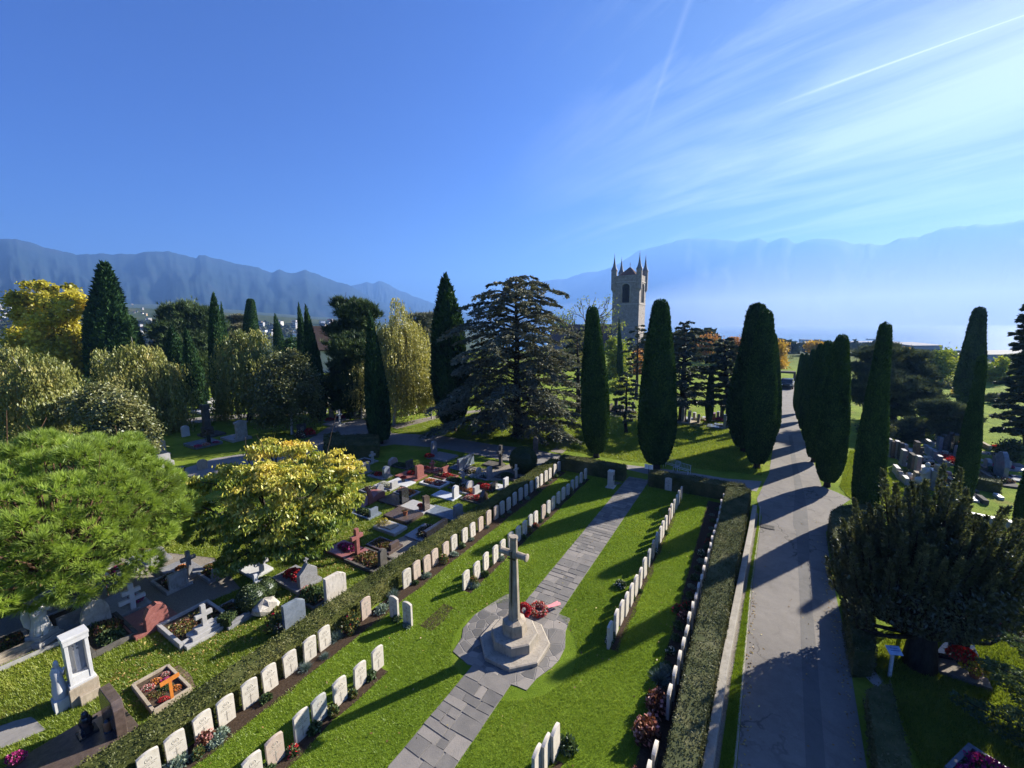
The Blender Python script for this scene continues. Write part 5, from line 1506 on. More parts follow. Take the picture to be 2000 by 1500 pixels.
for (x, y, k, s, lb_) in [(655, 1248, 'fescue', 1.25, 'big blue-grey fescue tuft in front of the pinkish gap stone'), (686, 1228, 'rose', 1.25, 'tall yellowing rose bush left of the pinkish gap stone'), (745, 1193, 'silver', 1.2, 'silvery plant right of the pinkish gap stone'),
                          (768, 1165, 'fescue', 1.1, 'fescue tuft before the hedge row restarts'), (795, 1224, 'silver', .7, 'silvery plant at the foot of the sideways stone'), (775, 1212, 'leafy', .8, 'leafy plant between the two sideways stones'),
                          (1283, 1385, 'bronze', 1.35, 'big pink-topped sedum in the gap of the right hedge row'), (1262, 1440, 'bronze', 1.5, 'big bronze sedum nearest in the right hedge row'), (1290, 1330, 'fescue', 1.4, 'blue-grey spreading plant beside the pink-topped sedum'),
                          (1272, 1368, 'white', .7, 'small plant with white blossoms on the lawn edge of the right bed'), (1190, 1255, 'white', .8, 'plant with white blossoms by the nearest inner right row stone'), (1212, 1146, 'white', 1.1, 'strappy plant with white blossoms left of the inner right row'),
                          (1325, 1196, 'red', 1.2, 'plant with red blossoms on the edge of the right bed'), (925, 1145, 'silver', 1.1, 'silvery plant at the near end of the inner left row'), (1110, 1462, 'leafy', 1.2, 'strappy green plant right of the nearest inner right row stones'),
                          (403, 1452, 'bronze', .9, 'rusty leaved plant in front of the nearest left hedge row stones'), (425, 1446, 'silver', 1.2, 'pale silvery plant spilling from the near left bed'), (345, 1497, 'silver', 1.1, 'pale plant at the lowest visible left hedge row stones'),
                          (1300, 1310, 'silver', .9, 'grey plant in the right bed beside the fescue'), (1398, 966, 'leafy', 1.4, 'dark bush in the far corner of the right bed')]:
    plant(k, lb_, G(x, y), s, None)

# wreaths at the cross
def wreath(label, pos, R_, mats, frac, seed, tilt=(0, 0, 0)):
    r = np.random.default_rng(seed); n = 900
    a = r.uniform(0, 2 * np.pi, n); b_ = r.uniform(0, 2 * np.pi, n); rr_ = R_ * .30 * r.uniform(.7, 1, n)
    P = np.column_stack([(R_ * .7 + rr_ * np.cos(b_)) * np.cos(a), (R_ * .7 + rr_ * np.cos(b_)) * np.sin(a), R_ * .30 + rr_ * np.sin(b_)])
    V = rleaves(P, .06, .9)
    o = link('wreath', fast_mesh('wreath', V, 4, mats, np.clip(.5 + .2 * r.normal(size=n), 0, 1), np.searchsorted(np.cumsum(frac), r.uniform(0, 1, n))))
    o.location = [float(c) for c in pos]; o.rotation_euler = tilt
    tag(o, label, 'wreath', 'wreaths laid at the cross')
    return o
w_ = wreath('round wreath of mixed red and pink flowers lying beside the cross', G(1052, 1196) + [0, 0, .03], .33, [RED, PINKP, LEAFG, WHITEP], (.45, .25, .2, .1), 2, (.12, 0, 0))
b = MB(); b.add([(.3, .05, .22), (.78, .32, .10), (.80, .22, .08), (.34, -.05, .20)], [(0, 1, 2, 3)]); b.add([(.3, .0, .24), (.70, .42, .06), (.74, .36, .05), (.34, -.06, .23)], [(0, 1, 2, 3)])
rb = b.build('ribbon', plain('pink_ribbon', (.55, .14, .16), .5), w_)
wreath('small scarlet poppy wreath propped on the plinth of the cross', G(1025, 1192, .35), .24, [RED], (1.0,), 5, (.9, 0, -.5))

# grass blades on the lawns
def inside(poly, q):
    poly = np.array([p[:2] for p in poly]); ins = np.zeros(len(q), bool); j = len(poly) - 1
    for i in range(len(poly)):
        ins ^= ((poly[i][1] > q[:, 1]) != (poly[j][1] > q[:, 1])) & (q[:, 0] < (poly[j][0] - poly[i][0]) * (q[:, 1] - poly[i][1]) / (poly[j][1] - poly[i][1] + 1e-12) + poly[i][0]); j = i
    return ins
GRAVEL_PX = [[(60, 1170), (130, 1130), (240, 1090), (330, 1080), (420, 1090), (470, 1150), (350, 1200), (240, 1220), (180, 1240), (60, 1275), (-60, 1330), (-60, 1250)],
             [(690, 1100), (742, 1068), (800, 1042), (850, 1062), (795, 1092), (770, 1108), (735, 1110)], [(890, 905), (960, 918), (1000, 905), (1050, 915), (1020, 935), (960, 940), (900, 925)],
             [(330, 925), (420, 895), (520, 880), (600, 860), (690, 868), (640, 878), (560, 900), (430, 925), (330, 955)], [(-40, 1432), (30, 1408), (62, 1400), (90, 1425), (30, 1452), (-40, 1478)]]
GAPS = [[G(*p) for p in g_] for g_ in GRAVEL_PX]
def blades(name, label, poly, n_near, seed, hgt=.055, mat=None, holes=(), gaps=()):
    r = np.random.default_rng(seed)
    poly = np.array([p[:2] for p in poly]); mn, mx = poly.min(0), poly.max(0)
    P = []
    tot = 0
    while tot < n_near:
        q = r.uniform(mn, mx, (n_near, 2)); ins = np.zeros(len(q), bool); j = len(poly) - 1
        for i in range(len(poly)):
            c = ((poly[i][1] > q[:, 1]) != (poly[j][1] > q[:, 1])) & (q[:, 0] < (poly[j][0] - poly[i][0]) * (q[:, 1] - poly[i][1]) / (poly[j][1] - poly[i][1] + 1e-12) + poly[i][0])
            ins ^= c; j = i
        q = q[ins]
        d = np.hypot(q[:, 0], q[:, 1]); keep = r.uniform(0, 1, len(q)) < np.clip((11 / d) ** 1.3, 0, 1)
        q = q[keep]
        rel = q - O[:2]; a = rel @ E1; o_ = rel @ E2
        ok = ~((np.abs(o_) < .69) & (a < 15.7) & (a > -14)) & (np.hypot(a, o_) > 1.95)
        for h_ in holes: ok &= ~h_(a, o_)
        for g_ in gaps: ok &= ~inside(g_, q)
        q = q[ok]; P.append(q); tot += len(q)
    q = np.concatenate(P)[:n_near]; n = len(q); d = np.hypot(q[:, 0], q[:, 1])
    big = np.clip(d / 12, .8, 2.2)
    tuft = noise2(q * 1.7) * .5 + noise2(q * 5.3) * .5
    h = hgt * r.uniform(.5, 1.2, n) * (.75 + .7 * tuft)
    ang = r.uniform(0, 2 * np.pi, n)
    lean = np.column_stack([np.cos(ang), np.sin(ang)]) * (h * r.uniform(.2, 1.0, n))[:, None]
    wv = np.column_stack([-np.sin(ang), np.cos(ang)]) * (.006 * big * r.uniform(.7, 1.4, n))[:, None]
    z0 = np.full(n, .0)
    V = np.stack([np.column_stack([q - wv, z0]), np.column_stack([q + wv, z0]), np.column_stack([q + lean, h])], 1)
    t = np.clip(.16 + .32 * tuft + .34 * noise2(q * .42 + 7) + .16 * r.normal(size=n), 0, 1)
    o = link(name, fast_mesh(name, V, 3, mat, t))
    return tag(o, kind='stuff')
def noise2(p):
    tab = np.random.default_rng(5).uniform(0, 1, (64, 64)); i = np.floor(p).astype(int); u = p - i; u = u * u * (3 - 2 * u)
    f = lambda a, b_: tab[a % 64, b_ % 64]
    return (f(i[:, 0], i[:, 1]) * (1 - u[:, 0]) + f(i[:, 0] + 1, i[:, 1]) * u[:, 0]) * (1 - u[:, 1]) + (f(i[:, 0], i[:, 1] + 1) * (1 - u[:, 0]) + f(i[:, 0] + 1, i[:, 1] + 1) * u[:, 0]) * u[:, 1]
GRASS = leaf_mat('lawn_blades', [(.0, (.080, .140, .010)), (.4, (.185, .285, .020)), (.75, (.295, .385, .040)), (1.0, (.44, .46, .09))], .45, .03, .8, .25)
GRASS2 = leaf_mat('rough_blades', [(.0, (.075, .11, .014)), (.4, (.20, .27, .028)), (.75, (.32, .36, .055)), (1.0, (.46, .42, .12))], .45, .03, .8, .3)
bedh = [lambda a, o_: o_ < -4.56, lambda a, o_: o_ > 4.22, lambda a, o_: (np.abs(o_ + 2.86) < .18) & ((a < -2.6) | (a > 1.3)), lambda a, o_: (np.abs(o_ - 2.72) < .1) & ((a < -2.3) | (a > 1.3))]
blades('lawn_grass', None, lawn_poly, 330000, 3, .05, GRASS, bedh)
blades('verge_grass', None, [np.array(p) for p in vl + vr[::-1]], 26000, 4, .07, GRASS)
blades('cemetery_grass', None, [G(*p) for p in [(-60, 1520), (-60, 1180), (330, 1060), (600, 900), (880, 905), (1060, 910), (1040, 925), (170, 1500)]], 240000, 6, .07, GRASS2, (), GAPS)
blades('corner_grass', None, [G(*p) for p in [(1700, 1290), (1760, 1200), (2080, 1180), (2200, 1560), (1830, 1560)]], 70000, 7, .08, GRASS2)

blades('meadow_grass', None, [G(*p) for p in [(768, 846), (860, 815), (960, 802), (1200, 800), (1330, 812), (1470, 838), (1490, 930), (1330, 912), (1216, 899), (1130, 884), (1010, 866), (880, 852)]], 120000, 8, .13, GRASS2)
blades('avenue_grass', None, [G(*p) for p in [(1640, 950), (1660, 880), (1720, 880), (1740, 935), (1990, 1040), (1900, 1010), (1700, 990), (1660, 975)]], 30000, 9, .10, GRASS2)
LITTER = leaf_mat('fallen_leaves', [(.0, (.09, .045, .016)), (.5, (.26, .16, .045)), (.85, (.48, .38, .12)), (1.0, (.62, .56, .30))], .2, .05, 3, .2)
def litter(polys, n, seed, z):
    r = np.random.default_rng(seed); P = []
    for poly, k in polys:
        poly = np.array([q[:2] for q in poly]); c = poly.mean(0)
        tri = [(c, poly[i], poly[(i + 1) % len(poly)]) for i in range(len(poly))]
        ar = np.array([abs((b_[0] - a_[0]) * (d_[1] - a_[1]) - (d_[0] - a_[0]) * (b_[1] - a_[1])) for a_, b_, d_ in tri]); pick = r.choice(len(tri), int(n * k), p=ar / ar.sum())
        u, v = r.uniform(0, 1, len(pick)), r.uniform(0, 1, len(pick)); f = u + v > 1; u[f], v[f] = 1 - u[f], 1 - v[f]
        T = np.array([[a_, b_, d_] for a_, b_, d_ in tri])[pick]
        P.append(np.column_stack([T[:, 0] + (T[:, 1] - T[:, 0]) * u[:, None] + (T[:, 2] - T[:, 0]) * v[:, None], np.full(len(pick), z)]))
    P = np.concatenate(P); m = len(P)
    d = unit(np.column_stack([r.normal(size=m), r.normal(size=m), r.normal(size=m) * .25])); w = unit(np.cross(d, np.array([0, 0, 1.0]) + r.normal(size=(m, 3)) * .3))
    L = r.uniform(.04, .085, (m, 1))
    return tag(link('fallen_leaves', fast_mesh('fallen_leaves', leaves(P, d * L, w * L * .3), 4, LITTER, r.uniform(0, 1, m))), kind='stuff')
litter([([G(*p) for p in [(560, 1060), (740, 1020), (690, 1120), (640, 1160), (540, 1180)]], .36), ([G(*p) for p in [(300, 1230), (520, 1180), (600, 1190), (430, 1300), (250, 1400), (200, 1340)]], .26),
        ([G(*p) for p in [(680, 930), (860, 890), (930, 930), (760, 1000)]], .16), ([GP(-8, -4.4), GP(13, -4.4), GP(13, 4.2), GP(-8, 4.2)], .08)], 2600, 3, .06)
litter([([G(*p) for p in [(1440, 1495), (1470, 1140), (1478, 1140), (1462, 1495)]], .3), ([G(*p) for p in [(1660, 1495), (1600, 1080), (1618, 1100), (1688, 1495)]], .5), ([G(*p) for p in [(1450, 1495), (1500, 960), (1590, 960), (1690, 1495)]], .2)], 420, 4, .022)
# ================================================================== civil graves
GR_GREY = stone('grey_granite', (.17, .17, .175), (.28, .28, .285), 9, .45, .1, .5, speck=(.07, .07, .075))
GR_PALE = stone('pale_granite', (.28, .275, .265), (.41, .40, .385), 9, .5, .1, .4, speck=(.25, .25, .25))
GR_BLACK = stone('black_granite', (.012, .012, .014), (.030, .030, .034), 9, .12, .02, .6, speck=(.05, .05, .055))
GR_SLATE = stone('blue_slate', (.10, .125, .155), (.19, .22, .26), 5, .22, .05, .6)
GR_RED = stone('red_granite', (.20, .070, .058), (.33, .135, .115), 9, .35, .1, .5, speck=(.08, .03, .03))
GR_BROWN = stone('brown_granite', (.060, .044, .037), (.12, .088, .074), 8, .25, .06, .5, speck=(.04, .03, .025))
MARBLE = stone('white_marble', (.42, .42, .41), (.56, .56, .55), 3, .45, .1, .4, stain=(.42, .42, .43))
ROUGH = stone('rough_limestone', (.25, .23, .20), (.48, .45, .40), 3, .95, 1.0, .1, stain=(.13, .13, .11))
SAND = stone('sandstone', (.27, .225, .165), (.40, .34, .26), 4, .9, .5, .1, stain=(.20, .17, .13))
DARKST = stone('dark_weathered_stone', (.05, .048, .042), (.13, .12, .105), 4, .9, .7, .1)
WOOD_OR = plain('orange_wood', (.50, .17, .03), .5, .3)
SOILB = stone('grave_soil', (.045, .032, .022), (.11, .08, .055), 14, .95, 1.0, .05)

BEDS = {
 'red': bush_mesh('red_bed', .42, .30, .22, 700, .085, [LEAFG, RED], (.35, .65), seed=21),
 'magenta': bush_mesh('magenta_bed', .40, .28, .20, 650, .08, [LEAFG, MAGENTA], (.40, .60), seed=22),
 'mixed': bush_mesh('mixed_bed', .42, .30, .20, 800, .08, [LEAFG, PINKP, RED, WHITEP], (.45, .22, .20, .13), seed=23),
 'orange': bush_mesh('orange_bed', .40, .30, .20, 700, .08, [LEAFG, ORANGEP, PINKP], (.40, .42, .18), seed=24),
 'yellow': bush_mesh('yellow_bed', .38, .30, .24, 700, .08, [LEAFY, YELLOWP], (.45, .55), seed=25),
 'white': bush_mesh('white_bed', .40, .30, .18, 700, .08, [LEAFG, WHITEP], (.35, .65), seed=26),
 'green': bush_mesh('green_bed', .44, .32, .22, 700, .085, [BOX, LEAFG], (.6, .4), seed=27),
 'dry': bush_mesh('dry_bed', .46, .34, .10, 800, .07, [LEAFY, LEAFR, BOX], (.5, .3, .2), seed=28),
 'dark': bush_mesh('dark_bed', .42, .30, .22, 800, .085, [BOX, LEAFR, WHITEP], (.72, .22, .06), seed=29),
}
def jitter_plate(w, h, seed, k=14, top=.5, j=.05):
    """an irregular upright outline"""
    r = random.Random(seed); pts = [(-w / 2, -.05), (w / 2, -.05)]
    for i in range(k + 1):
        a = math.pi * i / k
        pts.append((math.cos(a) * w / 2 * (1 + r.uniform(-j, j)), h * (1 - top) + math.sin(a) * h * top * (1 + r.uniform(-j, j))))
    return pts

def upright(kind, w, h, th, mat, parent, x=0, z=0, seed=0, rz=math.pi / 2, y=0):
    """a memorial of one of the kinds standing at local (x, 0, z), its broad face along local y"""
    b = MB()
    off = (x, y, z)
    nm = 'headstone'
    if kind == 'slab': b.plate([(-w / 2, -.03), (w / 2, -.03), (w / 2, h), (-w / 2, h)], th, 0, off, rz)
    elif kind == 'round': b.plate([(-w / 2, -.03), (w / 2, -.03)] + [(w / 2 * math.cos(a), h - w * .35 + w * .35 * math.sin(a)) for a in np.linspace(0, math.pi, 11)], th, 0, off, rz)
    elif kind == 'slope': b.plate([(-w / 2, -.03), (w / 2, -.03), (w / 2, h * .82), (w * .2, h * .97), (-w / 2, h)], th, 0, off, rz)
    elif kind == 'point': b.plate([(-w / 2, -.03), (w / 2, -.03), (w / 2, h * .62), (w * .22, h * .80), (0, h), (-w * .22, h * .80), (-w / 2, h * .62)], th, 0, off, rz)
    elif kind == 'rough': b.plate(jitter_plate(w, h, seed, 13, .55, .10), th, 0, off, rz)
    elif kind == 'stele': b.plate([(-w / 2, -.03), (w / 2, -.03), (w * .42, h * .9), (w * .2, h), (-w * .2, h), (-w * .42, h * .9)], th, 0, off, rz)
    elif kind == 'boulder': b.ball((x, y, z + h * .42), (th * .8, w / 2, h * .62), 0, 9, .17, seed); b.sm = [False] * len(b.sm)
    elif kind == 'shoulder':
        b.plate([(-w * .62, -.03), (w * .62, -.03), (w * .62, .14), (-w * .62, .14)], th * 1.6, 0, off, rz)
        b.plate([(-w / 2, .14), (w / 2, .14), (w / 2, h * .84), (w * .62, h * .84), (w * .62, h * .92), (w * .16, h), (-w * .16, h), (-w * .62, h * .92), (-w * .62, h * .84), (-w / 2, h * .84)], th, 0, off, rz)
    elif kind in ('cross', 'cross2', 'ringcross'):
        nm = 'cross'; s = w * .28
        b.plate([(-s / 2, -.03), (s / 2, -.03), (s / 2, h * .62), (w / 2, h * .62), (w / 2, h * .62 + s), (s / 2, h * .62 + s), (s / 2, h), (-s / 2, h), (-s / 2, h * .62 + s), (-w / 2, h * .62 + s), (-w / 2, h * .62), (-s / 2, h * .62)], th, 0, off, rz)
        if kind == 'cross2':
            b.plate([(-w * .72, h * .30), (w * .72, h * .30), (w * .72, h * .30 + s), (-w * .72, h * .30 + s)], th * .9, 0, off, rz)
    elif kind == 'pillar':
        nm = 'pillar'
        b.box((x, y, z), (w, w, h * .2)); b.box((x, y, z + h * .2), (w * .7, w * .7, h * .65), top=(.9, .9)); b.box((x, y, z + h * .85), (w * .85, w * .85, h * .15))
    elif kind == 'figure':
        nm = 'statue'
        b.box((x, y, z), (w, w, h * .28))
        b.lathe([(w * .46, h * .28), (w * .42, h * .42), (w * .30, h * .62), (w * .34, h * .74), (w * .26, h * .82), (w * .10, h * .85)], 12, (x, y, z))
        b.ball((x, y, z + h * .92), (w * .15, w * .15, h * .085), 0, 10)
        b.tube([(x, y + w * .30, z + h * .76), (x + w * .2, y + w * .34, z + h * .62), (x + w * .34, y + w * .08, z + h * .60)], [w * .10, w * .09, w * .07], 6)
        b.tube([(x, y - w * .30, z + h * .76), (x + w * .2, y - w * .34, z + h * .60), (x + w * .34, y - w * .05, z + h * .58)], [w * .10, w * .09, w * .07], 6)
    return b.build(nm, mat, parent, .008 if kind not in ('figure', 'boulder') else 0)

CARVE2 = MB()
for zz_, ws in ((.66, (.20, .16)), (.54, (.13, .22, .10)), (.44, (.18, .12))):
    y_ = -sum(ws) / 2 - .02
    for w_q in ws: CARVE2.box((.0, y_ + w_q / 2, zz_), (.006, w_q, .035)); y_ += w_q + .03
LET = {}
def lettering(parent, w, h, th, x, z, dark):
    k = 'dark' if dark else 'light'
    if k not in LET: LET[k] = CARVE2.mesh('lettering_' + k, plain('carved_letters_' + k, (.08, .075, .07) if dark else (.55, .50, .40), .8, .1))
    o = link('lettering', LET[k], parent); o.location = (x + th / 2 + .001, 0, z); o.scale = (1, w, h)

def grave(name, label, pos, stone_=None, slab=None, frame=None, bed=None, extra=None, rz=RZ, group=None, side=-1, cat='grave', vase=None, letter=True):
    """stone_ = (kind, w, h, thickness, material); slab = (length, width, height, material); frame = (length, width, height, material, fill);
    bed = [(kind, x, y, scale)]; the slab runs away from the stone along local -x"""
    o = thing(name, label, cat, pos, rz, group)
    z = 0
    if slab:
        L, Wd, h, mt = slab
        b = MB(); b.box((side * (L / 2 - .12), 0, -.03), (L, Wd, h + .03)); b.build('slab', mt, o, .012); z = h
    if frame:
        L, Wd, h, mt, fill = frame
        x0, x1 = (side * (L - .12), side * -.12); lo, hi = min(x0, x1), max(x0, x1); t = .10
        b = MB(); b.box(((lo + hi) / 2, Wd / 2 - t / 2, -.03), (hi - lo, t, h + .03)); b.box(((lo + hi) / 2, -Wd / 2 + t / 2, -.03), (hi - lo, t, h + .03))
        b.box((lo + t / 2, 0, -.03), (t, Wd - 2 * t, h + .03)); b.box((hi - t / 2, 0, -.03), (t, Wd - 2 * t, h + .03)); b.build('kerb_frame', mt, o, .008)
        b = MB(); b.box(((lo + hi) / 2, 0, -.02), (hi - lo - 2 * t, Wd - 2 * t, h * .6 + .02)); b.build('bed_fill', fill, o)
        if not slab: z = 0
    if stone_:
        k, w, h, th, mt = stone_
        upright(k, w, h, th, mt, o, 0, z, seed=int(abs(pos[0] * 31 + pos[1] * 17)))
        if letter and k in ('slab', 'round', 'slope', 'point', 'stele', 'shoulder'):
            lettering(o, w, h, th if side > 0 else -th - .002, 0, z, mt.name in ('pale_granite', 'white_marble', 'sandstone', 'rough_limestone'))
    for q in (bed or []):
        c = link('planting', BEDS[q[0]], o); s = q[3]; c.location = (q[1], q[2], z if slab else (frame[2] * .5 if frame else 0)); c.scale = (s, s, min(s, 1.1) * (q[4] if len(q) > 4 else 1)); c.rotation_euler = (0, 0, rng.uniform(0, .6))
    if extra: extra(o, z)
    return o

def g(x, y): return G(x, y)
def pot(label, pos, mat_pot, bedk, s=.35, cat='flower pot'):
    o = thing('flower_pot', label, cat, pos)
    b = MB(); b.lathe([(.09, 0), (.14, .22), (.15, .24), (.12, .24)], 12); c = b.build('pot', mat_pot, o)
    c = link('planting', BEDS[bedk], o); c.location = (0, 0, .2); c.scale = (s, s, s * 1.3)
    return o
TERRA = plain('terracotta', (.33, .12, .06), .8)

# ---- near left corner
def monument_white():
    o = thing('marble_monument', 'tall white marble shrine with an open niche and a small mourning figure', 'monument', g(165, 1362), RZ)
    o.scale = (.72, .66, 1.06)
    b = MB(); b.box((0, 0, -.05), (.62, .86, .55)); b.box((.38, .10, -.04), (.16, .6, .30)); b.build('plinth', SAND, o, .015)
    b = MB(); b.box((0, 0, .50), (.56, .78, .07)); b.build('moulding', MARBLE, o, .01)
    b = MB(); b.box((.0, -.29, .571), (.42, .11, 1.08)); b.box((.0, .29, .571), (.42, .11, 1.08)); b.box((-.17, 0, .571), (.07, .465, 1.08)); b.box((.03, 0, .571), (.32, .46, .20)); b.box((0, 0, 1.652), (.50, .74, .13)); b.box((0, 0, 1.783), (.54, .78, .07)); b.build('niche', MARBLE, o, .008)
    b = MB(); b.box((-.06, 0, .775), (.10, .14, .60)); b.box((-.06, 0, 1.30), (.09, .05, .24)); b.box((-.06, 0, 1.42), (.09, .15, .045)); b.build('relief_cross', MARBLE, o, .006)
    b = MB(); b.lathe([(.20, 0), (.21, .25), (.16, .5), (.17, .72), (.10, .84)], 12, (-.10, -.60, .30)); b.ball((-.06, -.58, 1.22), (.085, .085, .11)); b.tube([(-.05, -.5, 1.08), (.10, -.44, .95), (.12, -.42, 1.12)], [.05, .045, .04], 6); b.box((-.10, -.60, -.05), (.46, .46, .36)); b.build('mourning_figure', MARBLE, o)
monument_white()
def angel():
    o = thing('angel_statue', 'pale draped angel statue bowing on a rock base under the pine', 'statue', g(85, 1252), RZ + .5)
    b = MB(); b.box((0, 0, -.05), (.62, .70, .22)); b.box((0, 0, .17), (.50, .55, .16)); b.build('base', GR_PALE, o, .02)
    b = MB()
    b.lathe([(.25, 0), (.23, .20), (.17, .48), (.19, .68), (.17, .80), (.07, .90)], 14, (0, 0, .33))
    b.ball((.07, 0, 1.30), (.10, .09, .12), 0, 12)
    b.tube([(.02, .17, 1.10), (.16, .20, .98), (.22, .06, 1.12)], [.06, .05, .04], 7); b.tube([(.02, -.17, 1.10), (.16, -.20, .98), (.22, -.02, 1.10)], [.06, .05, .04], 7)
    for k in range(9):
        a = 2 * math.pi * k / 9; b.tube([(.24 * math.cos(a), .24 * math.sin(a), .34), (.19 * math.cos(a + .1), .19 * math.sin(a + .1), .62), (.15 * math.cos(a + .2), .15 * math.sin(a + .2), .9)], [.035, .025, .012], 5)
    b.build('robed_figure', MARBLE, o)
    for s in (-1, 1):
        b = MB(); b.plate([(0, .55), (.12, .50), (.26, .72), (.30, 1.05), (.22, 1.35), (.06, 1.18)], .05, 0, (-.14, s * .04, 0), math.pi / 2 * s); b.build('wing', MARBLE, o, .01)
angel()
def dark_tomb():
    rz_ = RZ + math.pi / 2
    o = thing('polished_tomb', 'brown polished tomb with a thick upright slab and black figure at the lower left', 'grave', g(226, 1424), rz_)
    b = MB(); b.box((-1.0, .1, -.03), (2.6, 1.5, .16)); b.build('slab', GR_BROWN, o, .012)
    b = MB(); b.plate([(-.52, 0), (.52, 0), (.50, .75), (.34, .95), (-.44, .92), (-.52, .70)], .20, 0, (0, 0, .13), math.pi / 2); b.build('headstone', GR_BROWN, o, .012)
    b = MB(); b.lathe([(.13, 0), (.10, .18), (.13, .36), (.08, .46)], 10, (-.42, .30, .13)); b.ball((-.42, .30, .64), (.07, .07, .09)); b.tube([(-.42, .32, .52), (-.30, .36, .38), (-.24, .24, .46)], [.04, .035, .03], 6); b.box((-.42, .30, .13), (.34, .34, .06)); b.build('bronze_figure', GR_BLACK, o)
dark_tomb()
def lantern():
    o = thing('grave_lantern', 'orange glass lantern with black feet on the brown polished tomb', 'lantern', g(214, 1436) + [0, 0, .13], RZ)
    b = MB(); b.lathe([(.07, .03), (.085, .08), (.085, .24), (.06, .28)], 10); b.build('glass', plain('amber_glass', (.42, .20, .08), .2, .5), o)
    b = MB(); b.lathe([(.09, 0), (.09, .03), (.05, .03)], 10); b.lathe([(.07, .28), (.02, .34)], 10); b.build('metal_frame', GR_BLACK, o)
lantern()
pot('magenta flower pot at the very bottom left edge', g(35, 1497), TERRA, 'magenta', .5)
def fresh_grave():
    o = thing('fresh_grave', 'new grave bed in a plank frame with small flowers and soil', 'grave', g(318, 1352), 0)
    pts = [G(261, 1346) , G(329, 1308), G(373, 1352), G(301, 1398)]
    c = np.array(o.location); b = MB()
    for i in range(4):
        p, q = pts[i] - c, pts[(i + 1) % 4] - c; d = (q - p)[:2]; L = np.linalg.norm(d); b.box(((p[0] + q[0]) / 2, (p[1] + q[1]) / 2, -.03), (L, .07, .20), math.atan2(d[1], d[0]))
    b.build('plank_frame', SAND, o, .006)
    b = MB(); b.prism([tuple((p - c)[:2] * .97) for p in pts], -.02, .10); b.build('bed_fill', SOILB, o)
    for k, (u, v, kd, s) in enumerate([(.25, .3, 'mixed', .42), (.5, .25, 'orange', .40), (.3, .6, 'dry', .5), (.55, .55, 'green', .45), (.7, .4, 'magenta', .42), (.75, .75, 'orange', .38), (.35, .85, 'red', .34), (.82, .2, 'mixed', .34)]):
        p = (pts[0] * (1 - u) * (1 - v) + pts[1] * u * (1 - v) + pts[2] * u * v + pts[3] * (1 - u) * v) - c
        q = link('planting', BEDS[kd], o); q.location = (p[0], p[1], .08); q.scale = (s, s, s)
fresh_grave()
def wood_cross():
    o = thing('wooden_cross', 'bright orange wooden grave marker standing in the new grave bed', 'cross', g(338, 1374) + [0, 0, .05], RZ + math.pi / 2)
    b = MB(); b.box((0, 0, 0), (.07, .04, .62)); b.build('post', WOOD_OR, o); b = MB(); b.box((0, 0, .621), (.42, .045, .10)); b.build('crossbar', WOOD_OR, o)
wood_cross()
tag(add_tint_sheet('brick_apron', px_poly([(330, 1307), (350, 1300), (372, 1318), (382, 1342), (374, 1353)], 0), .02, plain('brown_paver', (.16, .10, .08), .9, var=.5, sc=20)), kind='structure')

grave('stepped_cross_grave', 'grey stone cross on stacked steps beside a clipped box cube', g(402, 1238), ('cross', .48, 1.05, .12, GR_PALE), frame=(1.7, 1.5, .22, GR_PALE, SOILB), bed=[('dry', -.7, -.3, 1.2, .8), ('dry', -.9, .35, 1.1, .8)],
      extra=lambda o, z: [(lambda b: (b.box((.02, .0, .0), (.62, 1.3, .13)), b.box((.02, 0, .13), (.46, .9, .12)), b.box((.02, 0, .25), (.34, .56, .10)), b.build('steps', GR_PALE, o, .01)))(MB())])
def box_ball(label, pos, r, cube=False, mat=None):
    n = int(1500 * (r / .4) ** 2); d = rdir(n)
    P = d * r if not cube else d / np.max(np.abs(d), axis=1, keepdims=True) * r * .85 * (1 - .04 * rng.random((n, 1)))
    P = P + np.array([0, 0, r * .85]); P[:, 2] = np.maximum(P[:, 2], 0)
    dd = unit(d + rng.normal(size=d.shape) * .6); L = .06 * rng.uniform(.6, 1.3, (n, 1)); w = unit(np.cross(dd, rdir(n))) * L * .3
    V = leaves(P - dd * L * .5, dd * L, w)
    b = MB(); (b.ball((0, 0, r * .85), r * .95, 0, 14) if not cube else b.box((0, 0, 0), (r * 1.55, r * 1.55, r * 1.62)))
    Q = np.array([[b.v[i] for i in (f if len(f) == 4 else f + f[-1:])] for f in b.f])
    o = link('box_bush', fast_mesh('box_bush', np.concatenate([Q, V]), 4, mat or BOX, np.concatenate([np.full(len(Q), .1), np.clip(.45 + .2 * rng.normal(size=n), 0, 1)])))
    o.location = [float(c) for c in pos]; return tag(o, label, 'bush', 'clipped box bushes')
box_ball('clipped box cube on the kerb of the stepped cross grave', g(446, 1222), .26, True)
box_ball('dark clipped ball left of the little white cross', g(494, 1190), .50)
box_ball('dark clipped oval right of the little white cross', g(516, 1172), .46)
box_ball('big dark clipped bush at the head of the left hedge', g(1022, 921), .95)
grave('double_cross_grave', 'white two-barred cross on a pale slab under the pine edge', g(262, 1196), ('cross2', .5, .95, .13, MARBLE), slab=(1.7, .95, .16, GR_GREY), bed=[('magenta', -.5, .2, .75)])
grave('red_granite_grave', 'rough reddish headstone on a polished red slab near the two-barred cross', g(308, 1228), ('rough', .62, .80, .22, GR_RED), slab=(1.6, 1.2, .14, GR_RED))
grave('rough_stone_grave', 'rough grey pointed stone on bare gravel beside the angel', g(192, 1226), ('rough', .70, 1.05, .16, ROUGH))
grave('green_bed_grave', 'low grave bed filled with yellow-green shrubs behind the marble shrine', g(225, 1262), None, frame=(1.9, 1.1, .18, DARKST, SOILB), bed=[('green', -.4, 0, 1.0), ('dry', -1.0, .1, 1.0, 2.0), ('green', -1.4, -.1, .8)])
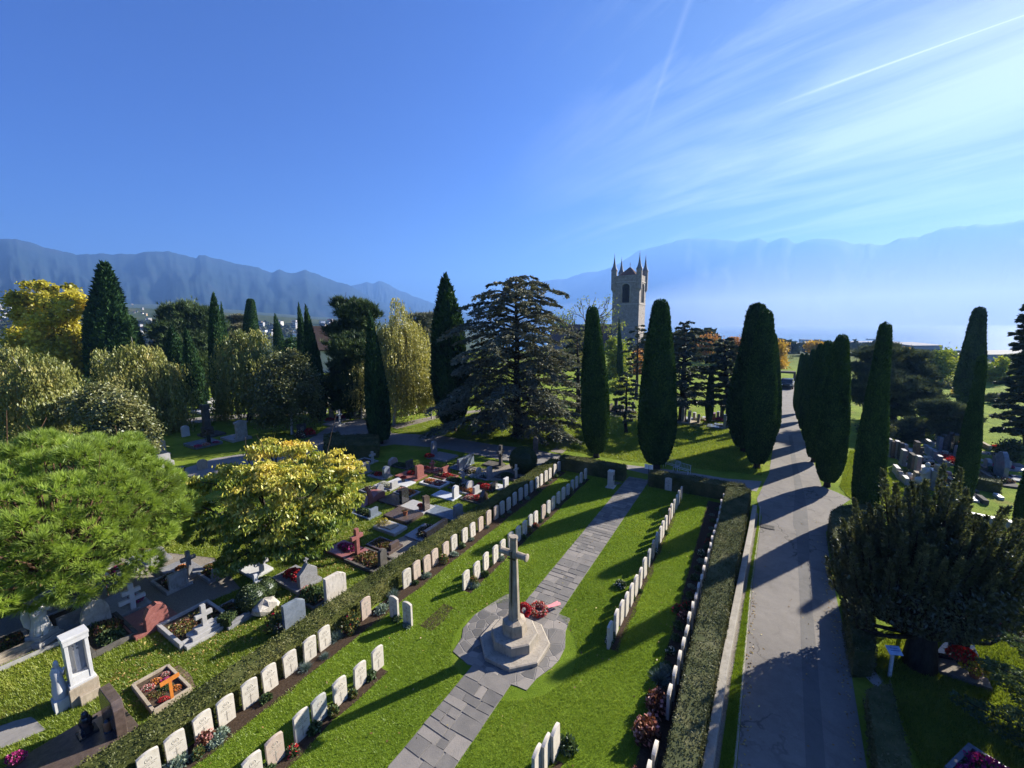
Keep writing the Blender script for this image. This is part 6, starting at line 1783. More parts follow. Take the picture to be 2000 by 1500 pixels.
grave('dark_slab_grave', 'dark slab half hidden beneath the low pine boughs', g(150, 1172), ('slab', .8, .6, .14, DARKST), slab=(1.5, .9, .12, GR_GREY))
grave('grey_slab_grave', 'tilted grey grave with small dark stone under the dogwood edge', g(310, 1100), ('rough', .55, .60, .16, GR_GREY), slab=(1.6, .9, .12, GR_GREY), bed=[('mixed', -.7, 0, .6)])
grave('stone_cross_grave', 'shaded grey cross with a flowered bed below the dogwood', g(372, 1128), ('cross', .5, 1.0, .14, GR_GREY), slab=(1.7, 1.0, .14, GR_GREY), bed=[('orange', -.7, 0, .7)])
b = MB()
kq = [G(-40, 1330)[:2], G(60, 1286)[:2], G(122, 1258)[:2]]; kq = np.array(kq); nn_ = np.array([-(kq[2] - kq[0])[1], (kq[2] - kq[0])[0]]); nn_ /= np.linalg.norm(nn_)
b.prism([tuple(p) for p in kq] + [tuple(p + nn_ * .08) for p in kq[::-1]], -.03, .12)
tag(b.build('stone_edging', GR_PALE), 'thin pale stone edging running in from the left border', 'edging')

# ---- along the outside of the left hedge
grave('flat_cross_grave', 'white cross lying on a long white kerb behind the box balls', g(512, 1122), ('cross', .52, .55, .14, MARBLE), slab=(1.3, .8, .12, MARBLE))
grave('small_cross', 'little white stone cross between two dark clipped balls', g(504, 1178) + [0, 0, 0], ('cross', .44, 1.15, .10, MARBLE), cat='cross')
grave('boulder_stone', 'pale natural boulder memorial in front of the box balls', g(519, 1196), ('boulder', .92, .50, .40, ROUGH), cat='memorial')
grave('heart_flower_grave', 'grey peaked headstone with a mass of red flowers behind it', g(602, 1146), ('point', .72, .86, .20, GR_GREY), slab=(1.75, 1.05, .14, GR_GREY), bed=[('red', -.55, .12, 1.15), ('red', -1.05, .05, .9)],
      extra=lambda o, z: [(lambda b: (b.box((0, 0, z + .86), (.05, .05, .22)), b.box((0, 0, z + .96), (.05, .18, .05)), b.build('small_cross', GR_GREY, o)))(MB())])
grave('slate_headstone', 'blue-grey upright slab with white veins next to the long hedge', g(577, 1229), ('slope', .72, 1.0, .14, GR_SLATE), slab=(.9, .8, .06, GR_SLATE), letter=False)
grave('streaked_headstone', 'tall streaked limestone headstone next to the long hedge', g(657, 1176), ('slope', .82, 1.08, .16, stone('streaked_limestone', (.38, .35, .30), (.52, .48, .42), 4, .9, .4, .1, stain=(.10, .09, .08))), slab=(1.0, .9, .06, GR_GREY), letter=False)
grave('rose_bed_grave', 'dark shrub bed with pink roses between the slate and streaked stones', g(628, 1180), None, frame=(1.2, .8, .12, DARKST, SOILB), bed=[('green', -.5, 0, 1.1, 1.6), ('mixed', -.9, .1, .7, 1.6)])
plant('rose', 'loose rose bush beside the blue-grey slate slab', g(545, 1230), 1.7, None, name='rose_bush')
grave('dark_arch_grave', 'narrow dark arched stone at the head of a dry brown bed', g(748, 1108), ('round', .36, .82, .16, DARKST), frame=(1.9, 1.15, .14, DARKST, SOILB), bed=[('dry', -.5, 0, 1.1), ('dry', -1.1, .1, 1.1), ('dry', -1.5, -.1, .8)])
grave('black_wall_grave', 'long black granite wall stone with a polished dark slab by the hedge', g(852, 1050), ('slab', 1.5, .58, .20, GR_BLACK), slab=(1.5, 1.4, .08, GR_SLATE), bed=[('dark', -.6, -.25, .8), ('dark', -.7, .35, .85), ('dark', -.9, .1, .7)])
grave('plate_grave', 'low grey slab with a sandy plate beside a golden bush', g(780, 1040), None, slab=(1.5, .85, .16, GR_PALE), extra=lambda o, z: [(lambda b: (b.box((-.75, 0, z), (.9, .55, .05)), b.build('plate', SAND, o, .01)))(MB())])
o_ = link('golden_bush', bush_mesh('golden_bush', .42, .36, .44, 1400, .05, [LEAFY, YELLOWP], (.8, .2), seed=41)); o_.location = G(748, 1030).tolist(); tag(o_, 'round golden-green bush beside the low plate grave', 'bush')
grave('shell_pot_grave', 'flat brown-grey slab with a bare shrub in a round pot', g(808, 1016), None, slab=(1.7, 1.2, .18, GR_BROWN))
pot('round brown pot with dry twigs on the flat brown-grey slab', g(792, 1012) + [0, 0, .18], TERRA, 'dry', .4)
grave('red_pot_grave', 'upright brown-grey stone with a rough edge behind a flat slab', g(833, 1000), ('slope', .42, .82, .16, GR_BROWN), slab=(1.7, 1.2, .14, GR_PALE))
pot('small red flower pot left of the upright brown-grey stone', g(822, 1000) + [0, 0, .14], TERRA, 'red', .45)
grave('blue_slab_grave', 'long mirror-blue slab ending in a grey scrolled headstone', g(895, 1012), ('slope', .62, .66, .16, GR_GREY), slab=(2.1, .95, .12, GR_SLATE))
grave('white_round_grave', 'white rounded stone at the end of a pale mosaic slab', g(890, 974), ('round', .46, .72, .16, MARBLE), slab=(1.6, .85, .08, stone('mosaic_slab', (.30, .34, .40), (.60, .63, .66), 30, .4, .2, .4)))
grave('brown_teardrop_grave', 'brown teardrop stone beside a bed of red flowers', g(945, 981), ('point', .55, .70, .22, GR_BROWN), frame=(1.5, .9, .10, DARKST, SOILB), bed=[('red', -.5, .1, .85), ('mixed', -.9, -.1, .8), ('red', -1.1, .15, .6)], letter=False)
grave('grey_tablet_grave', 'light grey tablet with a dark green bed near the end hedge', g(918, 958), ('round', .66, .62, .14, GR_PALE), frame=(1.5, .9, .10, DARKST, SOILB), bed=[('dark', -.5, 0, 1.0), ('green', -1.0, 0, .9)])
grave('white_tablet_grave', 'small white tablet on a white slab close to the long hedge', g(988, 956), ('slab', .46, .66, .14, MARBLE), slab=(1.4, .8, .08, MARBLE))
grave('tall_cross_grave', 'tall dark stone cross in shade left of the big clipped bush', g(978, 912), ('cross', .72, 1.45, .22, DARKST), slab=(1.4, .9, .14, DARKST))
grave('slim_cross_grave', 'slim weathered cross on a dark green bed close to the long hedge', g(1008, 936), ('cross', .42, 1.0, .14, ROUGH), frame=(1.5, .9, .12, DARKST, SOILB), bed=[('green', -.7, 0, 1.0)])
grave('grey_shaded_grave', 'grey shaded headstone behind a white flowering bed', g(956, 935), ('round', .5, .85, .16, GR_GREY), frame=(1.5, .9, .10, GR_GREY, SOILB), bed=[('white', -.6, .2, 1.0), ('yellow', -1.1, .3, .9), ('white', -1.0, -.3, .8)])
grave('flower_frame_grave', 'white framed grave overflowing with mixed flowers, no stone', g(866, 950), None, frame=(1.7, 1.0, .14, MARBLE, SOILB), bed=[('mixed', -.5, 0, 1.0), ('orange', -1.0, 0, .95), ('mixed', -1.3, .1, .7)])
grave('white_slab_grave', 'white slab with a dark pot among red granite graves', g(800, 948), None, slab=(1.6, .9, .10, MARBLE))
pot('dark red plant in a pot on the white slab', g(788, 943) + [0, 0, .1], DARKST, 'red', .5)
grave('red_wing_grave', 'red granite grave with a slanting wing-like stone', g(820, 936), ('slope', .62, .85, .20, GR_RED), slab=(1.8, 1.2, .14, GR_RED), bed=[('red', -.9, .2, .8)])
grave('blue_stone_grave', 'blue-grey rounded stone with red flowers left of the red granite', g(755, 934), ('round', .50, .72, .22, GR_SLATE), slab=(1.5, .9, .10, GR_GREY), bed=[('red', -.7, 0, .8), ('dark', -1.1, 0, .7)])
def sail():
    o = grave('sail_grave', 'dusty red granite tomb with a curved sail blade', g(724, 984), None, slab=(.01, .01, .001, GR_RED))
    for c in list(o.children): bpy.data.objects.remove(c)
    b = MB(); b.plate([(-1.0, 0), (1.0, 0), (1.0, .42), (.55, .50), (-.3, .12), (-1.0, .06)], .75, 0, (-.3, 0, -.02), math.pi / 2); b.build('slab', GR_RED, o, .012)
    b = MB(); b.plate([(-.25, .1), (.10, .1), (.02, .5), (-.10, .85), (-.30, 1.15), (-.42, 1.22), (-.30, .85), (-.24, .5)], .12, 0, (.12, 0, 0), math.pi / 2); b.build('sail_blade', GR_RED, o, .01)
sail()
grave('black_pair_grave', 'black polished grave with a split upright stone', g(790, 985), ('slab', .52, .78, .20, GR_BLACK), slab=(1.7, 1.1, .12, GR_BROWN))
grave('orange_flower_grave', 'grave heaped with orange and pink flowers behind the black stone', g(808, 968), None, frame=(1.4, .9, .12, GR_GREY, SOILB), bed=[('orange', -.4, 0, 1.0), ('mixed', -.9, .1, .9)])
grave('red_cross_grave', 'red granite cross on a red base with magenta flowers', g(699, 1088), ('cross', .58, 1.18, .16, GR_RED), slab=(1.7, 1.0, .14, GR_RED), bed=[('magenta', -.65, .12, .95), ('magenta', -1.05, .1, .7)])
grave('pointed_grave', 'grey obelisk-like stone with dark red flowers beside the path', g(848, 890), ('stele', .55, 1.05, .22, GR_GREY), slab=(1.9, 1.5, .12, GR_GREY), bed=[('red', .1, -.65, .95)], side=1)
grave('slate_wall_grave', 'long dark slate wall stone at the path edge', g(910, 912), ('slab', 1.75, .72, .16, GR_SLATE), slab=(1.0, 1.8, .08, GR_SLATE))
grave('red_fluted_grave', 'small red cross-shaped stone near the slate wall', g(845, 921), ('cross', .42, .70, .18, GR_RED), slab=(1.3, .9, .12, GR_RED), bed=[('red', -.6, 0, .6)])
grave('pink_rock_grave', 'pinkish rough rock headstone beside a dark green bed', g(768, 908), ('rough', .75, .55, .25, stone('pink_rock', (.32, .22, .19), (.46, .36, .32), 4, .9, .8, .1)), bed=[('green', .55, 0, 1.1, .9)])
grave('dark_granite_bed', 'flower bed grave with dark red blooms right of the rough pink rock', g(885, 935), None, frame=(1.4, .9, .10, GR_RED, SOILB), bed=[('red', -.5, 0, .9), ('dark', -1.0, 0, .9)])
MG = 'low graves between the dogwood and the path'
for k_, (x, y, kd, mt, w, h, bd, lb_) in enumerate([
    (742, 965, 'round', GR_GREY, .5, .6, 'dark', 'grey rounded stone behind the sail blade tomb'), (770, 955, 'slab', GR_PALE, .5, .5, 'white', 'small pale stone left of the white slab with a pot'),
    (870, 925, 'slab', GR_RED, .6, .5, 'mixed', 'low red stone with mixed flowers above the framed flower grave'), (905, 945, 'cross', GR_GREY, .4, .8, 'green', 'little grey cross beside the light grey tablet'),
    (935, 930, 'rough', ROUGH, .5, .6, 'dark', 'rough stone in shade left of the white flowering bed'), (965, 958, 'slab', GR_BLACK, .6, .5, 'red', 'low black stone with red flowers near the small white tablet'),
    (730, 1010, 'slab', GR_SLATE, .5, .5, 'green', 'low blue-grey stone beside the dogwood edge'), (770, 1075, 'slab', GR_BROWN, .5, .4, 'dry', 'low brown stone on the gravel by the black wall stone'),
    (715, 925, 'slab', GR_GREY, .6, .8, 'dark', 'grey stone at the right edge of the dogwood crown'), (728, 905, 'cross', GR_PALE, .5, .9, None, 'pale cross beside the pinkish rough rock'),
    (800, 915, 'slab', DARKST, .6, .6, 'green', 'dark low stone behind the red granite wing'), (930, 965, 'slab', GR_PALE, .5, .5, 'orange', 'pale low stone with orange flowers by the brown teardrop stone'),
    (350, 1150, 'slab', ROUGH, .6, .7, 'dark', 'rough grey slab in the shade between pine and dogwood'), (430, 1128, 'rough', GR_GREY, .6, .6, 'dry', 'grey rock stone on a dry bed under the dogwood'),
    (250, 1130, 'slab', GR_PALE, .6, .6, 'magenta', 'pale slab with magenta flowers right under the pine edge'), (140, 1225, 'slab', GR_GREY, .6, .5, None, 'low grey stone between the angel and the rough pointed stone'),
    (30, 1280, 'slab', SAND, .8, .25, 'dry', 'flat sandy tomb at the left border below the angel'), (470, 1215, 'slab', GR_GREY, .6, .22, 'dry', 'flat grey plaque bed right of the clipped box cube')]):
    grave('low_grave', lb_, g(x, y), (kd, w, h, .16, mt), frame=(1.5, max(.85, w), .12, mt, SOILB), bed=[(bd, -.6, 0, .9), (bd, -1.05, .1, .7)] if bd else None, group=MG, letter=False)
# ---- behind, among the left trees
BG = 'graves among the left trees'
grave('grey_shouldered_grave', 'big grey shouldered headstone on steps above the dogwood', g(473, 860), ('shoulder', .85, 1.6, .35, ROUGH), slab=(2.2, 1.6, .2, GR_PALE), group=BG)
grave('black_cross_grave', 'black granite cross grave fronted by pink flowers', g(408, 872), ('cross', .9, 1.2, .3, GR_BLACK), slab=(2.2, 2.0, .25, GR_SLATE), bed=[('magenta', .3, -.9, .8), ('mixed', .3, -.3, .8), ('magenta', .3, .4, .7)], group=BG)
grave('dark_tower_grave', 'dark square stone tower with a yellow flower clump', g(406, 848), ('pillar', .75, 2.6, .5, DARKST), bed=[('yellow', .8, -.3, .7)], slab=(1.8, 1.6, .2, DARKST), group=BG, side=1)
grave('white_cross_grave', 'white cross and slabs on the sunny patch behind the willows', g(416, 806), ('cross', .9, 1.5, .25, MARBLE), slab=(2.6, 2.4, .25, MARBLE), group=BG)
grave('slender_grave', 'slender rounded grey stone at the edge of the olive tree', g(318, 890), ('round', .5, 1.15, .2, ROUGH), slab=(1.6, 1.0, .12, GR_GREY), group=BG)
grave('white_top_grave', 'pale box tomb with a bright top by the olive tree', g(322, 912), ('slab', .7, .6, .3, GR_PALE), slab=(1.6, 1.1, .35, GR_PALE), group=BG)
grave('black_urn_grave', 'black stone with a dark urn just right of the round pine', g(358, 944), ('pillar', .4, .9, .3, GR_BLACK), slab=(1.5, 1.1, .2, GR_BLACK), group=BG)
grave('arched_grave', 'low arched brown stone on the grey path bend', g(396, 916), ('round', .6, .7, .18, SAND), group=BG)
grave('round_top_grave', 'white round-topped stone under the weeping birch', g(363, 852), ('round', .6, 1.0, .25, MARBLE), group=BG)
grave('pink_stone_grave', 'pinkish stone in the shade of the weeping birch', g(352, 838), ('slab', .6, .9, .2, PORT_PINK), group=BG)
grave('dark_rose_grave', 'dark headstone with red shrubs behind the dogwood top', g(590, 850), ('slab', .8, 1.0, .2, DARKST), bed=[('red', .7, .3, 1.3, 2), ('dark', .7, -.6, 1.2, 2)], slab=(1.4, 1.4, .1, DARKST), group=BG, side=1)
grave('red_flower_grave', 'far grave with a white cross and long bed of scarlet flowers', g(642, 772), ('cross', .8, 1.6, .25, MARBLE), frame=(2.0, 3.2, .25, GR_PALE, SOILB), bed=[('red', .5, -1.0, 1.6), ('red', .5, .2, 1.6), ('orange', .9, 1.0, 1.5)], side=1, group=BG)
grave('pink_heather_grave', 'grave with pink heather and a pair of pale stones', g(648, 820), ('slab', .5, 1.2, .2, PORT_PINK), bed=[('magenta', .4, .7, 1.5, 1.4), ('red', .4, -.5, 1.2)], slab=(1.8, 1.8, .1, GR_GREY), side=1, group=BG)
grave('white_crucifix_grave', 'thin white crucifix beside the dark cut hedge block', g(664, 832), ('cross', .6, 1.5, .12, MARBLE), slab=(2.0, 1.2, .15, GR_PALE), group=BG)
grave('urn_statue_grave', 'pale urn pedestal left of the lone slender cypress', g(710, 815), ('figure', .7, 1.6, .4, ROUGH), group=BG)
grave('rough_block_grave', 'rough pale block stone beside the pale urn pedestal', g(698, 816), ('rough', .8, .9, .3, ROUGH), group=BG)
grave('yellow_bed_grave', 'grave with a yellow flower bed behind the bright green cypress', g(657, 785), ('slab', .6, 1.0, .2, GR_PALE), bed=[('yellow', .6, 0, 1.4)], side=1, group=BG)
grave('white_stone_grave', 'white square stone behind the yellow birch', g(811, 797), ('slab', .7, 1.5, .3, MARBLE), group=BG)
grave('dark_pillar_grave', 'dark stone pillar right of the white square stone', g(827, 805), ('pillar', .8, 1.9, .3, DARKST), group=BG)
for k_, (x, y, kd, mt, lb_) in enumerate([(673, 800, 'cross', GR_GREY, 'grey cross in deep shade behind the cut hedge block'), (684, 806, 'slab', DARKST, 'dark slab stone in the shade of the black-green pine'), (640, 795, 'rough', ROUGH, 'small pale rock stone by the scarlet bed'),
                                      (690, 795, 'pillar', GR_PALE, 'short pale pillar in the shade of the black-green pine'), (660, 806, 'round', GR_GREY, 'grey rounded stone above the pink heather'), (526, 812, 'slab', DARKST, 'dark slab under the willow, right of its trunk'),
                                      (546, 822, 'rough', DARKST, 'dark rough stone under the pale-stemmed birch'), (440, 816, 'slab', GR_PALE, 'pale slab right of the sunny white cross'), (395, 795, 'cross', GR_PALE, 'pale cross behind the sunny white cross'),
                                      (798, 790, 'slab', GR_GREY, 'grey stone in shade left of the white square stone'), (786, 797, 'figure', GR_PALE, 'pale figure on a block under the yellow birch')]):
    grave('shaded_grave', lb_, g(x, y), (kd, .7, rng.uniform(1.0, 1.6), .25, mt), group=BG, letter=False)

# ---- across the lawn, by the thin yew pillar
LG = 'graves beyond the lawn'
for x, y, kd, mt, w, h, bd, lb_ in [(1334, 824, 'round', GR_GREY, .9, 1.5, None, 'grey hooded stone under the spreading dark cedar'), (1346, 826, 'slab', GR_PALE, .6, 1.1, None, 'pale slab beside the grey hooded stone'),
                                (1356, 820, 'slope', GR_PALE, .8, .7, 'white', 'low white stone with flowers right of the hooded stone'), (1364, 827, 'rough', SAND, .5, .8, None, 'sandy leaning stone left of the thin yew pillar'),
                                (1394, 822, 'slab', GR_RED, .8, .7, 'magenta', 'reddish low stone with pink flowers right of the thin yew pillar'), (1402, 820, 'round', GR_PALE, .7, .8, 'white', 'pale round stone third along from the thin yew pillar'),
                                (1409, 822, 'pillar', DARKST, .5, 1.5, None, 'dark slim pillar stone by the footpath end'), (1420, 821, 'pillar', DARKST, .5, 1.4, 'mixed', 'dark slim pillar stone with mixed flowers'),
                                (1415, 836, 'stele', GR_SLATE, .8, 1.2, None, 'blue-grey stele standing at the footpath edge'), (1428, 834, 'slab', GR_SLATE, 1.0, .9, None, 'blue-grey wide slab next to the shaggy corner yew'),
                                (1203, 804, 'pillar', DARKST, .5, 1.3, None, 'dark pillar left of the broad yew column'), (1214, 806, 'slab', DARKST, 1.2, .7, None, 'low dark wall stone left of the broad yew column'),
                                (1226, 808, 'slab', DARKST, 1.4, .6, 'dark', 'low dark stone with dark plants left of the broad yew column'), (1192, 802, 'slab', GR_BROWN, 1.4, .6, None, 'brown low stone touching the slim yew column'), (1236, 804, 'cross', GR_GREY, .6, 1.0, None, 'grey cross almost behind the broad yew column')]:
    grave('lawn_grave', lb_, g(x, y), (kd, w, h, .25, mt), slab=(1.6, 1.2, .12, mt), bed=[(bd, .5, 0, 1.2)] if bd else None, group=LG, letter=False)

# ---- the lower graves right of the avenue
RG = 'graves on the lower right'
def statue_right():
    o = thing('white_statue', 'white seated Madonna-like stone figure amid the lower graves'.replace('Madonna-like', 'robed'), 'statue', g(1806, 952), RZ)
    b = MB(); b.box((0, 0, 0), (.7, .7, .18)); b.build('base', MARBLE, o, .02)
    b = MB(); b.lathe([(.36, 0), (.34, .3), (.22, .62), (.24, .90), (.20, 1.02), (.08, 1.10)], 14, (0, 0, .18)); b.ball((.0, .02, 1.40), (.13, .13, .17), 0, 12); b.ball((-.28, -.05, .42), (.26, .22, .22), 0, 10); b.tube([(0, .2, 1.12), (-.15, .25, .9), (-.28, .1, .85)], [.08, .07, .05], 6); b.tube([(0, -.2, 1.12), (-.15, -.25, .9), (-.28, -.05, .84)], [.08, .07, .05], 6)
    b.build('robed_figure', MARBLE, o)
statue_right()
rlist = [
 (1734, 890, 'slab', GR_GREY, .5, 1.2, None, 'grey tall slab touching the tapering yew'), (1741, 892, 'slab', GR_BROWN, .5, 1.1, 'white', 'brown slab second from the tapering yew with white flowers'),
 (1749, 893, 'slab', GR_GREY, .5, 1.15, None, 'grey slab third from the tapering yew'), (1757, 898, 'round', DARKST, .6, 1.2, 'mixed', 'dark round stone at the corner of the sunny grass wedge'),
 (1765, 893, 'slab', GR_PALE, .5, .9, 'white', 'pale slab behind a white flower bed'), (1775, 895, 'rough', GR_PALE, .8, .6, 'white', 'white rocky grave on the edge of the sunny grass wedge'),
 (1762, 908, 'slab', GR_GREY, .6, 1.0, None, 'grey slab standing on the sunny lawn strip'), (1786, 905, 'slab', GR_BROWN, .65, 1.5, None, 'tall brown stone standing at the sunny grass wedge'),
 (1779, 917, 'slab', DARKST, .8, 1.0, None, 'dark block stone in front of the tall brown stone'), (1796, 906, 'cross', DARKST, .5, 1.1, None, 'thin dark cross right of the tall brown stone'),
 (1750, 925, 'slab', GR_PALE, .9, .4, 'green', 'low pale tomb with shrubs nearest the tapering yew'), (1757, 935, 'rough', ROUGH, .6, .4, 'mixed', 'grave of mixed flowers at the corner of the near bed'),
 (1775, 938, 'round', GR_PALE, .6, .4, 'orange', 'orange flower mound with white ring left of the white figure'), (1768, 945, 'slab', GR_PALE, .7, .35, 'white', 'white flowered grave left of the white figure'),
 (1788, 946, 'slab', SAND, .5, .7, 'red', 'sandy stone with red flowers touching the white figure'), (1790, 928, 'slab', GR_GREY, .45, 1.2, None, 'narrow grey stone behind the white figure'),
 (1817, 954, 'slab', GR_SLATE, .7, 1.1, None, 'blue-grey slab just right of the white figure'), (1826, 955, 'slab', SAND, .5, 1.4, None, 'tall sandy stone right of the white figure'),
 (1833, 957, 'slab', GR_PALE, .5, 1.2, None, 'pale tall stone with a capped edge right of the sandy one'), (1838, 938, 'rough', GR_RED, .7, .4, 'mixed', 'low stone under pink blossom'),
 (1850, 935, 'rough', GR_RED, .7, .4, 'magenta', 'grave with dusky pink shrub left of the flat-topped yew'), (1848, 950, 'boulder', DARKST, .7, .6, 'green', 'dark boulder with a round green shrub'),
 (1852, 962, 'slab', GR_BLACK, .8, .8, None, 'black slab at the foot of the flat-topped yew'), (1845, 968, 'slab', MARBLE, .4, .5, None, 'small bright white stone low beside the black slab'),
 (1808, 884, 'slab', GR_PALE, .6, .5, 'white', 'white grave first along the slanting row'), (1816, 890, 'slab', GR_PALE, .6, .5, 'mixed', 'grave of pale flowers second along the slanting row'),
 (1824, 896, 'slab', GR_GREY, .5, .5, 'red', 'scarlet flower grave third along the slanting row'), (1834, 903, 'slab', GR_GREY, .5, .4, 'red', 'long red flower grave fourth along the slanting row'),
 (1846, 908, 'slab', SAND, .9, .3, None, 'sandy low tomb ending the slanting row'), (1832, 886, 'slab', GR_SLATE, .6, 1.2, None, 'blue dark stone behind the scarlet grave'),
 (1842, 884, 'slab', DARKST, .6, 1.3, None, 'dark stone second behind the scarlet grave'), (1853, 880, 'round', DARKST, .5, 1.4, None, 'tall dark round stone behind the red grave'),
 (1862, 886, 'stele', GR_BLACK, .5, 1.5, None, 'black stele close to the flat-topped yew'), (1868, 893, 'round', GR_PALE, .5, .8, None, 'small pale round stone by the flat-topped yew'),
 (1795, 862, 'slab', GR_SLATE, 1.3, 1.1, None, 'wide blue-grey slab across the footpath'), (1815, 868, 'slab', MARBLE, 1.6, .3, None, 'flat white tomb across the footpath'),
 (1832, 860, 'rough', MARBLE, .8, .9, 'white', 'white rocky stone across the footpath'), (1860, 866, 'slab', SAND, 1.4, .3, 'orange', 'sandy bed with rusty plants across the footpath'),
 (1874, 862, 'slab', SAND, 1.2, .4, 'dry', 'sandy low tomb beside the rusty bed across the footpath'), (1925, 874, 'slab', SAND, 1.6, .3, 'red', 'long sandy tomb with red flowers right of the flat-topped yew'),
 (1928, 912, 'rough', GR_GREY, .6, .5, 'magenta', 'bright pink bush grave right of the flat-topped yew'), (1952, 932, 'rough', GR_SLATE, 1.3, 1.6, None, 'big blue-grey sculpted stone on the shaded right'),
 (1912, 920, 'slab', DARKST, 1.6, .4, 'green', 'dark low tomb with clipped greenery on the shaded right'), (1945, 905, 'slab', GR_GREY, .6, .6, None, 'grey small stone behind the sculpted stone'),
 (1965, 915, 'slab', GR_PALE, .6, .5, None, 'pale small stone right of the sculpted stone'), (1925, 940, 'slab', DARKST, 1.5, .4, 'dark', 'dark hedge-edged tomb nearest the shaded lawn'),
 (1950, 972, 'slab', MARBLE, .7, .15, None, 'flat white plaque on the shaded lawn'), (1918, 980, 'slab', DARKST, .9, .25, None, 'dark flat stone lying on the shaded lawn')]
for x, y, kd, mt, w, h, bd, lb_ in rlist:
    sl = (1.4, max(.8, w), .10, mt) if h > .3 else None
    grave('lower_grave', lb_, g(x, y), (kd, w, h, .22, mt), slab=sl, bed=[(bd, .6, 0, 1.15), (bd, 1.0, .2, .8)] if bd else None, group=RG, letter=False, side=1)
hedge('low dark clipped hedge on the shaded right among the lower graves', px_poly([(1905, 930), (1955, 940), (1958, 947), (1905, 937)], .6), .7, .08, 220, 14)
b = MB(); kp2 = [G(1836, 1005)[:2], G(1900, 1018)[:2], G(1965, 1032)[:2], G(2100, 1062)[:2]]; kp2 = np.array(kp2); b.prism([tuple(p) for p in kp2] + [tuple(p + np.array([.12, .42])) for p in kp2[::-1]], -.05, .35)
tag(b.build('white_kerb_wall', GR_PALE, None, .02), 'low white kerb wall edging the shaded lawn behind the plumed yew', 'wall')

# ---- lower right corner
def corner_grave():
    pts = [G(1806, 1306), G(1842, 1262), G(1902, 1274), G(1938, 1352)]
    c = np.mean(pts, 0); d = pts[1] - pts[0]; rz_ = math.atan2(pts[2][1] - pts[1][1], pts[2][0] - pts[1][0])
    o = thing('black_slab_grave', 'black mirror-polished slab grave with gravel edge under the plumed yew', 'grave', c, 0)
    b = MB(); b.prism([tuple((p - c)[:2]) for p in pts], -.03, .10); b.build('gravel_bed', MAT_GRAVEL, o)
    q = [pts[0] * .62 + pts[1] * .38, pts[1], pts[2], pts[3] * .45 + pts[2] * .55]
    b = MB(); b.prism([tuple((p - c)[:2] * .93) for p in q], .101, .26); b.build('slab', GR_BLACK, o, .015)
    b = MB(); e = (pts[2] - pts[1]); mid = (pts[1] + pts[2]) / 2 - c; b.box((mid[0], mid[1], .0), (np.linalg.norm(e) * .6, .16, .62), math.atan2(e[1], e[0])); b.build('headstone', GR_BLACK, o, .01)
corner_grave()
pot('dark red flower bunch lying on the black polished slab', G(1876, 1296, .26), GR_BLACK, 'red', .85)
pot('yellow chrysanthemum pot beside the black polished slab', G(1902, 1322, .10), TERRA, 'yellow', .85)
grave('kerbed_grave', 'narrow kerbed grave with magenta and red flowers at the bottom right corner', G(1880, 1500), None, frame=(1.9, 1.2, .25, GR_SLATE, SOILB), bed=[('magenta', .35, .2, 1.0, 1.4), ('red', .8, .1, 1.0, 1.3), ('magenta', .3, -.3, .9)], side=1, rz=RZ - .6)
grave('shade_grave', 'small pale stone in deep shade behind the plumed yew', g(1955, 1225), ('round', .35, .6, .12, GR_PALE), letter=False)
grave('shade_flower_grave', 'dark red flower bed in deep shade at the right border', g(1985, 1240), None, frame=(1.4, 1.0, .15, DARKST, SOILB), bed=[('magenta', -.4, 0, 1.0), ('red', -.9, 0, .9)])
def label_post():
    o = thing('label_post', 'white post carrying a tilted blue-white plate on the shaded grass', 'sign', G(1737, 1322), -.15)
    b = MB(); b.box((0, 0, -.05), (.07, .05, .90)); b.build('post', plain('white_post', (.60, .62, .62), .6), o)
    b = MB(); b.box((0, -.03, .86), (.34, .24, .02), tilt=.55); b.build('plate', plain('pale_blue_enamel', (.42, .56, .78), .25, .5), o)
    b = MB()
    for k in range(3): b.box((0, -.06 + .05 * k, .885 + .032 * k), (.22 - .04 * k, .018, .004), tilt=.55)
    b.build('lettering', plain('blue_letters', (.10, .18, .42), .5), o)
label_post()
tag(add_tint_sheet('stone_apron', px_poly([(1690, 1322), (1705, 1308), (1726, 1330), (1712, 1345)], 0), .014, GR_PALE), kind='structure')

# ---- small things on the lawn beyond
STEEL = plain('white_wire', (.62, .63, .65), .4, .4)
def wire_bench(label, pos, rz):
    o = thing('wire_bench', label, 'bench', pos, rz, 'white benches by the broad yew'); o.scale = (.72, .72, .72)
    b = MB()
    for k in range(11): b.tube([(-.7 + .14 * k, -.22, .45), (-.7 + .14 * k, .20, .44), (-.7 + .14 * k, .26, .88)], .012, 4)
    b.tube([(-.74, -.22, .45), (.74, -.22, .45)], .02, 5); b.tube([(-.74, .20, .44), (.74, .20, .44)], .02, 5); b.tube([(-.74, .26, .88), (.74, .26, .88)], .02, 5); b.build('seat', STEEL, o)
    for s in (-1, 1):
        b = MB(); b.tube([(s * .72, -.2, 0), (s * .72, -.2, .45)], .02, 5); b.tube([(s * .72, .22, 0), (s * .72, .26, .88)], .02, 5); b.build('leg', STEEL, o)
wire_bench('shaded white wire bench close to the broad yew column', g(1311, 916), RZ - .35)
wire_bench('sunlit white wire bench right of its shaded twin', g(1331, 924), RZ - .35)
def notice():
    o = thing('notice_post', 'slim post with two small white notices at the hedge gap', 'sign', g(1266, 946), RZ)
    b = MB(); b.box((0, 0, 0), (.05, .05, 1.25)); b.build('post', plain('dark_post', (.05, .05, .05), .6), o)
    for s in (-1, 1):
        b = MB(); b.box((s * .13, -.035, 1.0), (.24, .02, .30)); b.build('notice', plain('notice_white', (.75, .75, .72), .5), o)
notice()
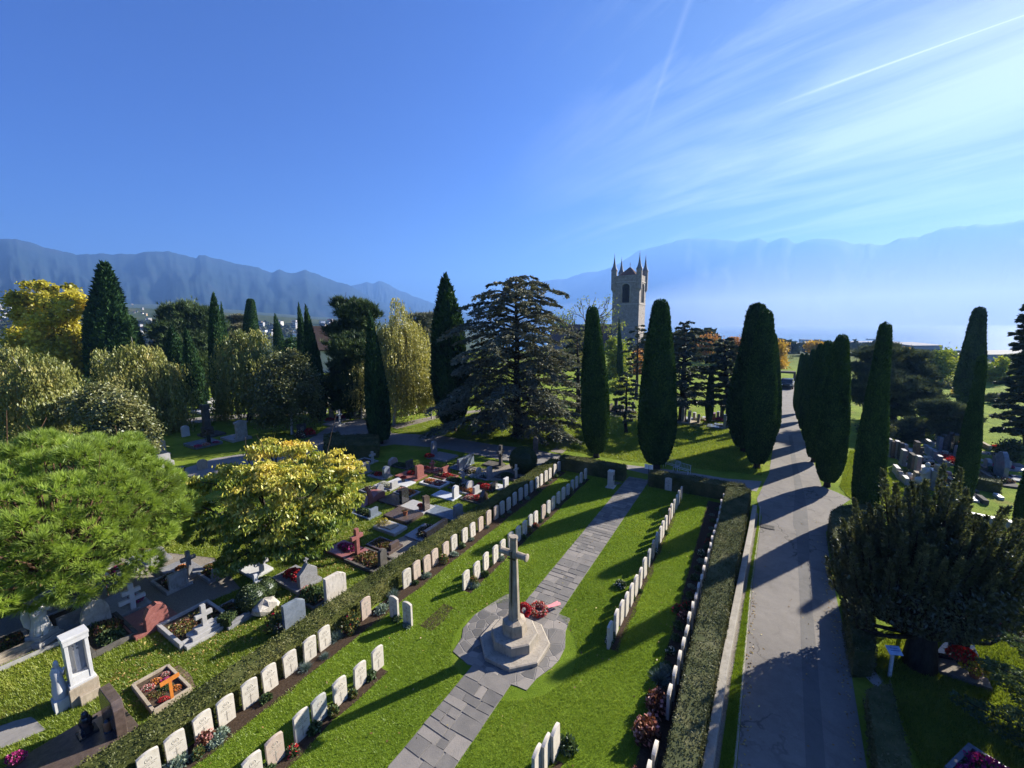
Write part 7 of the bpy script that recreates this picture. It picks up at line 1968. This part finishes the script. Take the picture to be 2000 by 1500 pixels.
b = MB(); b.box((0, 0, 0), (.42, .42, 1.15), top=(.85, .85)); b.box((0, 0, 1.15), (.30, .30, .12), top=(.6, .6)); o_ = b.build('boundary_stone', DARKST, None, .03); o_.location = g(1046, 884).tolist(); tag(o_, 'dark square boundary stone where the two paths meet', 'stone post')
def dark_bench():
    o = thing('park_bench', 'small dark wooden bench under the great cedar', 'bench', g(1028, 848), RZ + 1.3)
    b = MB(); b.box((0, 0, .40), (1.3, .4, .05)); b.build('seat', BARK_DARK, o); b = MB(); b.box((0, .2, .46), (1.3, .05, .4)); b.build('backrest', BARK_DARK, o)
    for s in (-1, 1): b = MB(); b.box((s * .55, 0, 0), (.08, .36, .40)); b.build('leg', BARK_DARK, o)
dark_bench()
o_ = link('low_bush', bush_mesh('low_bush', 1.1, .7, .55, 1600, .12, [BOX, OLIVE], (.6, .4), seed=61)); o_.location = g(1090, 858).tolist(); tag(o_, 'low sprawling bush at the bend of the garden path', 'bush')
o_ = link('grey_bush', bush_mesh('grey_bush', 1.3, .8, .8, 1800, .13, [CEDAR, BOX], (.7, .3), seed=62)); o_.location = g(1075, 838).tolist(); tag(o_, 'grey trailing bush under the right boughs of the great cedar', 'bush')
b = MB(); b.box((0, 0, .0), (.62, .42, .022)); 
for k in range(6): b.box((-.25 + .1 * k, 0, .022), (.045, .34, .006))
o_ = b.build('drain_grate', DARKST); o_.location = G(1498, 1029, .012).tolist(); o_.rotation_euler = (0, 0, RZ); tag(o_, 'dark drain grate beside the tip of the verge', 'drain')
# ================================================================== church, houses, car
RUB = stone('rubble_masonry', (.23, .205, .18), (.47, .43, .38), 1.1, .95, 1.0, .1, speck=(.07, .06, .05), stain=(.11, .098, .085))
ASH = stone('dressed_stone', (.36, .33, .29), (.50, .46, .41), 2, .9, .4, .1)
ROOF_T = stone('old_roof_tiles', (.11, .065, .050), (.20, .125, .095), 3, .9, .6, .1)
LEAD = stone('dull_lead', (.12, .13, .14), (.22, .23, .24), 3, .7, .2, .3)
DARKIN = plain('dark_louvres', (.030, .026, .024), .9, .1)
YT = 150.0
def zt(y, x=1225, Y=YT): return At(x, y, Y)[2]
tc_ = At(1225, 700, YT); tz0 = float(terrain(tc_[0], tc_[1]))
tower = thing('church_tower', 'square medieval stone church tower with four spired pinnacles', 'church tower', (tc_[0], tc_[1], tz0), RZ)
TW = 52 * depth_of(tc_) / F * .96; hw = TW / 2
def lz(y): return zt(y) - tz0
# the belfry openings are real recesses: the wall is built round them
def arch(w, z0, z1, n=10):
    sp = z1 - w * 1.05
    L = [(-w, z0), (-w, sp)]; Rr = [(w, sp), (w, z0)]
    top = [(-w + w * (1 - math.cos(a)), sp + math.sin(a) * w * 1.05) for a in np.linspace(.25, math.pi / 2, n // 2)]
    return L + top + [(-x, z) for x, z in top[:-1][::-1]] + Rr
Z0, ZP = -1.0, lz(545)
aw, az0, az1 = TW * .135, lz(592), lz(556)
op = arch(aw, az0, az1)
def wall_face(b, rot):
    """one wall with its pointed opening"""
    out = [(-hw, Z0), (hw, Z0), (hw, ZP), (-hw, ZP)]
    ca, sa = math.cos(rot), math.sin(rot)
    T = lambda x, y, z: (x * ca - y * sa, x * sa + y * ca, z)
    left = [(-hw, Z0), (0, Z0), (0, az0)] + [p for p in op[:len(op) // 2 + 1]] + [(0, ZP), (-hw, ZP)]
    right = [(hw, Z0), (hw, ZP), (0, ZP)] + [p for p in op[len(op) // 2:]] + [(0, az0), (0, Z0)]
    for poly in (left, right):
        b.add([T(x, -hw, z) for x, z in poly], [tuple(range(len(poly)))])
    n = len(op)
    b.add([T(x, -hw, z) for x, z in op] + [T(x, -hw + .7, z) for x, z in op], [(i, (i + 1) % n, n + (i + 1) % n, n + i) for i in range(n)])
b = MB()
for k in range(4): wall_face(b, k * math.pi / 2)
b.build('wall', RUB, tower)
for z, d in ((lz(595), .16), (lz(552.5), .20), (lz(640), .14)):
    b = MB()
    for k in range(4):
        ca, sa = math.cos(k * math.pi / 2), math.sin(k * math.pi / 2); c = (0, -hw - d / 2); b.box((c[0] * ca - c[1] * sa, c[0] * sa + c[1] * ca, z - .15), (TW, d, .3), k * math.pi / 2)
    b.build('string_course', ASH, tower)
for k in range(4):
    ca, sa = math.cos(k * math.pi / 2), math.sin(k * math.pi / 2)
    w = thing('belfry_window', None, None, (0, 0, 0), k * math.pi / 2); w.parent = tower
    b = MB(); n = len(op); b.add([(x, -hw + .62, z) for x, z in op], [tuple(range(n))])
    for q in range(9): b.box((0, -hw + .45, az0 + .25 + q * (az1 - az0 - .5) / 9), (aw * 1.9 * (1 if q < 6 else .6), .22, .07), tilt=.5)
    b.box((0, -hw + .30, az0), (.16, .12, (az1 - az0) * .8))
    b.build('louvre', DARKIN, w)
    b = MB(); pts = [(x * 1.22, -hw - .04, z + (.2 if z > az0 + .1 else 0)) for x, z in op]; b.tube(pts, .20, 5); b.build('hood_mould', ASH, w)
b = MB(); pr = [(-hw, -hw), (hw, -hw), (hw, hw), (-hw, hw)]
for k in range(4):
    ca, sa = math.cos(k * math.pi / 2), math.sin(k * math.pi / 2); c = (0, -hw + .25); b.box((c[0] * ca - c[1] * sa, c[0] * sa + c[1] * ca, ZP + .002), (TW - 2.0, .5, .9), k * math.pi / 2)
b.build('parapet', RUB, tower)
b = MB(); ra = lz(521) ; b.add([(-hw + .6, -hw + .6, ZP), (hw - .6, -hw + .6, ZP), (hw - .6, hw - .6, ZP), (-hw + .6, hw - .6, ZP), (0, 0, ra)], [(0, 1, 4), (1, 2, 4), (2, 3, 4), (3, 0, 4), (3, 2, 1, 0)])
b.tube([(0, 0, ra - .3), (0, 0, ra + 1.4)], .07, 5); b.box((0, 0, ra + .8), (.5, .08, .08)); b.build('roof', ROOF_T, tower)
for sx_ in (-1, 1):
    for sy_ in (-1, 1):
        p = thing('pinnacle', None, None, (sx_ * (hw - .35), sy_ * (hw - .35), 0)); p.parent = tower
        zb, zs, ze = lz(566), lz(529), lz(503)
        b = MB(); b.lathe([(.3, zb - 1.2), (1.0, zb), (1.0, zs - .3), (1.15, zs - .25), (1.15, zs)], 8, ph=math.pi / 8, smooth=False); b.build('turret', RUB, p)
        b = MB(); b.lathe([(1.12, zs + .002), (.62, zs + 1.1), (.34, zs + 2.6), (.10, ze)], 8, ph=math.pi / 8, smooth=False); b.tube([(0, 0, ze - .2), (0, 0, lz(496))], .06, 5); b.ball((0, 0, ze + .35), .16); b.build('spire', LEAD, p)
# the nave beside the tower
def gable_house(name, label, pos, L, Wd, hwall, hroof, mw, mr_, rz=RZ, group=None, windows=(3, 1), chimney=True, cat='house', roof_over=.4, dormer=False, base_drop=4):
    o = thing(name, label, cat, pos, rz, group)
    b = MB(); b.box((0, 0, -base_drop), (L, Wd, hwall + base_drop)); 
    for s in (-1, 1): b.add([(s * L / 2, -Wd / 2, hwall), (s * L / 2, Wd / 2, hwall), (s * L / 2, 0, hwall + hroof)], [(0, 1, 2)])
    b.build('wall', mw, o)
    b = MB(); ov = roof_over; k = hroof / (Wd / 2); t = .22
    for s in (-1, 1):
        y0 = s * (Wd / 2 + ov); z0_ = hwall - ov * k
        b.add([(-L / 2 - ov, y0, z0_ + .01), (L / 2 + ov, y0, z0_ + .01), (L / 2 + ov, 0, hwall + hroof + .01), (-L / 2 - ov, 0, hwall + hroof + .01), (-L / 2 - ov, y0, z0_ + t), (L / 2 + ov, y0, z0_ + t), (L / 2 + ov, 0, hwall + hroof + t), (-L / 2 - ov, 0, hwall + hroof + t)], [(0, 1, 2, 3), (4, 5, 6, 7), (0, 1, 5, 4), (0, 3, 7, 4), (1, 2, 6, 5)])
    rf = b.build('roof', mr_, o)
    if chimney:
        b = MB(); b.box((L * .22, Wd * .12, hwall + hroof * .5), (.7, .7, hroof * .5 + 1.0)); b.build('chimney', mw, rf)
    nx, nz = windows
    wm = MB()
    for i in range(nx):
        for j in range(nz):
            for s in (-1, 1):
                wm.box((-L / 2 + L * (i + .5) / nx, s * (Wd / 2 + .02), .9 + j * 2.8), (1.0, .08, 1.4))
    for j in range(nz):
        for s in (-1, 1): wm.box((s * (L / 2 + .02), 0, .9 + j * 2.8), (.08, 1.2, 1.4))
    if nx: wm.build('window', WIN, o)
    return o
WIN = plain('dark_window_glass', (.03, .035, .045), .15, .6)
PLW = plain('cream_render', (.58, .55, .49), .9, .1, var=.12, sc=.6)
PLG = plain('grey_render', (.36, .36, .36), .9, .1, var=.12, sc=.6)
PLY = plain('ochre_render', (.48, .36, .22), .9, .1, var=.12, sc=.6)
WHT = plain('white_render', (.72, .72, .71), .9, .1, var=.08, sc=.6)
RF_R = stone('red_roof_tiles', (.17, .065, .042), (.28, .12, .08), 2, .9, .5, .1)
RF_B = stone('brown_roof_tiles', (.045, .032, .028), (.085, .060, .050), 2, .9, .5, .1)
RF_G = stone('grey_flat_roof', (.22, .22, .23), (.34, .34, .35), 1, .9, .3, .1)
RF_S = stone('slate_roof', (.065, .07, .08), (.12, .13, .14), 2, .8, .4, .2)
nv = tc_[:2] - E2 * 18 + E1 * 6
gable_house('church_nave', 'dark tiled nave roof of the church left of its tower', (nv[0], nv[1], tz0), 28, 12, lz(668), lz(634) - lz(668), RUB, ROOF_T, RZ + 0, None, (6, 1), False, 'church')

# the brown-roofed house among the left trees
hp = At(655, 715, 92); hz0 = float(terrain(hp[0], hp[1]))
hs_o = gable_house('chalet_house', 'brown-roofed house with a white skylight between dark pine and cypress', (hp[0], hp[1], hz0), 9, 10, 5.0, 4.6, PLW, RF_B, RZ + .9, None, (3, 2))
b = MB(); b.box((-1.2, -2.6, 6.75), (1.5, 1.1, .12), tilt=.75); b.build('skylight', WHT, hs_o)

# the long sheds and halls by the lake
def shed(name, label, x0, x1, ytop, ybase, Y, depth, mw, mr_, lights=0, cat='hall'):
    a, c = At(x0, ybase, Y), At(x1, ybase, Y); top = At((x0 + x1) / 2, ytop, Y)[2]
    mid = (a + c) / 2; L = np.linalg.norm((c - a)[:2]); gz_ = float(terrain(mid[0], mid[1] + depth / 2)); h = top - gz_
    o = thing(name, label, cat, (mid[0], mid[1] + depth / 2, gz_), 0, None)
    b = MB(); b.box((0, 0, -2), (L, depth, h * .9 + 2 - .3)); b.build('wall', mw, o)
    b = MB(); hh = h * .9 - .3; b.add([(-L / 2 - .5, -depth / 2 - .5, hh), (L / 2 + .5, -depth / 2 - .5, hh), (L / 2 + .5, depth / 2 + .5, hh), (-L / 2 - .5, depth / 2 + .5, hh), (-L / 2 - .5, 0, h), (L / 2 + .5, 0, h)], [(0, 1, 5, 4), (2, 3, 4, 5), (0, 4, 3), (1, 2, 5), (3, 2, 1, 0)]); rf = b.build('roof', mr_, o)
    sl = (h - hh) / (depth / 2 + .5)
    for k in range(lights):
        b = MB(); b.box((-L / 2 + L * (k + .5) / lights, -depth * .3, hh + depth * .2 * sl + .05), (L / lights * .40, 3.0, .5)); b.build('rooflight', WHT, rf)
    b = MB(); b.box((0, -depth / 2 - .03, h * .35), (L * .9, .1, h * .2)); b.build('window_band', WIN, o)
    return o
shed('factory_hall', 'long dark factory roof with a row of bright rooflights by the lake', 1508, 1662, 672, 700, 300, 40, PLG, RF_S, 11)
shed('grey_hall', 'big pale grey industrial hall right of the tapering yew tip', 1780, 1838, 671, 700, 250, 40, PLG, RF_G, 0)
shed('low_hall', 'long low pale hall stretching behind the avenue yews', 1655, 1770, 668, 690, 380, 40, PLG, RF_G, 6)
shed('flat_hall', 'low flat white building behind the pine right of the avenue', 1650, 1712, 711, 722, 135, 12, WHT, RF_G, 0)
shed('flat_hall', 'low dark flat building right of the torn-tipped yew', 1930, 2060, 687, 704, 230, 30, PLG, RF_S, 0)

# houses of the town: every one its own, labelled by what stands nearest
TOWN_N = [0]
used_lb = set()
def uniq(lb_):
    if lb_ not in used_lb: used_lb.add(lb_); return lb_
    for q in ORD[1:]:
        l2 = f'{q} {lb_}'
        if l2 not in used_lb: used_lb.add(l2); return l2
def town(x, y, wpx, hpx, mw, mr_, where, flat=False, grp='houses of the far town'):
    p = ground_hit(x, y); d = depth_of(p)
    if d > 5500: return
    L = wpx * d / F * .85; h = hpx * d / F
    rz_ = rng.uniform(-.5, .5) + RZ
    wn = {'white_render': 'white', 'cream_render': 'cream', 'grey_render': 'grey', 'ochre_render': 'ochre'}[mw.name]
    rn = {'red_roof_tiles': 'red roof', 'brown_roof_tiles': 'brown roof', 'slate_roof': 'dark roof', 'grey_flat_roof': 'flat roof'}[mr_.name]
    lb_ = uniq(f'far {wn} {"block" if flat else "house"} with {rn} {where}')
    z = float(terrain(p[0], p[1]))
    nst = max(1, int(h / 3.2)); ncol = max(2, int(L / 4))
    if flat:
        o = thing('apartment_block', lb_, 'apartment block', (p[0], p[1], z), rz_, grp)
        b = MB(); b.box((0, 0, -3), (L, L * .6, h + 3)); b.build('wall', mw, o)
        b = MB(); b.box((0, 0, h + .002), (L + .6, L * .6 + .6, .5)); b.build('roof', mr_, o)
        b = MB()
        for j in range(nst): b.box((0, -L * .3 - .03, .9 + j * h / nst), (L * .92, .12, h / nst * .42)); b.box((0, L * .3 + .03, .9 + j * h / nst), (L * .92, .12, h / nst * .42))
        b.build('window', WIN, o)
    else:
        gable_house('town_house', lb_, (p[0], p[1], z), L, L * .75, h * .62, h * .38, mw, mr_, rz_, grp, (min(ncol, 4), min(nst, 3)), False, 'house', .5)
mats_w = [WHT, PLW, PLG, PLY, WHT, PLW]; mats_r = [RF_R, RF_B, RF_S, RF_B, RF_R]
rt_ = random.Random(4)
zones = [
 ('left of the yellow maple', [(rt_.uniform(-10, 30), rt_.uniform(598, 655), rt_.uniform(7, 13), rt_.uniform(5, 8)) for _ in range(16)]),
 ('right of the yellow maple', [(180 + rt_.uniform(-4, 6), rt_.uniform(640, 690), 8, 6) for _ in range(3)]),
 ('right of the broad double-tipped cypress', [(rt_.uniform(272, 318), rt_.uniform(626, 662), rt_.uniform(7, 12), rt_.uniform(5, 7)) for _ in range(13)]),
 ('between the willow and the lone short cypress', [(rt_.uniform(505, 534), rt_.uniform(632, 664), rt_.uniform(7, 12), rt_.uniform(5, 7)) for _ in range(11)]),
 ('between the short cypress and the thin cypress pair', [(rt_.uniform(544, 584), rt_.uniform(630, 668), rt_.uniform(8, 13), rt_.uniform(5, 7)) for _ in range(13)]),
 ('right of the thin cypress pair', [(rt_.uniform(604, 662), rt_.uniform(630, 660), rt_.uniform(8, 14), rt_.uniform(5, 8)) for _ in range(16)]),
 ('right of the church tower', [(rt_.uniform(1262, 1310), rt_.uniform(660, 676), rt_.uniform(7, 12), rt_.uniform(5, 7)) for _ in range(4)]),
 ('by the lake behind the corner yews', [(rt_.uniform(1515, 1560), rt_.uniform(676, 690), rt_.uniform(7, 12), rt_.uniform(5, 7)) for _ in range(4)]),
 ('on the shore behind the avenue yews', [(rt_.uniform(1560, 1760), rt_.uniform(666, 672), rt_.uniform(8, 14), rt_.uniform(5, 7)) for _ in range(20)]),
 ('on the shore behind the grey hall', [(rt_.uniform(1765, 1880), rt_.uniform(672, 682), rt_.uniform(8, 14), rt_.uniform(5, 7)) for _ in range(11)]),
 ('by the water right of the torn-tipped yew', [(rt_.uniform(1930, 1990), rt_.uniform(686, 694), rt_.uniform(8, 13), rt_.uniform(5, 7)) for _ in range(5)]),
 ('high on the slope above the yellow maple', [(112 + 5 * k + rt_.uniform(-2, 2), 575 + rt_.uniform(-3, 6), 4, 3) for k in range(5)] + [(160 + 6 * k, 585 + rt_.uniform(-1, 3), 5, 3) for k in range(3)]),
 ('on the slope right of the broad cypress', [(rt_.uniform(252, 290), rt_.uniform(595, 618), 4, 3) for _ in range(6)]),
]
for where, L_ in zones:
    for (x, y, w, h) in sorted(L_, key=lambda q: q[0]):
        fl = rt_.random() < .35
        town(x, y, w * (1.3 if fl else 1), h * (1.2 if fl else 1), rt_.choice(mats_w), RF_G if fl else rt_.choice(mats_r), where, fl)
# treetops between the houses: a far-off cover that reads as one mass
P_ = []
r = np.random.default_rng(12)
for _ in range(520):
    x = r.choice([r.uniform(-20, 40), r.uniform(250, 330), r.uniform(400, 680), r.uniform(400, 680), r.uniform(1260, 1420), r.uniform(1510, 1960), r.uniform(1510, 1960)])
    y = r.uniform(632, 672) if x < 1000 else r.uniform(664, 704)
    if x < 60: y = r.uniform(600, 660)
    p = ground_hit(x, y); d = depth_of(p)
    if d > 4500 or d < 120: continue
    s = r.uniform(4, 8); n = 50
    dd = unit(r.normal(size=(n, 3))); dd[:, 2] = np.abs(dd[:, 2])
    P_.append(rleaves(p + dd * np.array([s * .7, s * .7, s]) * r.uniform(.6, 1, (n, 1)), s * .55, .7))
V = np.concatenate(P_)
TOWNTREE = leaf_mat('town_treetops', [(.05, (.014, .024, .012)), (.5, (.040, .052, .022)), (.9, (.12, .10, .035))], .2, .02, .02, .6)
tag(link('far_woods', fast_mesh('far_woods', V, 4, TOWNTREE, np.clip(.5 + .25 * rng.normal(size=len(V)), 0, 1))), kind='stuff')

for k_, (x, y, rx, ry, mt, Yq, lb_) in enumerate([(1668, 700, 26, 20, OLIVE, 120, 'olive tree left of the wide dark pine'), (1790, 706, 30, 16, PINE_FAR, 110, 'hazy dark tree under the grey industrial hall'),
        (1815, 740, 30, 26, LIME, 90, 'fresh green tree right of the wide dark pine'), (1905, 720, 26, 24, OLIVE, 110, 'olive tree behind the torn-tipped yew'), (1975, 712, 26, 24, OLIVE, 105, 'olive tree behind the edge conifer'),
        (1985, 770, 30, 30, LIME, 75, 'green tree under the boughs of the edge conifer'), (1915, 765, 26, 28, OLIVE, 80, 'dull tree between the two yews on the right'), (1660, 750, 20, 30, PINE_FAR, 85, 'dark tree behind the big pointed avenue yew'),
        (1760, 690, 24, 12, GOLD, 140, 'rusty gold treetop in front of the low pale hall'), (1715, 700, 22, 14, OLIVE, 135, 'olive treetop in front of the low pale hall'), (1870, 700, 24, 12, OLIVE, 150, 'dim treetop right of the grey industrial hall'),
        (1925, 790, 30, 24, OLIVE, 62, 'olive tree low behind the flat-topped narrow yew'), (1965, 815, 34, 24, PINE_FAR, 58, 'grey-green pine low left of the edge conifer'), (1890, 830, 26, 18, OLIVE, 52, 'small olive tree over the rusty bed across the footpath'),
        (1990, 740, 30, 30, OLIVE, 95, 'tall olive tree hidden by the edge conifer'), (1945, 765, 28, 26, LIME, 72, 'yellowish tree left of the edge conifer boughs'), (1820, 775, 30, 30, OLIVE, 64, 'brownish green tree right of the wide dark pine foot'),
        (1780, 812, 30, 18, OLIVE, 50, 'low olive tree above the sunny grass wedge'), (1295, 735, 20, 50, OLIVE, 95, 'olive tree rising behind the broad yew column'), (1175, 770, 20, 34, OLIVE, 75, 'dull tree low behind the slim yew column'),
        (1065, 765, 36, 40, LIME, 80, 'sunlit yellow-green tree behind the right half of the great cedar'), (960, 770, 36, 34, OLIVE, 85, 'olive tree behind the left half of the great cedar'), (915, 745, 24, 40, OLIVE, 95, 'dim tree right behind the black cypress'),
        (1690, 800, 24, 24, PINE, 60, 'dark shrubby tree at the foot of the wide dark pine'), (1660, 820, 12, 20, OLIVE, 55, 'small olive tree squeezed beside the big pointed avenue yew')]):
    far_tree(lb_, x, y, rx, ry, mt, Yq, 4200, .40 * Yq / 75, group=RB, style='needle' if mt in (PINE_FAR, PINE) else 'leaf', asp=.16 if mt in (PINE_FAR, PINE) else .6)
# gate and car at the end of the road
b = MB(); gp = At(1536, 748, 66.5); wv_ = 24 * depth_of(gp) / F
o_ = thing('gate_canopy', 'low dark flat canopy over the gate at the end of the road', 'gate', (gp[0], gp[1], 0), RZ)
b.box((0, 0, 1.6), (wv_ * 1.1, 1.2, .3)); b.build('roof', DARKST, o_)
for s in (-1, 1): b = MB(); b.box((s * wv_ * .5, 0, 0), (.3, .5, 1.6)); b.build('post', DARKST, o_)
def car():
    p = G(1537, 757); o = thing('parked_car', 'dark car parked at the far end of the road', 'car', p, RZ - .12)
    PAINT = plain('dark_car_paint', (.020, .022, .026), .25, .6, var=.1)
    b = MB(); b.plate([(-2.0, .28), (2.0, .28), (2.05, .62), (1.95, .82), (1.1, .90), (-1.6, .92), (-2.02, .80), (-2.05, .5)], 1.66, 0, (0, 0, 0), math.pi / 2); b.build('body', PAINT, o, .05)
    b = MB(); b.plate([(-1.55, .92), (1.05, .90), (.45, 1.40), (-1.15, 1.44)], 1.46, 0, (0, 0, .002), math.pi / 2); b.build('cabin', WIN, o, .06)
    for sx_ in (-1, 1):
        for sy_ in (-1.25, 1.3):
            b = MB(); b.tube([(sx_ * .66, sy_, .31), (sx_ * .86, sy_, .31)], .31, 14); w = b.build('wheel', plain('tyre_rubber', (.012, .012, .012), .9) if not bpy.data.materials.get('tyre_rubber') else bpy.data.materials['tyre_rubber'], o)
            b = MB(); b.tube([(sx_ * .862, sy_, .31), (sx_ * .872, sy_, .31)], .19, 12); b.build('rim', LEAD, w)
        b = MB(); b.box((sx_ * .6, -2.03, .60), (.32, .06, .14)); b.build('headlight', WHT, o)
        b = MB(); b.box((sx_ * .62, 2.03, .62), (.26, .06, .16)); b.build('tail_light', GR_RED, o)
car()
